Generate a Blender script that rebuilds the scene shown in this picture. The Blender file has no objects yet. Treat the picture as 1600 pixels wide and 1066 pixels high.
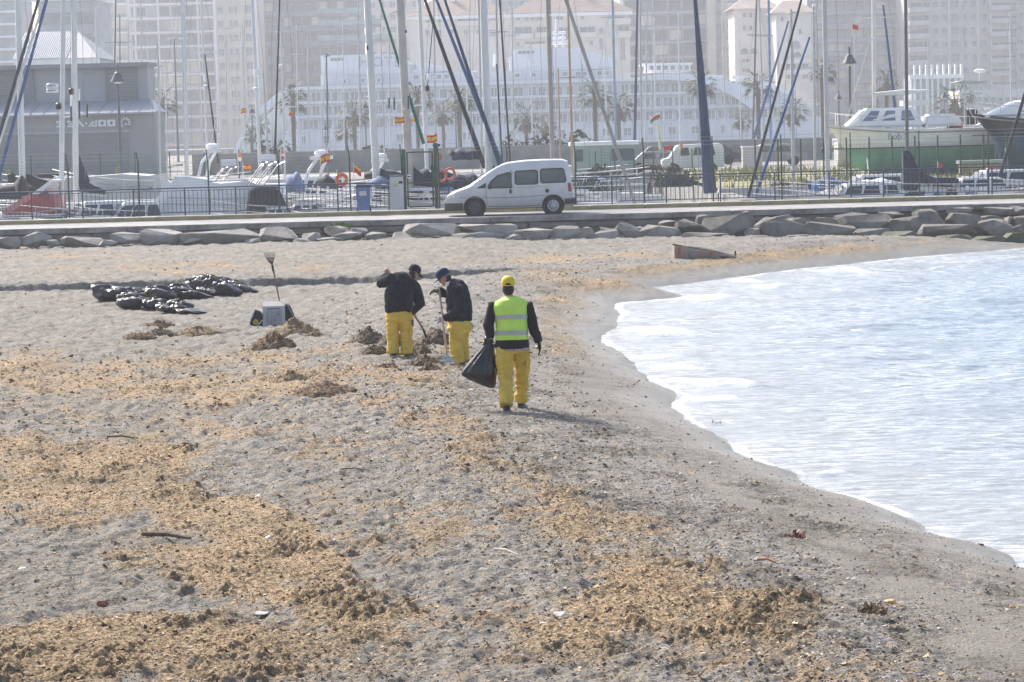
import bpy, bmesh, math, random
import numpy as np
from mathutils import Vector, Matrix, Euler
R_ = math.radians
random.seed(7); np.random.seed(7)
sc = bpy.context.scene
COL = sc.collection

# ---------------------------------------------------------------- camera
HC = 4.25                       # eye height above the sea
PITCH = math.atan(333/4000); ROLL = R_(1.5); FPX = 4000.0
_f = Vector((0, math.cos(PITCH), -math.sin(PITCH)))
_r0 = Vector((1, 0, 0)); _u0 = Vector((0, math.sin(PITCH), math.cos(PITCH)))
_r = math.cos(ROLL)*_r0 - math.sin(ROLL)*_u0
_u = math.sin(ROLL)*_r0 + math.cos(ROLL)*_u0
cam_d = bpy.data.cameras.new('camera'); cam = bpy.data.objects.new('camera', cam_d); COL.objects.link(cam)
cam_d.sensor_width = 36; cam_d.lens = 90; cam_d.clip_start = 0.5; cam_d.clip_end = 9000
cam.matrix_world = Matrix(((_r.x, _u.x, -_f.x, 0), (_r.y, _u.y, -_f.y, 0), (_r.z, _u.z, -_f.z, HC), (0, 0, 0, 1)))
sc.camera = cam
CAM = Vector((0, 0, HC))

# ---------------------------------------------------------------- light
SUN_EL, SUN_AZ = R_(40), R_(-36)     # azimuth measured from the view direction, minus = left
sun_dir = Vector((math.sin(SUN_AZ)*math.cos(SUN_EL), math.cos(SUN_AZ)*math.cos(SUN_EL), math.sin(SUN_EL)))
w = bpy.data.worlds.new('World'); sc.world = w; w.use_nodes = True
nt = w.node_tree; nt.nodes.clear()
sky = nt.nodes.new('ShaderNodeTexSky'); sky.sky_type = 'NISHITA'; sky.sun_disc = False
sky.sun_elevation = SUN_EL; sky.sun_rotation = SUN_AZ
sky.air_density = 0.75; sky.dust_density = 2.6; sky.ozone_density = 0.3; sky.altitude = 0
bg = nt.nodes.new('ShaderNodeBackground'); bg.inputs[1].default_value = 0.15
out = nt.nodes.new('ShaderNodeOutputWorld')
nt.links.new(sky.outputs[0], bg.inputs[0]); nt.links.new(bg.outputs[0], out.inputs[0])
sl = bpy.data.lights.new('sun', 'SUN'); sl.energy = 4.1; sl.angle = R_(9.0); sl.color = (1.0, 0.955, 0.90)
so = bpy.data.objects.new('sun', sl); COL.objects.link(so)
so.rotation_euler = (-sun_dir).to_track_quat('-Z', 'Y').to_euler()
sc.view_settings.view_transform = 'Standard'; sc.view_settings.look = 'None'
sc.view_settings.gamma = 1; sc.view_settings.use_curve_mapping = False
sc.view_settings.exposure = 0.82

# ---------------------------------------------------------------- pixel -> place
def ray(x, y): return (_f*FPX + _r*(x-800) + _u*(533-y)).normalized()
def at(x, y, Y):
    d = ray(x, y); return CAM + d*(Y/d.y)
def onz(x, y, z):
    d = ray(x, y); return CAM + d*((z-HC)/d.z)
def pj(P):
    v = Vector(P)-CAM; k = FPX/v.dot(_f)
    return 800+v.dot(_r)*k, 533-v.dot(_u)*k
def scl(Y): return FPX/Y      # px per metre at distance Y

# ---------------------------------------------------------------- noise
def _hash(ix, iy, s):
    h = (ix.astype(np.int64)*374761393 + iy.astype(np.int64)*668265263 + s*974711) & 0x7fffffff
    h = ((h ^ (h >> 13))*1274126177) & 0x7fffffff
    h = (h ^ (h >> 16))
    return (h & 0xffff)/65535.0
def vnoise(x, y, s=0):
    x = np.asarray(x, float); y = np.asarray(y, float)
    ix = np.floor(x).astype(np.int64); iy = np.floor(y).astype(np.int64); fx = x-ix; fy = y-iy
    fx = fx*fx*fx*(fx*(fx*6-15)+10); fy = fy*fy*fy*(fy*(fy*6-15)+10)
    a = _hash(ix, iy, s); b = _hash(ix+1, iy, s); c = _hash(ix, iy+1, s); d = _hash(ix+1, iy+1, s)
    return (a*(1-fx)+b*fx)*(1-fy)+(c*(1-fx)+d*fx)*fy
def fbm(x, y, s=0, o=4, g=0.5):
    t = 0; a = 1; n = 0; ca, sa = math.cos(0.6), math.sin(0.6)
    for k in range(o):
        t = t+a*vnoise(x, y, s+k*17); n += a; a *= g
        x, y = (x*ca-y*sa)*2.03+11.3, (x*sa+y*ca)*2.03+4.7
    return t/n
def sstep(a, b, x):
    t = np.clip((np.asarray(x, float)-a)/(b-a), 0, 1); return t*t*(3-2*t)

# ---------------------------------------------------------------- materials
def lin(c):
    if isinstance(c, str):
        c = tuple(int(c[i:i+2], 16)/255 for i in (0, 2, 4))
        c = tuple(v/12.92 if v <= .04045 else ((v+.055)/1.055)**2.4 for v in c)
    return (c[0], c[1], c[2], 1)
MATS = {}
def mat(name, col, rough=0.7, var=0.12, scale=3.0, bump=0.0, bscale=40, metal=0, col2=None, spec=0.5, coat=0, alpha=None, emit=None, trans=0):
    if name in MATS: return MATS[name]
    m = bpy.data.materials.new(name); m.use_nodes = True; n = m.node_tree.nodes; L = m.node_tree.links
    b = n['Principled BSDF']; b.inputs['Roughness'].default_value = rough; b.inputs['Metallic'].default_value = metal
    b.inputs['Specular IOR Level'].default_value = spec
    if coat: b.inputs['Coat Weight'].default_value = coat; b.inputs['Coat Roughness'].default_value = 0.08
    if trans: b.inputs['Transmission Weight'].default_value = trans
    c = lin(col)
    tc = n.new('ShaderNodeTexCoord')
    nz = n.new('ShaderNodeTexNoise'); nz.inputs['Scale'].default_value = scale; nz.inputs['Detail'].default_value = 6; nz.inputs['Roughness'].default_value = 0.65
    L.new(tc.outputs['Object'], nz.inputs['Vector'])
    rp = n.new('ShaderNodeValToRGB'); L.new(nz.outputs['Fac'], rp.inputs['Fac'])
    c2 = lin(col2) if col2 else tuple(max(0, v*(1-2*var)) for v in c[:3])+(1,)
    c1 = c if col2 else tuple(min(1, v*(1+var)) for v in c[:3])+(1,)
    rp.color_ramp.elements[0].position = 0.34; rp.color_ramp.elements[0].color = c2
    rp.color_ramp.elements[1].position = 0.62; rp.color_ramp.elements[1].color = c1
    L.new(rp.outputs['Color'], b.inputs['Base Color'])
    if bump:
        n2 = n.new('ShaderNodeTexNoise'); n2.inputs['Scale'].default_value = bscale; n2.inputs['Detail'].default_value = 5
        L.new(tc.outputs['Object'], n2.inputs['Vector'])
        bp = n.new('ShaderNodeBump'); bp.inputs['Strength'].default_value = bump; bp.inputs['Distance'].default_value = 0.02
        L.new(n2.outputs['Fac'], bp.inputs['Height']); L.new(bp.outputs['Normal'], b.inputs['Normal'])
    if alpha is not None: b.inputs['Alpha'].default_value = alpha
    if emit: b.inputs['Emission Color'].default_value = lin(emit); b.inputs['Emission Strength'].default_value = 1
    MATS[name] = m
    return m

# ---------------------------------------------------------------- mesh building
class MB:
    def __init__(s): s.v = []; s.f = []
    def add(s, vs, fs):
        o = len(s.v); s.v += [tuple(v) for v in vs]; s.f += [tuple(i+o for i in f) for f in fs]; return s
    def box(s, c, d, rz=0, M=None):
        x, y, z = d[0]/2, d[1]/2, d[2]/2
        vs = [Vector((i*x, j*y, k*z)) for k in (-1, 1) for j in (-1, 1) for i in (-1, 1)]
        if rz: q = Matrix.Rotation(rz, 3, 'Z'); vs = [q@v for v in vs]
        if M is not None: vs = [M@v for v in vs]
        vs = [v+Vector(c) for v in vs]
        return s.add(vs, [(0, 2, 3, 1), (4, 5, 7, 6), (0, 1, 5, 4), (2, 6, 7, 3), (0, 4, 6, 2), (1, 3, 7, 5)])
    def tube(s, pts, r, n=8, cap=True, flat=1.0):
        pts = [Vector(p) for p in pts]; k = len(pts)
        rs = list(r) if isinstance(r, (list, tuple)) else [r]*k
        vs = []; fs = []; up = None
        for i, p in enumerate(pts):
            t = (pts[min(i+1, k-1)]-pts[max(i-1, 0)])
            if t.length < 1e-9: t = Vector((0, 0, 1))
            t.normalize()
            if up is None: up = Vector((0, 1, 0)) if abs(t.y) < 0.9 else Vector((1, 0, 0))
            a = t.cross(up)
            if a.length < 1e-6: a = t.cross(Vector((0, 0, 1)))
            a.normalize(); b = a.cross(t).normalized(); up = b
            for j in range(n):
                th = 2*math.pi*j/n
                vs.append(p+a*math.cos(th)*rs[i]+b*math.sin(th)*rs[i]*flat)
        for i in range(k-1):
            for j in range(n):
                fs.append((i*n+j, i*n+(j+1) % n, (i+1)*n+(j+1) % n, (i+1)*n+j))
        if cap: fs += [tuple(range(n-1, -1, -1)), tuple(range((k-1)*n, k*n))]
        return s.add(vs, fs)
    def prism(s, poly, h, axis='z', base=0):   # poly of 2-tuples, extruded along axis from base to base+h
        n = len(poly)
        def P(a, b, c): return {'z': (a, b, c), 'y': (a, c, b), 'x': (c, a, b)}[axis]
        vs = [P(a, b, base) for a, b in poly]+[P(a, b, base+h) for a, b in poly]
        fs = [tuple(range(n-1, -1, -1)), tuple(range(n, 2*n))]+[(i, (i+1) % n, n+(i+1) % n, n+i) for i in range(n)]
        return s.add(vs, fs)
    def lathe(s, prof, n=16, c=(0, 0, 0), M=None):  # prof: (r, z)
        vs = []; fs = []; k = len(prof)
        for r, z in prof:
            for j in range(n):
                v = Vector((r*math.cos(2*math.pi*j/n), r*math.sin(2*math.pi*j/n), z))
                if M is not None: v = M@v
                vs.append(v+Vector(c))
        for i in range(k-1):
            for j in range(n): fs.append((i*n+j, i*n+(j+1) % n, (i+1)*n+(j+1) % n, (i+1)*n+j))
        fs += [tuple(range(n-1, -1, -1)), tuple(range((k-1)*n, k*n))]
        return s.add(vs, fs)
    def ell(s, c, r, n=12, m=8, M=None):
        prof = [(max(1e-3, math.sin(math.pi*i/m)), -math.cos(math.pi*i/m)) for i in range(m+1)]
        vs = []; fs = []
        for pr, z in prof:
            for j in range(n):
                v = Vector((pr*math.cos(2*math.pi*j/n)*r[0], pr*math.sin(2*math.pi*j/n)*r[1], z*r[2]))
                if M is not None: v = M@v
                vs.append(v+Vector(c))
        for i in range(m):
            for j in range(n): fs.append((i*n+j, i*n+(j+1) % n, (i+1)*n+(j+1) % n, (i+1)*n+j))
        return s.add(vs, fs)
    def loft(s, rings, cap=True):
        n = len(rings[0]); vs = [p for r in rings for p in r]; fs = []
        for i in range(len(rings)-1):
            for j in range(n): fs.append((i*n+j, i*n+(j+1) % n, (i+1)*n+(j+1) % n, (i+1)*n+j))
        if cap: fs += [tuple(range(n-1, -1, -1)), tuple(range((len(rings)-1)*n, len(rings)*n))]
        return s.add(vs, fs)
    def mesh(s, name, off=None):
        me = bpy.data.meshes.new(name)
        vs = s.v if off is None else [(v[0]-off[0], v[1]-off[1], v[2]-off[2]) for v in s.v]
        me.from_pydata(vs, [], s.f); me.validate(); me.update(); return me
    def build(s, name, m, parent=None, smooth=False, world=True, mods=None):
        off = None
        if parent is not None and world:
            off = wloc(parent)
        me = s.mesh(name, off); o = link(name, me, m, parent)
        bm = bmesh.new(); bm.from_mesh(me); bmesh.ops.recalc_face_normals(bm, faces=bm.faces); bm.to_mesh(me); bm.free()
        if smooth:
            for p in me.polygons: p.use_smooth = True
            if smooth != True: me.set_sharp_from_angle(angle=R_(smooth))
        return o
def wloc(o):
    p = Vector(o.location)
    while o.parent is not None: o = o.parent; p = p+Vector(o.location)
    return p
def link(name, me, m=None, parent=None):
    o = bpy.data.objects.new(name, me); COL.objects.link(o)
    if m is not None and not me.materials: me.materials.append(m)
    if parent is not None: o.parent = parent
    return o
def thing(name, loc, label, cat, group=None, rz=0):
    o = bpy.data.objects.new(name, None); COL.objects.link(o); o.location = loc; o.rotation_euler = (0, 0, rz)
    o.empty_display_size = 0.1
    return tag(o, label, cat, group)
def tag(o, label=None, cat=None, group=None, kind=None):
    if label: o['label'] = label
    if cat: o['category'] = cat
    if group: o['group'] = group
    if kind: o['kind'] = kind
    return o
def struct(o): o['kind'] = 'structure'; return o
def copy_tree(o, parent=None):
    c = o.copy(); COL.objects.link(c)
    if parent is not None: c.parent = parent
    for ch in list(o.children): copy_tree(ch, c)
    return c
def npmesh(name, co, quads, smooth=True):
    me = bpy.data.meshes.new(name)
    me.vertices.add(len(co)); me.vertices.foreach_set('co', np.ascontiguousarray(co, dtype=np.float32).ravel())
    nq = len(quads); k = quads.shape[1]
    me.loops.add(nq*k); me.loops.foreach_set('vertex_index', np.ascontiguousarray(quads, dtype=np.int32).ravel())
    me.polygons.add(nq); me.polygons.foreach_set('loop_start', np.arange(0, nq*k, k, dtype=np.int32))
    me.polygons.foreach_set('use_smooth', np.full(nq, smooth, dtype=bool))
    me.update(calc_edges=True); return me
def gridquads(nr, nc):
    i = np.arange(nr-1)[:, None]*nc+np.arange(nc-1)[None, :]; i = i.ravel()
    return np.stack([i, i+1, i+nc+1, i+nc], 1)
def attr(me, name, vals):
    a = me.attributes.new(name, 'FLOAT', 'POINT'); a.data.foreach_set('value', np.ascontiguousarray(vals, dtype=np.float32).ravel())
# ================================================================ BEACH AND SEA
SHORE_PX = [(1640,386),(1560,393),(1480,397),(1400,406),(1300,415.6),(1178,432),(1102,439.7),(1014,451),(1052,459),(1082,468),(1010,472),(955.7,476),(976,491.6),(961,499),(976,512),
 (958,523),(938,536),(966,547),(996,572),(1021,595),(1052,613),(1077,623),(1043,635),(1087,661),(1135,687),(1162,709),(1197,727),(1262,742),(1249,751),(1306,775),(1371,791),
 (1437,814),(1437,834),(1524,853),(1590,867),(1600,888)]
SHORE = [onz(x, y, 0.0) for x, y in SHORE_PX]
_p = [(p.x, p.y) for p in SHORE]
for _k in range(2):      # round the corners of the traced line
    _q = [_p[0]]
    for _a, _b in zip(_p[:-1], _p[1:]): _q += [(_a[0]*.75+_b[0]*.25, _a[1]*.75+_b[1]*.25), (_a[0]*.25+_b[0]*.75, _a[1]*.25+_b[1]*.75)]
    _p = _q+[_p[-1]]
SHORE = [(_p[0][0]+70, _p[0][1]+0.8)]+_p+[(6.2, 19.0), (9.0, 8.0), (13.0, -30.0)]
SH = np.array(SHORE)
def shore_d(X, Y):
    """signed distance to the waterline, positive inland"""
    X = np.asarray(X, float); Y = np.asarray(Y, float)
    best = np.full(X.shape, 1e9); 
    for i in range(len(SH)-1):
        a = SH[i]; b = SH[i+1]; e = b-a; L = e@e
        t = np.clip(((X-a[0])*e[0]+(Y-a[1])*e[1])/L, 0, 1)
        dx = X-(a[0]+t*e[0]); dy = Y-(a[1]+t*e[1]); best = np.minimum(best, dx*dx+dy*dy)
    ins = np.zeros(X.shape, bool)         # polygon of the sea
    P = np.vstack([SH, [[400, -30], [400, SH[0][1]]]])
    for i in range(len(P)):
        x1, y1 = P[i]; x2, y2 = P[(i+1) % len(P)]
        c = ((y1 > Y) != (y2 > Y))
        if y1 == y2: continue
        xi = (x2-x1)*(Y-y1)/(y2-y1)+x1
        ins ^= c & (X < xi)
    return np.where(ins, -1, 1)*np.sqrt(best)+.22*(fbm(X*1.1, Y*.5, 300, 3)-.5)+.05*(vnoise(X*6, Y*2.5, 301)-.5)
def zsmooth(X, Y, d=None):
    X = np.asarray(X, float); Y = np.asarray(Y, float)
    if d is None: d = shore_d(X, Y)
    z = 0.52*(1-np.exp(-np.maximum(d, 0)/1.3)) - 0.22*sstep(3.5, 8, d)
    z = np.where(d < 0, 0.16*d*np.where(d > -4, 1, 0)+np.where(d <= -4, -0.64+0.03*(d+4), 0), z)
    z = z + 0.13*sstep(70, 86, Y)*sstep(0, 3, d) - 0.75*sstep(6, 19, X)*sstep(79, 87, Y)
    ys = 67.6+0.5*np.sin(X*0.45)+0.25*np.sin(X*1.3+1)
    z = z + (0.16*sstep(-0.05, 0.07, Y-ys)-.06*np.exp(-((Y-ys+.25)/.3)**2))*(1-sstep(-2.0, 1.2, X))*sstep(0, 1, d)
    return z
def ground(x, y):
    """beach point seen at pixel (x, y)"""
    z = 0.35
    for _ in range(12):
        p = onz(x, y, z); z = 0.5*z+0.5*float(zsmooth(np.array([p.x]), np.array([p.y]))[0])
    return onz(x, y, z)
def zb(X, Y): return float(zsmooth(np.array([X]), np.array([Y]))[0])

# seaweed wrack: where it lies (traced as ellipses from the photograph, x, y, rx, ry, tilt deg, strength)
WR = [(250,600,330,38,4,.7),(60,580,200,30,0,.55),(480,608,110,16,0,.8),(120,720,260,42,4,1.0),(60,780,200,50,0,.85),(300,790,190,45,24,.95),(470,880,200,50,38,1.0),(330,900,180,45,10,.9),
 (250,1010,330,50,0,1.0),(520,960,110,40,20,.95),(60,1040,220,40,0,.9),(420,1050,280,30,0,.75),(150,660,200,18,0,.55),
 (650,640,120,50,25,.55),(740,720,120,50,35,.6),(860,790,150,60,30,.6),(980,880,210,80,25,.8),(1090,980,260,80,10,.85),(900,1010,180,60,0,.7),(1250,1050,200,40,0,.6),(760,960,190,70,0,.45),
 (930,460,110,60,0,.5),(1010,430,130,16,-8,.75),(1180,406,200,9,-4,.95),(1330,393,150,8,-4,1.0),(1230,396,170,8,-4,.9),(880,520,60,60,20,.45),(880,430,100,20,0,.6),
 (300,418,260,12,0,.45),(860,405,200,9,0,.4),(610,590,110,22,10,.7),(690,560,90,18,0,.6),(480,585,140,20,0,.7),(340,560,200,20,0,.55),(1000,400,70,8,0,.5),(100,400,200,8,0,.3)]
def wrack(px, py):
    m = np.zeros(px.shape)
    for x, y, rx, ry, t, s in WR:
        c, q = math.cos(R_(t)), math.sin(R_(t)); u = (px-x)*c+(py-y)*q; v = -(px-x)*q+(py-y)*c
        m = np.maximum(m, s*np.exp(-0.9*((u/rx)**2+(v/ry)**2)**1.3))
    return m
SMO = [(1560,1015,130,48,8),(1330,868,150,22,22),(1180,790,120,16,26),(1000,655,50,10,20),(1450,930,110,18,16),(930,590,30,30,30)]
def smooth_mask(px, py):
    m = np.zeros(px.shape)
    for x, y, rx, ry, t in SMO:
        c, q = math.cos(R_(t)), math.sin(R_(t)); u = (px-x)*c+(py-y)*q; v = -(px-x)*q+(py-y)*c; m = np.maximum(m, np.exp(-((u/rx)**2+(v/ry)**2)**2))
    return m
def px_of(X, Y, Z):
    vx, vy, vz = X, Y, Z-HC
    dz = vx*_f.x+vy*_f.y+vz*_f.z; dz = np.maximum(dz, 0.5)
    return 800+(vx*_r.x+vy*_r.y+vz*_r.z)*FPX/dz, 533-(vx*_u.x+vy*_u.y+vz*_u.z)*FPX/dz
def detail(X, Y, Z, d):
    """returns dz, wrack mask, darker-wrack mask"""
    px, py = px_of(X, Y, Z)
    land = sstep(0.15, 1.6, d)
    m0 = wrack(px, py)
    n1 = fbm(X*0.9, Y*0.45, 3, 5, .6); n2 = fbm(X*3.6, Y*3.0, 9, 5, .68); m0 = np.maximum(m0, .30*sstep(2.2, 4.5, d)*sstep(60, 38, Y)); smo = smooth_mask(px, py)
    n3 = fbm(X*11, Y*7, 13, 3, .6)
    wm = sstep(0.60, 0.80, m0*0.37+n1*0.50+n2*0.36+n3*.16)*sstep(0.04, .3, m0)
    # lumps of weed: overlapping rounded clods
    l1 = fbm(X*9, Y*7, 21, 4, .62); l2 = 1-np.abs(2*fbm(X*16, Y*13, 31, 3, .6)-1)
    big = sstep(.52, .72, fbm(X*2.3, Y*1.6, 41, 3))
    k = np.clip(1.25-0.004*np.abs(Y-20), .8, 1.25)
    lump = (0.046*(l1-.40)*2+0.040*(l2-.6))*k
    dz = wm*(0.012+lump*(0.6+1.1*big))
    # foot-trodden sand: hollows and ridges
    t1 = fbm(X*3.2, Y*2.6, 51, 4, .55); t2 = fbm(X*8, Y*6, 61, 3, .5)
    tro = sstep(2.0, 4.5, d)
    dz = dz+(1-wm)*tro*(0.13*(t1-.5)+0.085*(t2-.5))+(1-wm)*(1-tro)*land*0.035*(t2-.5)
    # line of footprints and dark weed parallel to the water
    fp = np.exp(-((d-(2.0+0.3*np.sin(Y*0.9)))/0.6)**2)*sstep(.46, .58, fbm(X*1.9, Y*1.3, 71, 3, .55))
    fp2 = np.exp(-((d-(3.1+0.25*np.sin(Y*0.7+1)))/0.5)**2)*sstep(.50, .60, fbm(X*2.4, Y*1.5, 75, 3, .55))*0.8
    fp = np.maximum(fp, fp2)
    dz = dz+land*fp*(0.02-0.16*np.abs(fbm(X*5, Y*5, 81, 3)-.5))
    dz = dz*land*(1-.85*smo)
    return dz, wm*land, fp*land, m0

def make_beach():
    ys = [10.0]
    while ys[-1] < 89.2:
        y = ys[-1]; ys.append(y+(0.1 if y < 14 else 0.06 if 66.6 < y < 68.6 else max(0.014, y*y/25500)))
    ys = np.array(ys); ys[-1] = 89.2
    u = np.linspace(-0.232, 0.232, 470)
    nr, nc = len(ys), len(u)
    X = ys[:, None]*u[None, :]; Y = np.repeat(ys[:, None], nc, 1)
    # never finer than needed: keep |X| reach
    d = shore_d(X, Y); Z = zsmooth(X, Y, d)
    dz, wm, fp, m0 = detail(X, Y, Z, d)
    Z2 = Z+dz
    co = np.stack([X, Y, Z2], -1).reshape(-1, 3)
    q = gridquads(nr, nc)
    keep = (d.ravel()[q].max(1) > -1.5)
    q = q[keep]
    used = np.unique(q); rm = np.full(len(co), -1); rm[used] = np.arange(len(used))
    me = npmesh('beach', co[used], rm[q])
    attr(me, 'weed', wm.ravel()[used]); attr(me, 'dark', fp.ravel()[used]); attr(me, 'shore', np.clip(d, -2, 12).ravel()[used])
    attr(me, 'zone', m0.ravel()[used]); _px, _py = px_of(X, Y, Z); attr(me, 'smooth', smooth_mask(_px, _py).ravel()[used])
    o = link('beach_sand', me, beach_mat()); struct(o)
    # coarse sand beyond the detailed part
    for sgn in (-1, 1):
        yy = np.linspace(10, 89.2, 120); uu = np.concatenate([np.linspace(0.235, 0.5, 20), np.linspace(0.6, 3, 14)])
        Xc = sgn*yy[:, None]*uu[None, :]; Yc = np.repeat(yy[:, None], len(uu), 1)
        dc = shore_d(Xc, Yc); Zc = zsmooth(Xc, Yc, dc)
        co = np.stack([Xc, Yc, Zc], -1).reshape(-1, 3); q = gridquads(len(yy), len(uu))
        me = npmesh('beach', co, q if sgn > 0 else q[:, ::-1]); z = np.zeros(len(co))
        attr(me, 'weed', z); attr(me, 'dark', z); attr(me, 'shore', np.clip(dc, -2, 12)); attr(me, 'zone', z); attr(me, 'smooth', z)
        struct(link('beach_sand', me, beach_mat()))
    yy = np.array([-30, -10, 10.0]); xx = np.linspace(-60, 60, 60)
    Xc = np.repeat(xx[None, :], 3, 0); Yc = np.repeat(yy[:, None], 60, 1); dc = shore_d(Xc, Yc); Zc = zsmooth(Xc, Yc, dc)
    co = np.stack([Xc, Yc, Zc], -1).reshape(-1, 3); me = npmesh('beach', co, gridquads(3, 60)); z = np.zeros(len(co))
    attr(me, 'weed', z); attr(me, 'dark', z); attr(me, 'shore', np.clip(dc, -2, 12)); attr(me, 'zone', z); attr(me, 'smooth', z)
    struct(link('beach_sand', me, beach_mat()))

def _node(n, t, **k):
    x = n.new(t)
    for a, b in k.items():
        if a in x.inputs: x.inputs[a].default_value = b
        else: setattr(x, a, b)
    return x
def beach_mat():
    if 'beach' in MATS: return MATS['beach']
    m = bpy.data.materials.new('beach'); MATS['beach'] = m; m.use_nodes = True; n = m.node_tree.nodes; L = m.node_tree.links
    b = n['Principled BSDF']
    geo = n.new('ShaderNodeNewGeometry'); P = geo.outputs['Position']
    def A(nm): a = n.new('ShaderNodeAttribute'); a.attribute_name = nm; return a.outputs['Fac']
    def noise(sc_, det=5, rough=.6, dist=0):
        x = n.new('ShaderNodeTexNoise'); x.inputs['Scale'].default_value = sc_; x.inputs['Detail'].default_value = det; x.inputs['Roughness'].default_value = rough
        L.new(P, x.inputs['Vector']); return x.outputs['Fac']
    def ramp(src, *st):
        r = n.new('ShaderNodeValToRGB'); L.new(src, r.inputs['Fac']); e = r.color_ramp.elements
        while len(e) < len(st): e.new(0.5)
        for i, (p, c) in enumerate(st): e[i].position = p; e[i].color = lin(c)
        return r.outputs['Color']
    def mix(f, a, c, mode='MIX'):
        x = n.new('ShaderNodeMix'); x.data_type = 'RGBA'; x.blend_type = mode
        if isinstance(f, float): x.inputs['Factor'].default_value = f
        else: L.new(f, x.inputs['Factor'])
        for s_, v in ((6, a), (7, c)):
            if isinstance(v, tuple): x.inputs[s_].default_value = v
            else: L.new(v, x.inputs[s_])
        return x.outputs[2]
    def math_(op, a, c=0.0, clamp=False):
        x = n.new('ShaderNodeMath'); x.operation = op; x.use_clamp = clamp
        for i, v in enumerate((a, c)):
            if isinstance(v, (int, float)): x.inputs[i].default_value = v
            else: L.new(v, x.inputs[i])
        return x.outputs[0]
    def mrange(v, a, c, lo=0., hi=1.):
        x = n.new('ShaderNodeMapRange'); L.new(v, x.inputs[0]); x.inputs[1].default_value = a; x.inputs[2].default_value = c; x.inputs[3].default_value = lo; x.inputs[4].default_value = hi; return x.outputs[0]
    sand = ramp(noise(1.2, 8, .7), (.3, (.180, .168, .148)), (.7, (.292, .274, .243)))
    grain = ramp(noise(55, 3, .8), (.34, (.38, .36, .34)), (.44, (.80, .79, .77)), (.57, (1.08, 1.07, 1.04)), (.68, (1.7, 1.66, 1.56)))
    sand = mix(0.85, sand, grain, 'MULTIPLY')
    # shingle: voronoi pebbles of mixed greys
    vo = n.new('ShaderNodeTexVoronoi'); vo.inputs['Scale'].default_value = 26; L.new(P, vo.inputs['Vector'])
    hsv = n.new('ShaderNodeSeparateColor'); L.new(vo.outputs['Color'], hsv.inputs[0])
    peb = ramp(hsv.outputs[0], (0, (.07, .068, .066)), (.3, (.17, .16, .15)), (.7, (.27, .25, .23)), (.93, (.36, .33, .29)), (1, (.50, .47, .42)))
    pf = math_('MULTIPLY', mrange(noise(2.2, 6, .65), .42, .60), mrange(A('smooth'), .1, .7, 1, .1))
    mott = ramp(noise(4.5, 7, .72), (.36, (.62, .61, .60)), (.50, (.98, .98, .97)), (.64, (1.18, 1.17, 1.14)))
    sand = mix(mrange(A('smooth'), .1, .7, .9, .15), sand, mott, 'MULTIPLY')
    sh = A('shore')
    band = math_('MULTIPLY', mrange(sh, 0.9, 2.2), mrange(sh, 7.5, 4.5))
    sand = mix(math_('MULTIPLY', pf, mrange(band, 0, 1, .25, .95)), sand, peb)
    weed = ramp(noise(26, 9, .8), (.36, (.055, .036, .020)), (.455, (.21, .142, .078)), (.53, (.385, .285, .17)), (.63, (.57, .455, .30)))
    wpatch = ramp(noise(.8, 4, .6), (.35, (.75, .74, .72)), (.6, (1.05, 1.0, .95)))
    weed = mix(.8, weed, wpatch, 'MULTIPLY')
    # scattered scraps where the mask is only partly there
    scr = math_('MULTIPLY', math_('MULTIPLY', mrange(noise(9, 8, .72), .54, .60), mrange(A('zone'), .05, .45, .10, .9)), mrange(A('smooth'), .1, .6, 1, .05))
    sc2 = math_('MULTIPLY', mrange(sh, .8, 2.0), scr)
    wf = math_('MAXIMUM', A('weed'), sc2, True)
    col = mix(wf, sand, weed)
    dk = math_('MULTIPLY', mrange(noise(14, 6, .7), .40, .55), A('dark'))
    col = mix(math_('MULTIPLY', dk, .8), col, ramp(noise(25, 4), (.3, (.045, .042, .032)), (.7, (.13, .12, .095))))
    # wet sand by the water
    wn = math_('ADD', sh, math_('MULTIPLY', math_('SUBTRACT', noise(.7, 4), .5), .9))
    wet = mrange(wn, 1.0, .35)
    col = mix(math_('MULTIPLY', wet, .75), col, (.25, .24, .215, 1))
    L.new(col, b.inputs['Base Color'])
    L.new(mrange(wet, 0, 1, .92, .55), b.inputs['Roughness'])
    b.inputs['Specular IOR Level'].default_value = .35
    hb = math_('ADD', math_('MULTIPLY', noise(38, 6, .75), .6), math_('MULTIPLY', noise(9, 5, .7), .6))
    hb = math_('ADD', hb, math_('MULTIPLY', mrange(vo.outputs['Distance'], .0, .5, 1, 0), .25))
    bp = n.new('ShaderNodeBump'); bp.inputs['Distance'].default_value = .045
    L.new(mrange(wet, 0, 1, .95, .45), bp.inputs['Strength'])
    L.new(hb, bp.inputs['Height']); L.new(bp.outputs['Normal'], b.inputs['Normal'])
    return m
make_beach()

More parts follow.
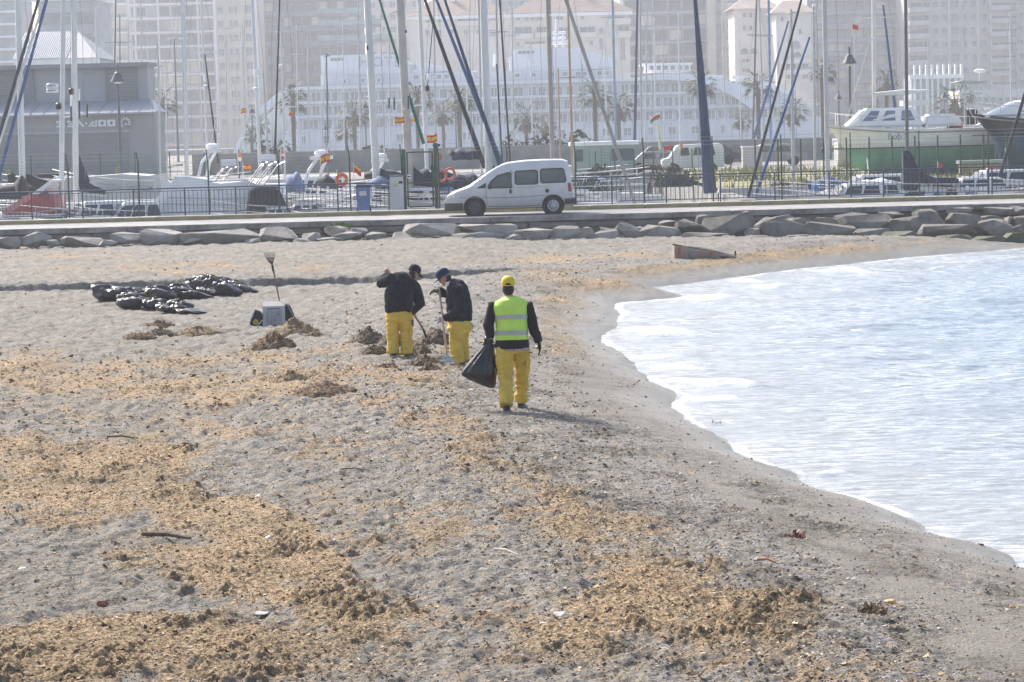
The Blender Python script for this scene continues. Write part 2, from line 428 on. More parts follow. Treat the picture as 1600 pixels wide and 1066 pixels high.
def make_sea():
    ys = [17.0]
    while ys[-1] < 93: y = ys[-1]; ys.append(y+max(0.04, y*y/19000))
    ys = np.array(ys); u = np.linspace(0.015, 0.24, 420)
    X = ys[:, None]*u[None, :]; Y = np.repeat(ys[:, None], len(u), 1)
    d = shore_d(X, Y)
    dep = sstep(0.0, 5.0, -d)
    rng = np.random.RandomState(3)
    Z = np.zeros(X.shape)
    for k in range(46):
        lam = 0.35*(1.07**k); th = R_(-88+rng.randn()*24)+R_(18)
        kx, ky = 2*math.pi/lam*math.cos(th), 2*math.pi/lam*math.sin(th)
        ph = kx*X+ky*Y+rng.rand()*6.28
        a = 0.0066*lam**0.75
        s = np.sin(ph+0.4*np.sin(X*.35+k)); Z += a*(s+0.35*np.abs(s)-.2)*(0.65+0.7*vnoise(X*.3, Y*.22, k))
    Z = Z*(0.25+0.75*dep)*0.62
    # little breakers close in, and thin edge running up the sand
    foam = np.zeros(X.shape)
    for (x, y, rx, ry, hgt) in [(1110,468,45,6,.10),(1200,450,60,5,.06),(1010,520,55,9,.10),(1050,526,70,7,.07),(1160,607,40,5,.13),(1100,600,90,7,.07),(1110,628,60,6,.06),(1330,425,80,5,.05),(1300,742,30,4,.05),(1020,560,50,4,.04),(1060,575,60,5,.05),(1180,440,50,4,.04)]:
        px, py = px_of(X, Y, np.zeros_like(X))
        g = np.exp(-(((px-x)/rx)**2+((py-y-1.5*np.sin(px*.07))/ry)**2)); Z += hgt*g*np.where(py > y, .9, .8); foam = np.maximum(foam, g)
    edge = np.exp(-((d+0.04)/(0.05+.22*fbm(X*.9,Y*.5,77,3)**1.5))**2)
    foam = np.clip(np.maximum(foam*.88, edge*.95*sstep(.30, .52, fbm(X*.9+3, Y*.55, 79, 3)))+0.26*np.exp(-((d+.7)/.8)**2)*fbm(X*1.3, Y*.6, 78, 3)*1.6, 0, 1)
    Z = Z+0.012; eb = sstep(.222, .239, X/Y); Z = Z*(1-eb)-.075*eb
    co = np.stack([X, Y, Z], -1).reshape(-1, 3); q = gridquads(len(ys), len(u))
    dq = d.ravel()[q].min(1); q = q[dq < 0.25]
    used = np.unique(q); rm = np.full(len(co), -1); rm[used] = np.arange(len(used))
    me = npmesh('sea', co[used], rm[q]); attr(me, 'foam', foam.ravel()[used]); attr(me, 'shore', np.clip(-d, -1, 20).ravel()[used])
    o = link('sea', me, sea_mat()); struct(o)
    mb = MB(); z = -0.06
    mb.add([(3000, -600, z), (3000, 88, z), (20.6, 88, z), (3.98, 17, z), (16, -600, z)], [(0, 1, 2, 3, 4)])
    o2 = mb.build('sea', sea_mat()); struct(o2); attr(o2.data, 'shore', np.full(len(o2.data.vertices), 15.0)); attr(o2.data, 'foam', np.zeros(len(o2.data.vertices)))
def sea_mat():
    if 'sea' in MATS: return MATS['sea']
    m = bpy.data.materials.new('sea'); MATS['sea'] = m; m.use_nodes = True; n = m.node_tree.nodes; L = m.node_tree.links
    b = n['Principled BSDF']; geo = n.new('ShaderNodeNewGeometry'); P = geo.outputs['Position']
    mp = n.new('ShaderNodeMapping'); mp.inputs['Scale'].default_value = (.55, 1.5, 1); mp.inputs['Rotation'].default_value = (0, 0, R_(8)); L.new(P, mp.inputs[0])
    def noise(s_, det=4, rough=.55, vec=None):
        x = n.new('ShaderNodeTexNoise'); x.inputs['Scale'].default_value = s_; x.inputs['Detail'].default_value = det; x.inputs['Roughness'].default_value = rough; L.new(vec or mp.outputs[0], x.inputs['Vector']); return x.outputs['Fac']
    def A(nm): a = n.new('ShaderNodeAttribute'); a.attribute_name = nm; return a.outputs['Fac']
    def math_(op, a, c=0.0, clamp=False):
        x = n.new('ShaderNodeMath'); x.operation = op; x.use_clamp = clamp
        for i, v in enumerate((a, c)):
            if isinstance(v, (int, float)): x.inputs[i].default_value = v
            else: L.new(v, x.inputs[i])
        return x.outputs[0]
    def mrange(v, a, c, lo=0., hi=1.):
        x = n.new('ShaderNodeMapRange'); L.new(v, x.inputs[0]); x.inputs[1].default_value = a; x.inputs[2].default_value = c; x.inputs[3].default_value = lo; x.inputs[4].default_value = hi; return x.outputs[0]
    f = math_('ADD', A('foam'), math_('SUBTRACT', noise(7, 7, .75), .5))
    f = math_('ADD', f, math_('MULTIPLY', math_('SUBTRACT', noise(22, 6, .8), .5), .9)); f = mrange(f, .55, 1.15)
    mp2 = n.new('ShaderNodeMapping'); mp2.inputs['Scale'].default_value = (.8, 2.4, 1); mp2.inputs['Rotation'].default_value = (0, 0, R_(3)); L.new(P, mp2.inputs[0])
    streak = mrange(noise(3.0, 8, .72, mp2.outputs[0]), .46, .64)  # pale streaks: foam film plus sparkle painted into the water colour
    streak = math_('MULTIPLY', streak, mrange(noise(.35, 5, .65, P), .34, .62, .25, 1.15))
    f = math_('MAXIMUM', f, math_('MULTIPLY', streak, .55), True)
    base = n.new('ShaderNodeMix'); base.data_type = 'RGBA'; L.new(mrange(A('shore'), 0, 7), base.inputs['Factor'])
    base.inputs[6].default_value = (.33, .35, .36, 1); base.inputs[7].default_value = (.22, .29, .35, 1)
    mx = n.new('ShaderNodeMix'); mx.data_type = 'RGBA'; L.new(f, mx.inputs['Factor']); L.new(base.outputs[2], mx.inputs[6]); mx.inputs[7].default_value = (.80, .81, .81, 1)
    L.new(mx.outputs[2], b.inputs['Base Color']); L.new(mrange(f, 0, 1, .10, .7), b.inputs['Roughness'])
    b.inputs['IOR'].default_value = 1.33
    h = math_('ADD', math_('MULTIPLY', noise(3.0, 6, .6), 1.0), math_('MULTIPLY', noise(11, 4, .6), .25))
    bp = n.new('ShaderNodeBump'); bp.inputs['Strength'].default_value = .9; bp.inputs['Distance'].default_value = .09; L.new(h, bp.inputs['Height']); L.new(bp.outputs['Normal'], b.inputs['Normal'])
    return m
make_sea()
# ================================================================ GROUND, QUAY, ROAD, ROCKS, HAZE
ZR = 1.18                # road level
YW = 89.0                # face of the quay wall
conc = mat('concrete', (.30, .285, .265), .9, .25, 1.5, .5, 30)
conc_d = mat('concrete_dark', (.20, .19, .175), .95, .3, 2.0, .8, 18)
cope_m = mat('coping_concrete', (.25, .24, .23), .9, .3, 1.0, .5, 30)
asph = mat('asphalt', (.30, .29, .285), .9, .12, 1.2, .3, 60)
gnd_m = mat('yard_ground', (.30, .28, .25), .95, .25, .15, .3, 4)
basin_m = mat('basin_water', (.16, .20, .22), .15, .2, .6, .5, 1.5)
mb = MB(); mb.add([(-3000, 160, 0), (9, 160, 0), (9, 109.5, 0), (60, 109.5, 0), (60, 94.5, 0), (-3000, 94.5, 0)], [(0, 5, 4, 3, 2, 1)])
struct(mb.build('marina_water', basin_m))
# yard behind the basin reaching the horizon
mb = MB(); z_ = 1.3
for (x0, x1, y0, y1) in [(-3000, 9, 162, 191), (9, 60, 150, 191), (60, 3000, 88, 191), (-3000, -24, 191, 285), (-3000, 3000, 285, 400)]: mb.add([(x0, y0, z_), (x1, y0, z_), (x1, y1, z_), (x0, y1, z_)], [(0, 1, 2, 3)])
struct(mb.build('yard_ground', gnd_m)); mb = MB(); mb.add([(-4000, 545, z_), (4000, 545, z_), (5000, 8000, z_), (-5000, 8000, z_)], [(0, 1, 2, 3)])
struct(mb.build('city_ground', gnd_m))
mb = MB(); mb.add([(-24, 191, 0), (3000, 191, 0), (3000, 285, 0), (-24, 285, 0)], [(0, 1, 2, 3)]); struct(mb.build('marina_water', basin_m))
mb = MB(); mb.add([(-3000, 400, 0), (3000, 400, 0), (3000, 545, 0), (-3000, 545, 0)], [(0, 1, 2, 3)]); struct(mb.build('harbour_water', basin_m))
mb = MB(); mb.box((1488, 285.3, .5), (3024, .6, 1.7)); struct(mb.build('basin_wall', conc)); mb = MB(); mb.box((0, 399.7, .5), (6000, .6, 1.7)); struct(mb.build('basin_wall', conc)); mb = MB(); mb.box((0, 545.3, .5), (6000, .6, 1.7)); struct(mb.build('basin_wall', conc))

mb = MB(); mb.box((-1495.5, 161.5, .3), (3009, 1, 1.96)); struct(mb.build('basin_wall', conc))
mb = MB(); mb.box((9.3, 130, .3), (.6, 62, 1.9)); struct(mb.build('basin_wall', conc))
# grass bank of the inner quay
xx = np.linspace(9, 60, 160); yy = np.linspace(110.0, 151, 80); X, Y = np.meshgrid(xx, yy)
Z = 1.27+0.30*fbm(X*.25, Y*.12, 5, 4)+0.12*fbm(X*1.5, Y*.8, 6, 3)
bank_m = mat('bank_grass', (.30, .28, .14), .95, .1, .5, .8, 12, col2=(.19, .20, .09))
struct(link('grass_bank', npmesh('grass_bank', np.stack([X, Y, Z], -1).reshape(-1, 3), gridquads(80, 160)), bank_m))
mb = MB(); mb.box((34.5, 109.75, .62), (51, .5, 1.64)); struct(mb.build('inner_quay_kerb', mat('pale_concrete', (.50, .48, .46), .9, .15, 1)))
# tufts of dry grass
rng = np.random.RandomState(11)
N = 9000; gx = rng.uniform(9.5, 55, N); gy = rng.uniform(110.5, 150, N); keep = fbm(gx*.35, gy*.2, 8, 3) > .42; gx, gy = gx[keep], gy[keep]
N = len(gx); h = rng.uniform(.12, .42, N)*(.5+1.0*fbm(gx*.5, gy*.3, 12, 2)); a = rng.uniform(0, 3.14, N); wd = rng.uniform(.03, .09, N); zb0 = 1.42
lx = rng.uniform(-.12, .12, N)
v = np.zeros((N, 3, 3)); v[:, 0] = np.stack([gx-wd*np.cos(a), gy-wd*np.sin(a), np.full(N, zb0)], 1); v[:, 1] = np.stack([gx+wd*np.cos(a), gy+wd*np.sin(a), np.full(N, zb0)], 1)
v[:, 2] = np.stack([gx+lx, gy, zb0+h], 1)
o = link('dry_grass', npmesh('dry_grass', v.reshape(-1, 3), np.arange(N*3).reshape(-1, 3), False), mat('dry_grass', (.38, .34, .16), .9, .1, .6, col2=(.22, .24, .10)))
tag(o, 'dry yellow green grass growing on the bank behind the railing', 'grass', kind='stuff')

# road, kerb, pavement strip behind
mb = MB(); mb.box((0, 91.6, ZR-.35), (160, 4.95, .7)); struct(mb.build('road', asph))
kerb_y = mat('kerb_yellow', (.44, .37, .17), .85, .25, .9, .3, 20, col2=(.27, .24, .16))
kb = thing('kerb', (0, 94.3, ZR), None, None); struct(kb)
kme = MB().box((0, 0, .0), (1.98, .30, .20)).mesh('kerb_stone')
bmk = bmesh.new(); bmk.from_mesh(kme); bmesh.ops.bevel(bmk, geom=bmk.edges[:], offset=.02, segments=1, affect='EDGES'); bmk.to_mesh(kme); bmk.free()
kme.materials.append(kerb_y)
for i in range(-14, 15):
    o = link('kerb_stone', kme, None, kb); o.location = (i*2.0, 0, .05+random.uniform(-.006, .006)); o.rotation_euler = (0, 0, random.uniform(-.002, .002))
mb = MB(); mb.box((0, 95.5, ZR-.18), (160, 2.1, .56)); struct(mb.build('pavement', mat('pavement_conc', (.40, .385, .36), .9, .2, 1.2)))
mb = MB(); mb.box((0, 95.8, .2), (160, 1.4, 1.36)); struct(mb.build('quay_block', conc))
# quay wall: masonry courses below, coping stones above
wall = thing('quay_wall', (0, YW, 0), None, None); struct(wall)
mb = MB(); mb.box((0, YW+.22, .2), (160, .4, 1.5)); mb.build('core', conc_d, wall)
rng = random.Random(5)
cps = []
def slab(w_, d_, h_, seed, j=.02, bev=.02):
    r = random.Random(seed); b = bmesh.new(); bmesh.ops.create_cube(b, size=1)
    for v_ in b.verts: v_.co = Vector((v_.co.x*w_, v_.co.y*d_, v_.co.z*h_))+Vector((r.uniform(-j, j), r.uniform(-j, j), r.uniform(-j, j)))
    bmesh.ops.bevel(b, geom=b.edges[:], offset=bev, segments=1, affect='EDGES'); me = bpy.data.meshes.new('slab'); b.to_mesh(me); b.free(); return me
cop = [slab(2.08, .46, .19, k, .006, .012) for k in range(5)]
for m_ in cop: m_.materials.append(cope_m)
for i in range(-12, 13):
    o = link('coping_stone', cop[i % 5], None, wall); o.location = (i*2.1+.4, -.02+rng.uniform(-.01, .01), ZR-.083+rng.uniform(-.004, .004))
stone_m = mat('wall_stone', (.215, .205, .19), .95, .3, 2.5, .9, 14, col2=(.12, .115, .105))
bl = [slab(1, .35, 1, 20+k, .035, .05) for k in range(8)]
for m_ in bl: m_.materials.append(stone_m)
x = -24.0; rows = [(.86, .25), (.59, .28), (.30, .30), (0.0, .30)]
for ri, (zc, hh) in enumerate(rows):
    x = -24.0+ri*.37
    while x < 25:
        ww = rng.uniform(.7, 1.5) if ri else rng.uniform(1.0, 2.1)
        o = link('wall_block', bl[rng.randrange(8)], None, wall); o.location = (x+ww/2, .02+rng.uniform(-.05, .03)-(0.05*ri), zc); o.scale = (ww-.02, 1, hh-.02); x += ww
# armour rocks along the foot of the wall, placed one by one
ROCKS = [(15,379,34,15,0),(57,375,42,17,0),(127,377,58,15,0),(197,371,46,14,0),(250,371,60,20,0),(300,377,30,8,0),(342,370,120,18,0),(436,368,57,19,0),(487,371,26,11,0),(525,362,36,12,0),(560,362,26,11,-8),(543,369,46,10,0),(592,370,38,11,0),(632,368,34,9,0),
 (672,359,84,15,0),(757,361,90,17,0),(747,370,72,13,0),(804,371,30,9,0),(833,368,58,17,0),(885,367,44,20,0),(912,368,34,18,0),(944,371,44,15,8),(960,366,44,14,-28),(984,364,44,17,-26),(1000,361,14,10,0),
 (1029,366,60,20,-4),(1081,358,48,24,6),(1100,346,24,15,0),(1098,371,72,12,0),(1137,358,70,34,0),(1169,345,20,24,20),(1176,366,24,14,0),(1173,374,52,9,0),(1215,360,82,26,-8),(1253,373,54,10,0),(1244,351,44,15,0),(1292,350,38,17,0),(1296,365,82,24,-6),
 (1353,352,82,24,0),(1362,369,54,21,6),(1415,353,52,26,-6),(1411,373,68,17,0),(1455,346,56,22,-8),(1481,362,86,19,0),(1508,349,54,22,-8),(1486,378,68,16,0),(1549,345,34,13,0),(1573,348,20,14,0),(1555,360,54,24,0),(1586,361,22,14,0),(1599,349,34,20,0),(1545,380,50,16,0),(1590,376,58,20,0),(1500,389,54,9,0),
 (1632,364,52,26,0),(1652,381,60,18,0),(1655,345,50,18,0),(1563,391,50,8,0),(1612,391,50,9,0),(1226,342,34,10,0),(1330,339,46,10,0),(1390,337,40,9,0),(1445,333,36,9,0),(1500,331,40,10,0),(1560,330,44,11,0),(1598,328,40,11,0),(1045,350,30,8,0),(-20,377,40,16,0),(-60,378,50,16,0),(85,380,26,8,0),(168,379,30,8,0),(395,377,26,7,0),(470,377,30,6,0),(516,375,40,6,0),(700,375,36,6,0),(869,377,30,6,0),(920,379,36,6,0),(1320,376,40,9,0),(1450,388,44,7,0)]
rock_dry = mat('rock_grey', (.35, .33, .30), .92, .25, 1.6, 1.0, 9, col2=(.20, .185, .16))
rock_dk = mat('rock_dark', (.235, .22, .195), .92, .25, 1.5, 1.0, 9, col2=(.115, .105, .09))
rock_gr = mat('rock_weedy', (.13, .13, .105), .9, .2, 2.0, .7, 14, col2=(.065, .085, .04))
def rock_mesh(rx, ry, rz_, seed, bev=.12):
    r = random.Random(seed); b = bmesh.new()
    for _ in range(16):
        while True:
            v_ = Vector((r.uniform(-1, 1), r.uniform(-1, 1), r.uniform(-1, 1)))
            k = (abs(v_.x)**3.2+abs(v_.y)**3.2+abs(v_.z)**3.2)**(1/3.2)
            if k > .55: break
        v_ /= k; b.verts.new((v_.x*rx, v_.y*ry, v_.z*rz_))
    res = bmesh.ops.convex_hull(b, input=b.verts[:])
    bmesh.ops.delete(b, geom=list(set(res['geom_interior']+res['geom_unused'])), context='VERTS')
    bmesh.ops.dissolve_limit(b, angle_limit=R_(12), verts=b.verts[:], edges=b.edges[:])
    bmesh.ops.bevel(b, geom=b.edges[:], offset=bev*min(rx, rz_), segments=2, affect='EDGES', profile=.6)
    bmesh.ops.triangulate(b, faces=b.faces[:])
    for v_ in b.verts:
        s = .04*min(rx, rz_); v_.co += Vector((r.uniform(-s, s), r.uniform(-s, s), r.uniform(-s, s)))
    me = bpy.data.meshes.new('rock'); b.to_mesh(me); b.free()
    for p in me.polygons: p.use_smooth = True
    me.set_sharp_from_angle(angle=R_(24)); return me
def size_word(w_): return 'small' if w_ < 32 else 'mid-sized' if w_ < 56 else 'large' if w_ < 80 else 'very long'
def shape_word(w_, h_): return 'flat' if h_ < w_*.27 else 'low' if h_ < w_*.36 else 'blocky' if h_ < w_*.55 else 'upright'
_rl = {}
for i, (x, y, w_, h_, t) in enumerate(ROCKS):
    yy_ = 88.55-max(0, (y-338))/30*1.1-3.2*min(1, max(0, (x-1000)/500))*max(0, (y-335))/50
    p = at(x, y, yy_); s = scl(yy_)
    o = link('armour_rock', rock_mesh(w_/2/s*1.2, max(.35, min(w_, 60)/2/s*.75), h_/2/s*1.5, 100+i, .07), rock_gr if (y > 371 and x > 1390) else (rock_dk if x > 1060 else rock_dry))
    o.location = p; o.rotation_euler = (0, R_(-t), random.uniform(-.12, .12))
    where = ('under the railing at far left' if x < 230 else 'below the white motor yacht' if x < 400 else 'left of the blue bin' if x < 556 else 'under the bin and gate' if x < 690 else 'under the white van' if x < 905 else
             'behind the derelict boat' if 1040 < x < 1200 else 'left of the derelict boat' if x <= 1040 else 'right of the derelict boat' if x < 1340 else 'under the dark mast' if x < 1480 else 'at the right water edge')
    n_left = sum(1 for q in ROCKS if q[0] < x)
    rowt = 'upper row' if (y < 352 and x > 1060) else ('waterline row' if y > 371 and x > 1390 else 'lower row')
    lab_ = f'{size_word(w_)} {shape_word(w_,h_)} {"green" if (y > 371 and x > 1390) else "dark" if x > 1060 else "pale"} rock {where}, {rowt}'
    _rl.setdefault(lab_, []).append((x, o))
ORD = ['', 'second ', 'third ', 'fourth ', 'fifth ', 'sixth ']
for lab_, li in _rl.items():
    li.sort(key=lambda q: q[0])
    for k_, (x, o) in enumerate(li):
        tag(o, lab_ if len(li) == 1 else lab_+', '+('leftmost' if k_ == 0 else ORD[k_]+'from left'), 'rock', 'armour rocks along the foot of the quay wall')
# small green weeds between the rocks
weed_m = mat('weed_leaf', (.12, .19, .05), .8, .2, 8)
def tuft(name, P, n, rad, hgt, m_, lab, cat, seed=0):
    r = random.Random(seed); mb = MB()
    for _ in range(n):
        a = r.uniform(0, 6.28); d = r.uniform(0, rad); bx, by = d*math.cos(a), d*math.sin(a)*.5
        tx, ty, tz = bx+r.uniform(-.5, .5)*hgt, by+r.uniform(-.3, .3)*hgt, hgt*r.uniform(.4, 1)*(1-.4*d/rad)
        q = r.uniform(.012, .035); mb.add([(bx-q, by, 0), (bx+q, by, 0), (tx+q, ty, tz*.9), (tx, ty, tz)], [(0, 1, 2, 3)])
    me = mb.mesh(name); o = link(name, me, m_); o.location = P; tag(o, lab, cat); return o
for x, y, lab in [(278, 370, 'green weeds between two pale rocks below the white motor yacht'), (712, 366, 'small green weed clump between rocks under the van front'), (931, 360, 'green weed clump at the wall foot right of the van'), (530, 352, 'dark weed tuft at the wall foot left of the bin')]:
    tuft('weed_clump', at(x, y+6, 88.3), 120, .45, .30, weed_m, lab, 'weeds', x)

# ---- haze: one closed box
hz = bpy.data.materials.new('haze'); hz.use_nodes = True; hn = hz.node_tree; hn.nodes.clear()
pv = hn.nodes.new('ShaderNodeVolumePrincipled'); pv.inputs['Density'].default_value = 0.00058
pv.inputs['Color'].default_value = (.94, .965, 1.0, 1); pv.inputs['Anisotropy'].default_value = 0.2
ho = hn.nodes.new('ShaderNodeOutputMaterial'); hn.links.new(pv.outputs[0], ho.inputs['Volume'])
mb = MB(); mb.box((0, 340, 29), (1400, 860, 62)); o = mb.build('haze', hz); tag(o, 'pale sea haze over the marina and the far towers', 'haze', kind='stuff')
# ================================================================ FAR BUILDINGS
GZ = 1.3
_rm = {}
def winmesh(w_, h_, glass, frame, key, d=.12, fr=.09, sill=True, muntin=0):
    """framed window facing -Y: frame proud, pane set back"""
    k = (round(w_, 2), round(h_, 2), glass.name, frame.name, muntin)
    if k in _rm: return _rm[k]
    mb = MB(); mb.box((0, -d*.25, 0), (w_, d*.5, h_)); n1 = len(mb.f)
    for sx in (-1, 1): mb.box((sx*w_/2, -d*.5, 0), (fr, d, h_+fr))
    mb.box((0, -d*.5, h_/2), (w_-fr, d, fr)); mb.box((0, -d*.7, -h_/2), (w_+fr*(3 if sill else -1), d*1.4, fr))
    for j in range(muntin): mb.box((-w_/2+w_*(j+1)/(muntin+1), -d*.4, 0), (fr*.6, d*.78, h_-fr))
    me = mb.mesh('window'); me.materials.append(glass); me.materials.append(frame)
    for i, p in enumerate(me.polygons): p.material_index = 0 if i < n1 else 1
    _rm[k] = me; return me
def boxmesh(w_, d_, h_, m_):
    k = ('b', round(w_, 3), round(d_, 3), round(h_, 3), m_.name)
    if k not in _rm: me = MB().box((0, 0, 0), (w_, d_, h_)).mesh('box'); me.materials.append(m_); _rm[k] = me
    return _rm[k]
class Bld:
    def __init__(s, name, label, cat, x0, x1, yref, D, ztop, depth, wm, group=None, walls=True, zbase=GZ):
        s.D = D; s.s = scl(D); a = at(x0, yref, D); b = at(x1, yref, D); s.xa, s.xb = a.x, b.x; s.yref = yref
        s.root = thing(name, ((a.x+b.x)/2, D+depth/2, zbase), label, cat, group); s.o = s.root.location
        s.ztop = ztop; s.depth = depth
        if walls: s.part('wall', (a.x+b.x)/2, D+depth/2, (zbase+ztop)/2, b.x-a.x, depth, ztop-zbase, wm)
    def part(s, name, x, y, z, w_, d_, h_, m_, par=None):
        o = link(name, boxmesh(w_, d_, h_, m_), None, par or s.root); o.location = (x-s.o.x, y-s.o.y, z-s.o.z); return o
    def z(s, x, y): return at(x, y, s.D).z
    def x(s, x, y=None): return at(x, s.yref if y is None else y, s.D).x
    def win(s, xp, yp, wpx, hpx, glass, frame, muntin=0, y0=0, name='window'):
        P = at(xp, yp, s.D); o = link(name, winmesh(wpx/s.s, hpx/s.s, glass, frame, 0, muntin=muntin, d=.3, fr=.14), None, s.root)
        o.location = (P.x-s.o.x, s.D-s.o.y+y0, P.z-s.o.z); return o
    def wgrid(s, cols, y_start, pitch, n, glass, frame, xref=None, skip=None):
        """cols: (x px at y_start, width px, height px, muntins, dy)"""
        P0 = at(cols[0][0], y_start, s.D)
        for (xp, wpx, hpx, mu, *dy) in cols:
            P = at(xp, y_start, s.D); dy = dy[0] if dy else 0
            for k in range(n):
                if skip and skip(xp, k): continue
                o = link('window', winmesh(wpx/s.s, hpx/s.s, glass, frame, 0, muntin=mu, d=.3, fr=.14), None, s.root)
                o.location = (P.x-s.o.x, s.D-s.o.y, P0.z-(k*pitch+dy)/s.s-s.o.z)
gl_b = mat('glass_blue', (.13, .15, .18), .25, .25, .3, spec=.6)
gl_g = mat('glass_grey', (.22, .24, .26), .3, .25, .3, spec=.6)
gl_d = mat('glass_dark', (.06, .08, .11), .2, .3, .3, spec=.7)
teal = mat('glass_teal', (.20, .31, .33), .2, .2, .4)
w_white = mat('wall_white', (.78, .78, .79), .7, .05, .2)
w_cream = mat('wall_cream', (.58, .54, .46), .8, .07, .2)
w_beige = mat('wall_beige', (.52, .50, .47), .8, .07, .2)
w_pale = mat('wall_pale', (.62, .58, .53), .8, .08, .2)
w_grey = mat('wall_grey', (.36, .37, .40), .8, .1, .3)
w_blue = mat('wall_blue', (.16, .19, .25), .6, .12, .3)
roof_b = mat('roof_brown', (.24, .17, .14), .85, .15, .4)
roof_r = mat('roof_red', (.30, .22, .19), .85, .15, .4)
roof_m = mat('roof_metal', (.20, .215, .245), .5, .08, .3)
curt = mat('curtain', (.62, .58, .50), .8, .1, .6)

# -- apartment tower with white frames (left)
def slabtower(name, label, x0, x1, yref, D, wall_m, glass, slab_m, pitch, ys, nfl, posts, depth=16, slabh=.45, proud=.9, post_w=.35, curtains=.25, bal=None, seed=1, ztop=None, group=None, cat='building', rail=None):
    r = random.Random(seed)
    s = 4000/D; zt = at(x0, ys, D).z+ (slabh if ztop is None else 0) if ztop is None else ztop
    b = Bld(name, label, cat, x0, x1, yref, D, zt, depth, wall_m)
    z0 = at((x0+x1)/2, ys, D).z; W = b.xb-b.xa
    xs = [b.x(p) for p in posts]
    for k in range(nfl+1):
        z = z0-k*pitch/s
        if z < GZ+.5: break
        b.part('floor_slab', (b.xa+b.xb)/2, D-proud/2, z, W+.3, proud, slabh, slab_m)
        if rail: b.part('balcony_rail', (b.xa+b.xb)/2, D-proud+.04, z+slabh/2+.5, W, .06, .9, rail)
    zc = (z0+max(GZ, z0-nfl*pitch/s))/2; hh = z0-max(GZ, z0-nfl*pitch/s)
    for x_ in xs: b.part('post', x_, D-proud*.4, zc, post_w, proud*.8-.05, hh, slab_m)
    edges = [b.xa]+xs+[b.xb]
    for k in range(nfl):
        z = z0-(k+.5)*pitch/s
        if z < GZ+1.5: break
        for i in range(len(edges)-1):
            ww = edges[i+1]-edges[i]-post_w
            if ww < .6: continue
            nn = max(1, round(ww/2.6)); cw = ww/nn
            for j in range(nn):
                if r.random() < .12: continue
                cur = r.random() < curtains
                o = link('window', winmesh(round(cw-.25, 1), round(pitch/s-slabh-.5, 1), curt if cur else glass, slab_m if r.random() < .3 else w_grey, 0, d=.2, fr=.12, sill=False), None, b.root)
                o.location = (edges[i]+post_w/2+(j+.5)*cw-b.o.x, D-b.o.y, z-b.o.z)
    return b
slabtower('apartment_tower', 'grey glazed apartment tower with white floor slabs behind the boat shed', 206, 337, 100, 620, w_grey, gl_b, w_white, 21.8, -60, 14, [214, 250, 289, 312], depth=22, slabh=.5, seed=3)
b = Bld('apartment_tower', 'cream apartment tower with rows of small square windows left of centre', 'building', 336, 404, 100, 600, 46, 18, w_cream)
b.wgrid([(342, 9, 11, 1), (357.5, 4.5, 11, 0), (366, 5, 11, 0), (386, 12, 12, 1)], -50, 21.7, 12, gl_g, w_cream)
b.part('corner_strip', b.xa+.3, 600-.15, 23, .6, .3, 43, w_white); b.part('corner_strip', b.xb-.3, 600-.15, 23, .6, .3, 43, w_white)
b = Bld('apartment_tower', 'pale narrow tower with slit windows at upper left', 'building', 152, 199, 60, 650, 50, 16, w_pale)
b.wgrid([(172, 3.2, 12, 0), (158, 3.2, 10, 0)], -40, 22.3, 9, gl_g, w_pale)
for k in range(10):
    z = b.z(195, -60+k*22.3); b.part('balcony', b.xb-1.2, 650-.6, z, 2.8, 1.2, .5, w_white); b.part('balcony_rail', b.xb-1.2, 650-1.15, z+.7, 2.8, .08, .9, teal)
b = Bld('apartment_tower', 'pale far tower behind the broad white and thick beige masts', 'building', 572, 662, 60, 690, 52, 14, w_pale)
b.wgrid([(582, 6, 9, 0), (597, 6, 9, 0), (612, 9, 9, 1), (630, 6, 9, 0), (646, 6, 9, 0)], -30, 19, 8, gl_g, w_pale)
b = Bld('apartment_tower', 'grey far tower filling the gap above the cream block', 'building', 700, 960, 60, 700, 52, 14, w_grey)
b.wgrid([(x_, 8, 9, 0) for x_ in range(712, 955, 17)], -30, 19, 4, gl_b, w_pale)
# -- low building with ribbed roof
b = Bld('pavilion', 'low pale building with ribbed silver roof above the boat shed', 'building', 28, 150, 60, 430, 17.5, 20, w_grey)
for k in range(8): b.part('column', b.xa+1+k*1.75, 430-.25, 12.2, .35, .5, 9.5, w_white)
b.part('fascia', (b.xa+b.xb)/2, 430-.7, 17.2, b.xb-b.xa+1, 1.4, .9, w_white)
r0 = b.root; mb = MB(); xa, xb = b.xa-.5, b.xb+.5
mb.add([(xa, 428, 17.7), (xb, 428, 17.7), (xb-5, 440, 22.5), (xa, 440, 22.5), (xa, 452, 17.7), (xb, 452, 17.7)], [(0, 1, 2, 3), (3, 2, 5, 4), (1, 5, 2), (0, 3, 4), (0, 4, 5, 1)])
mb.build('roof', roof_m, r0)
for k in range(27):
    t = k/27; x_ = xa+t*(xb-xa-5); MBr = MB(); MBr.add([(x_, 427.9, 17.78), (x_+.12, 427.9, 17.78), (x_+.12, 440, 22.62), (x_, 440, 22.62)], [(0, 1, 2, 3)])
    MBr.tube([(x_, 427.9, 17.8), (x_, 440, 22.6)], .09, 4); MBr.build('roof_rib', w_white, r0)
b = Bld('office_block', 'grey glass block with white flat roof rising behind the ribbed roof', 'building', 60, 152, 30, 500, 31, 18, w_grey)
for k in range(3): b.part('window_band', (b.xa+b.xb)/2, 500-.1, 27.6-k*4.2, b.xb-b.xa-1.5, .2, 2.3, gl_b)
b.part('roof', (b.xa+b.xb)/2, 508, 31.4, b.xb-b.xa+2, 20, .8, w_white)
b = Bld('glass_tower', 'teal glazed tower at the top left edge', 'building', -90, 26, 60, 560, 44, 20, w_grey)
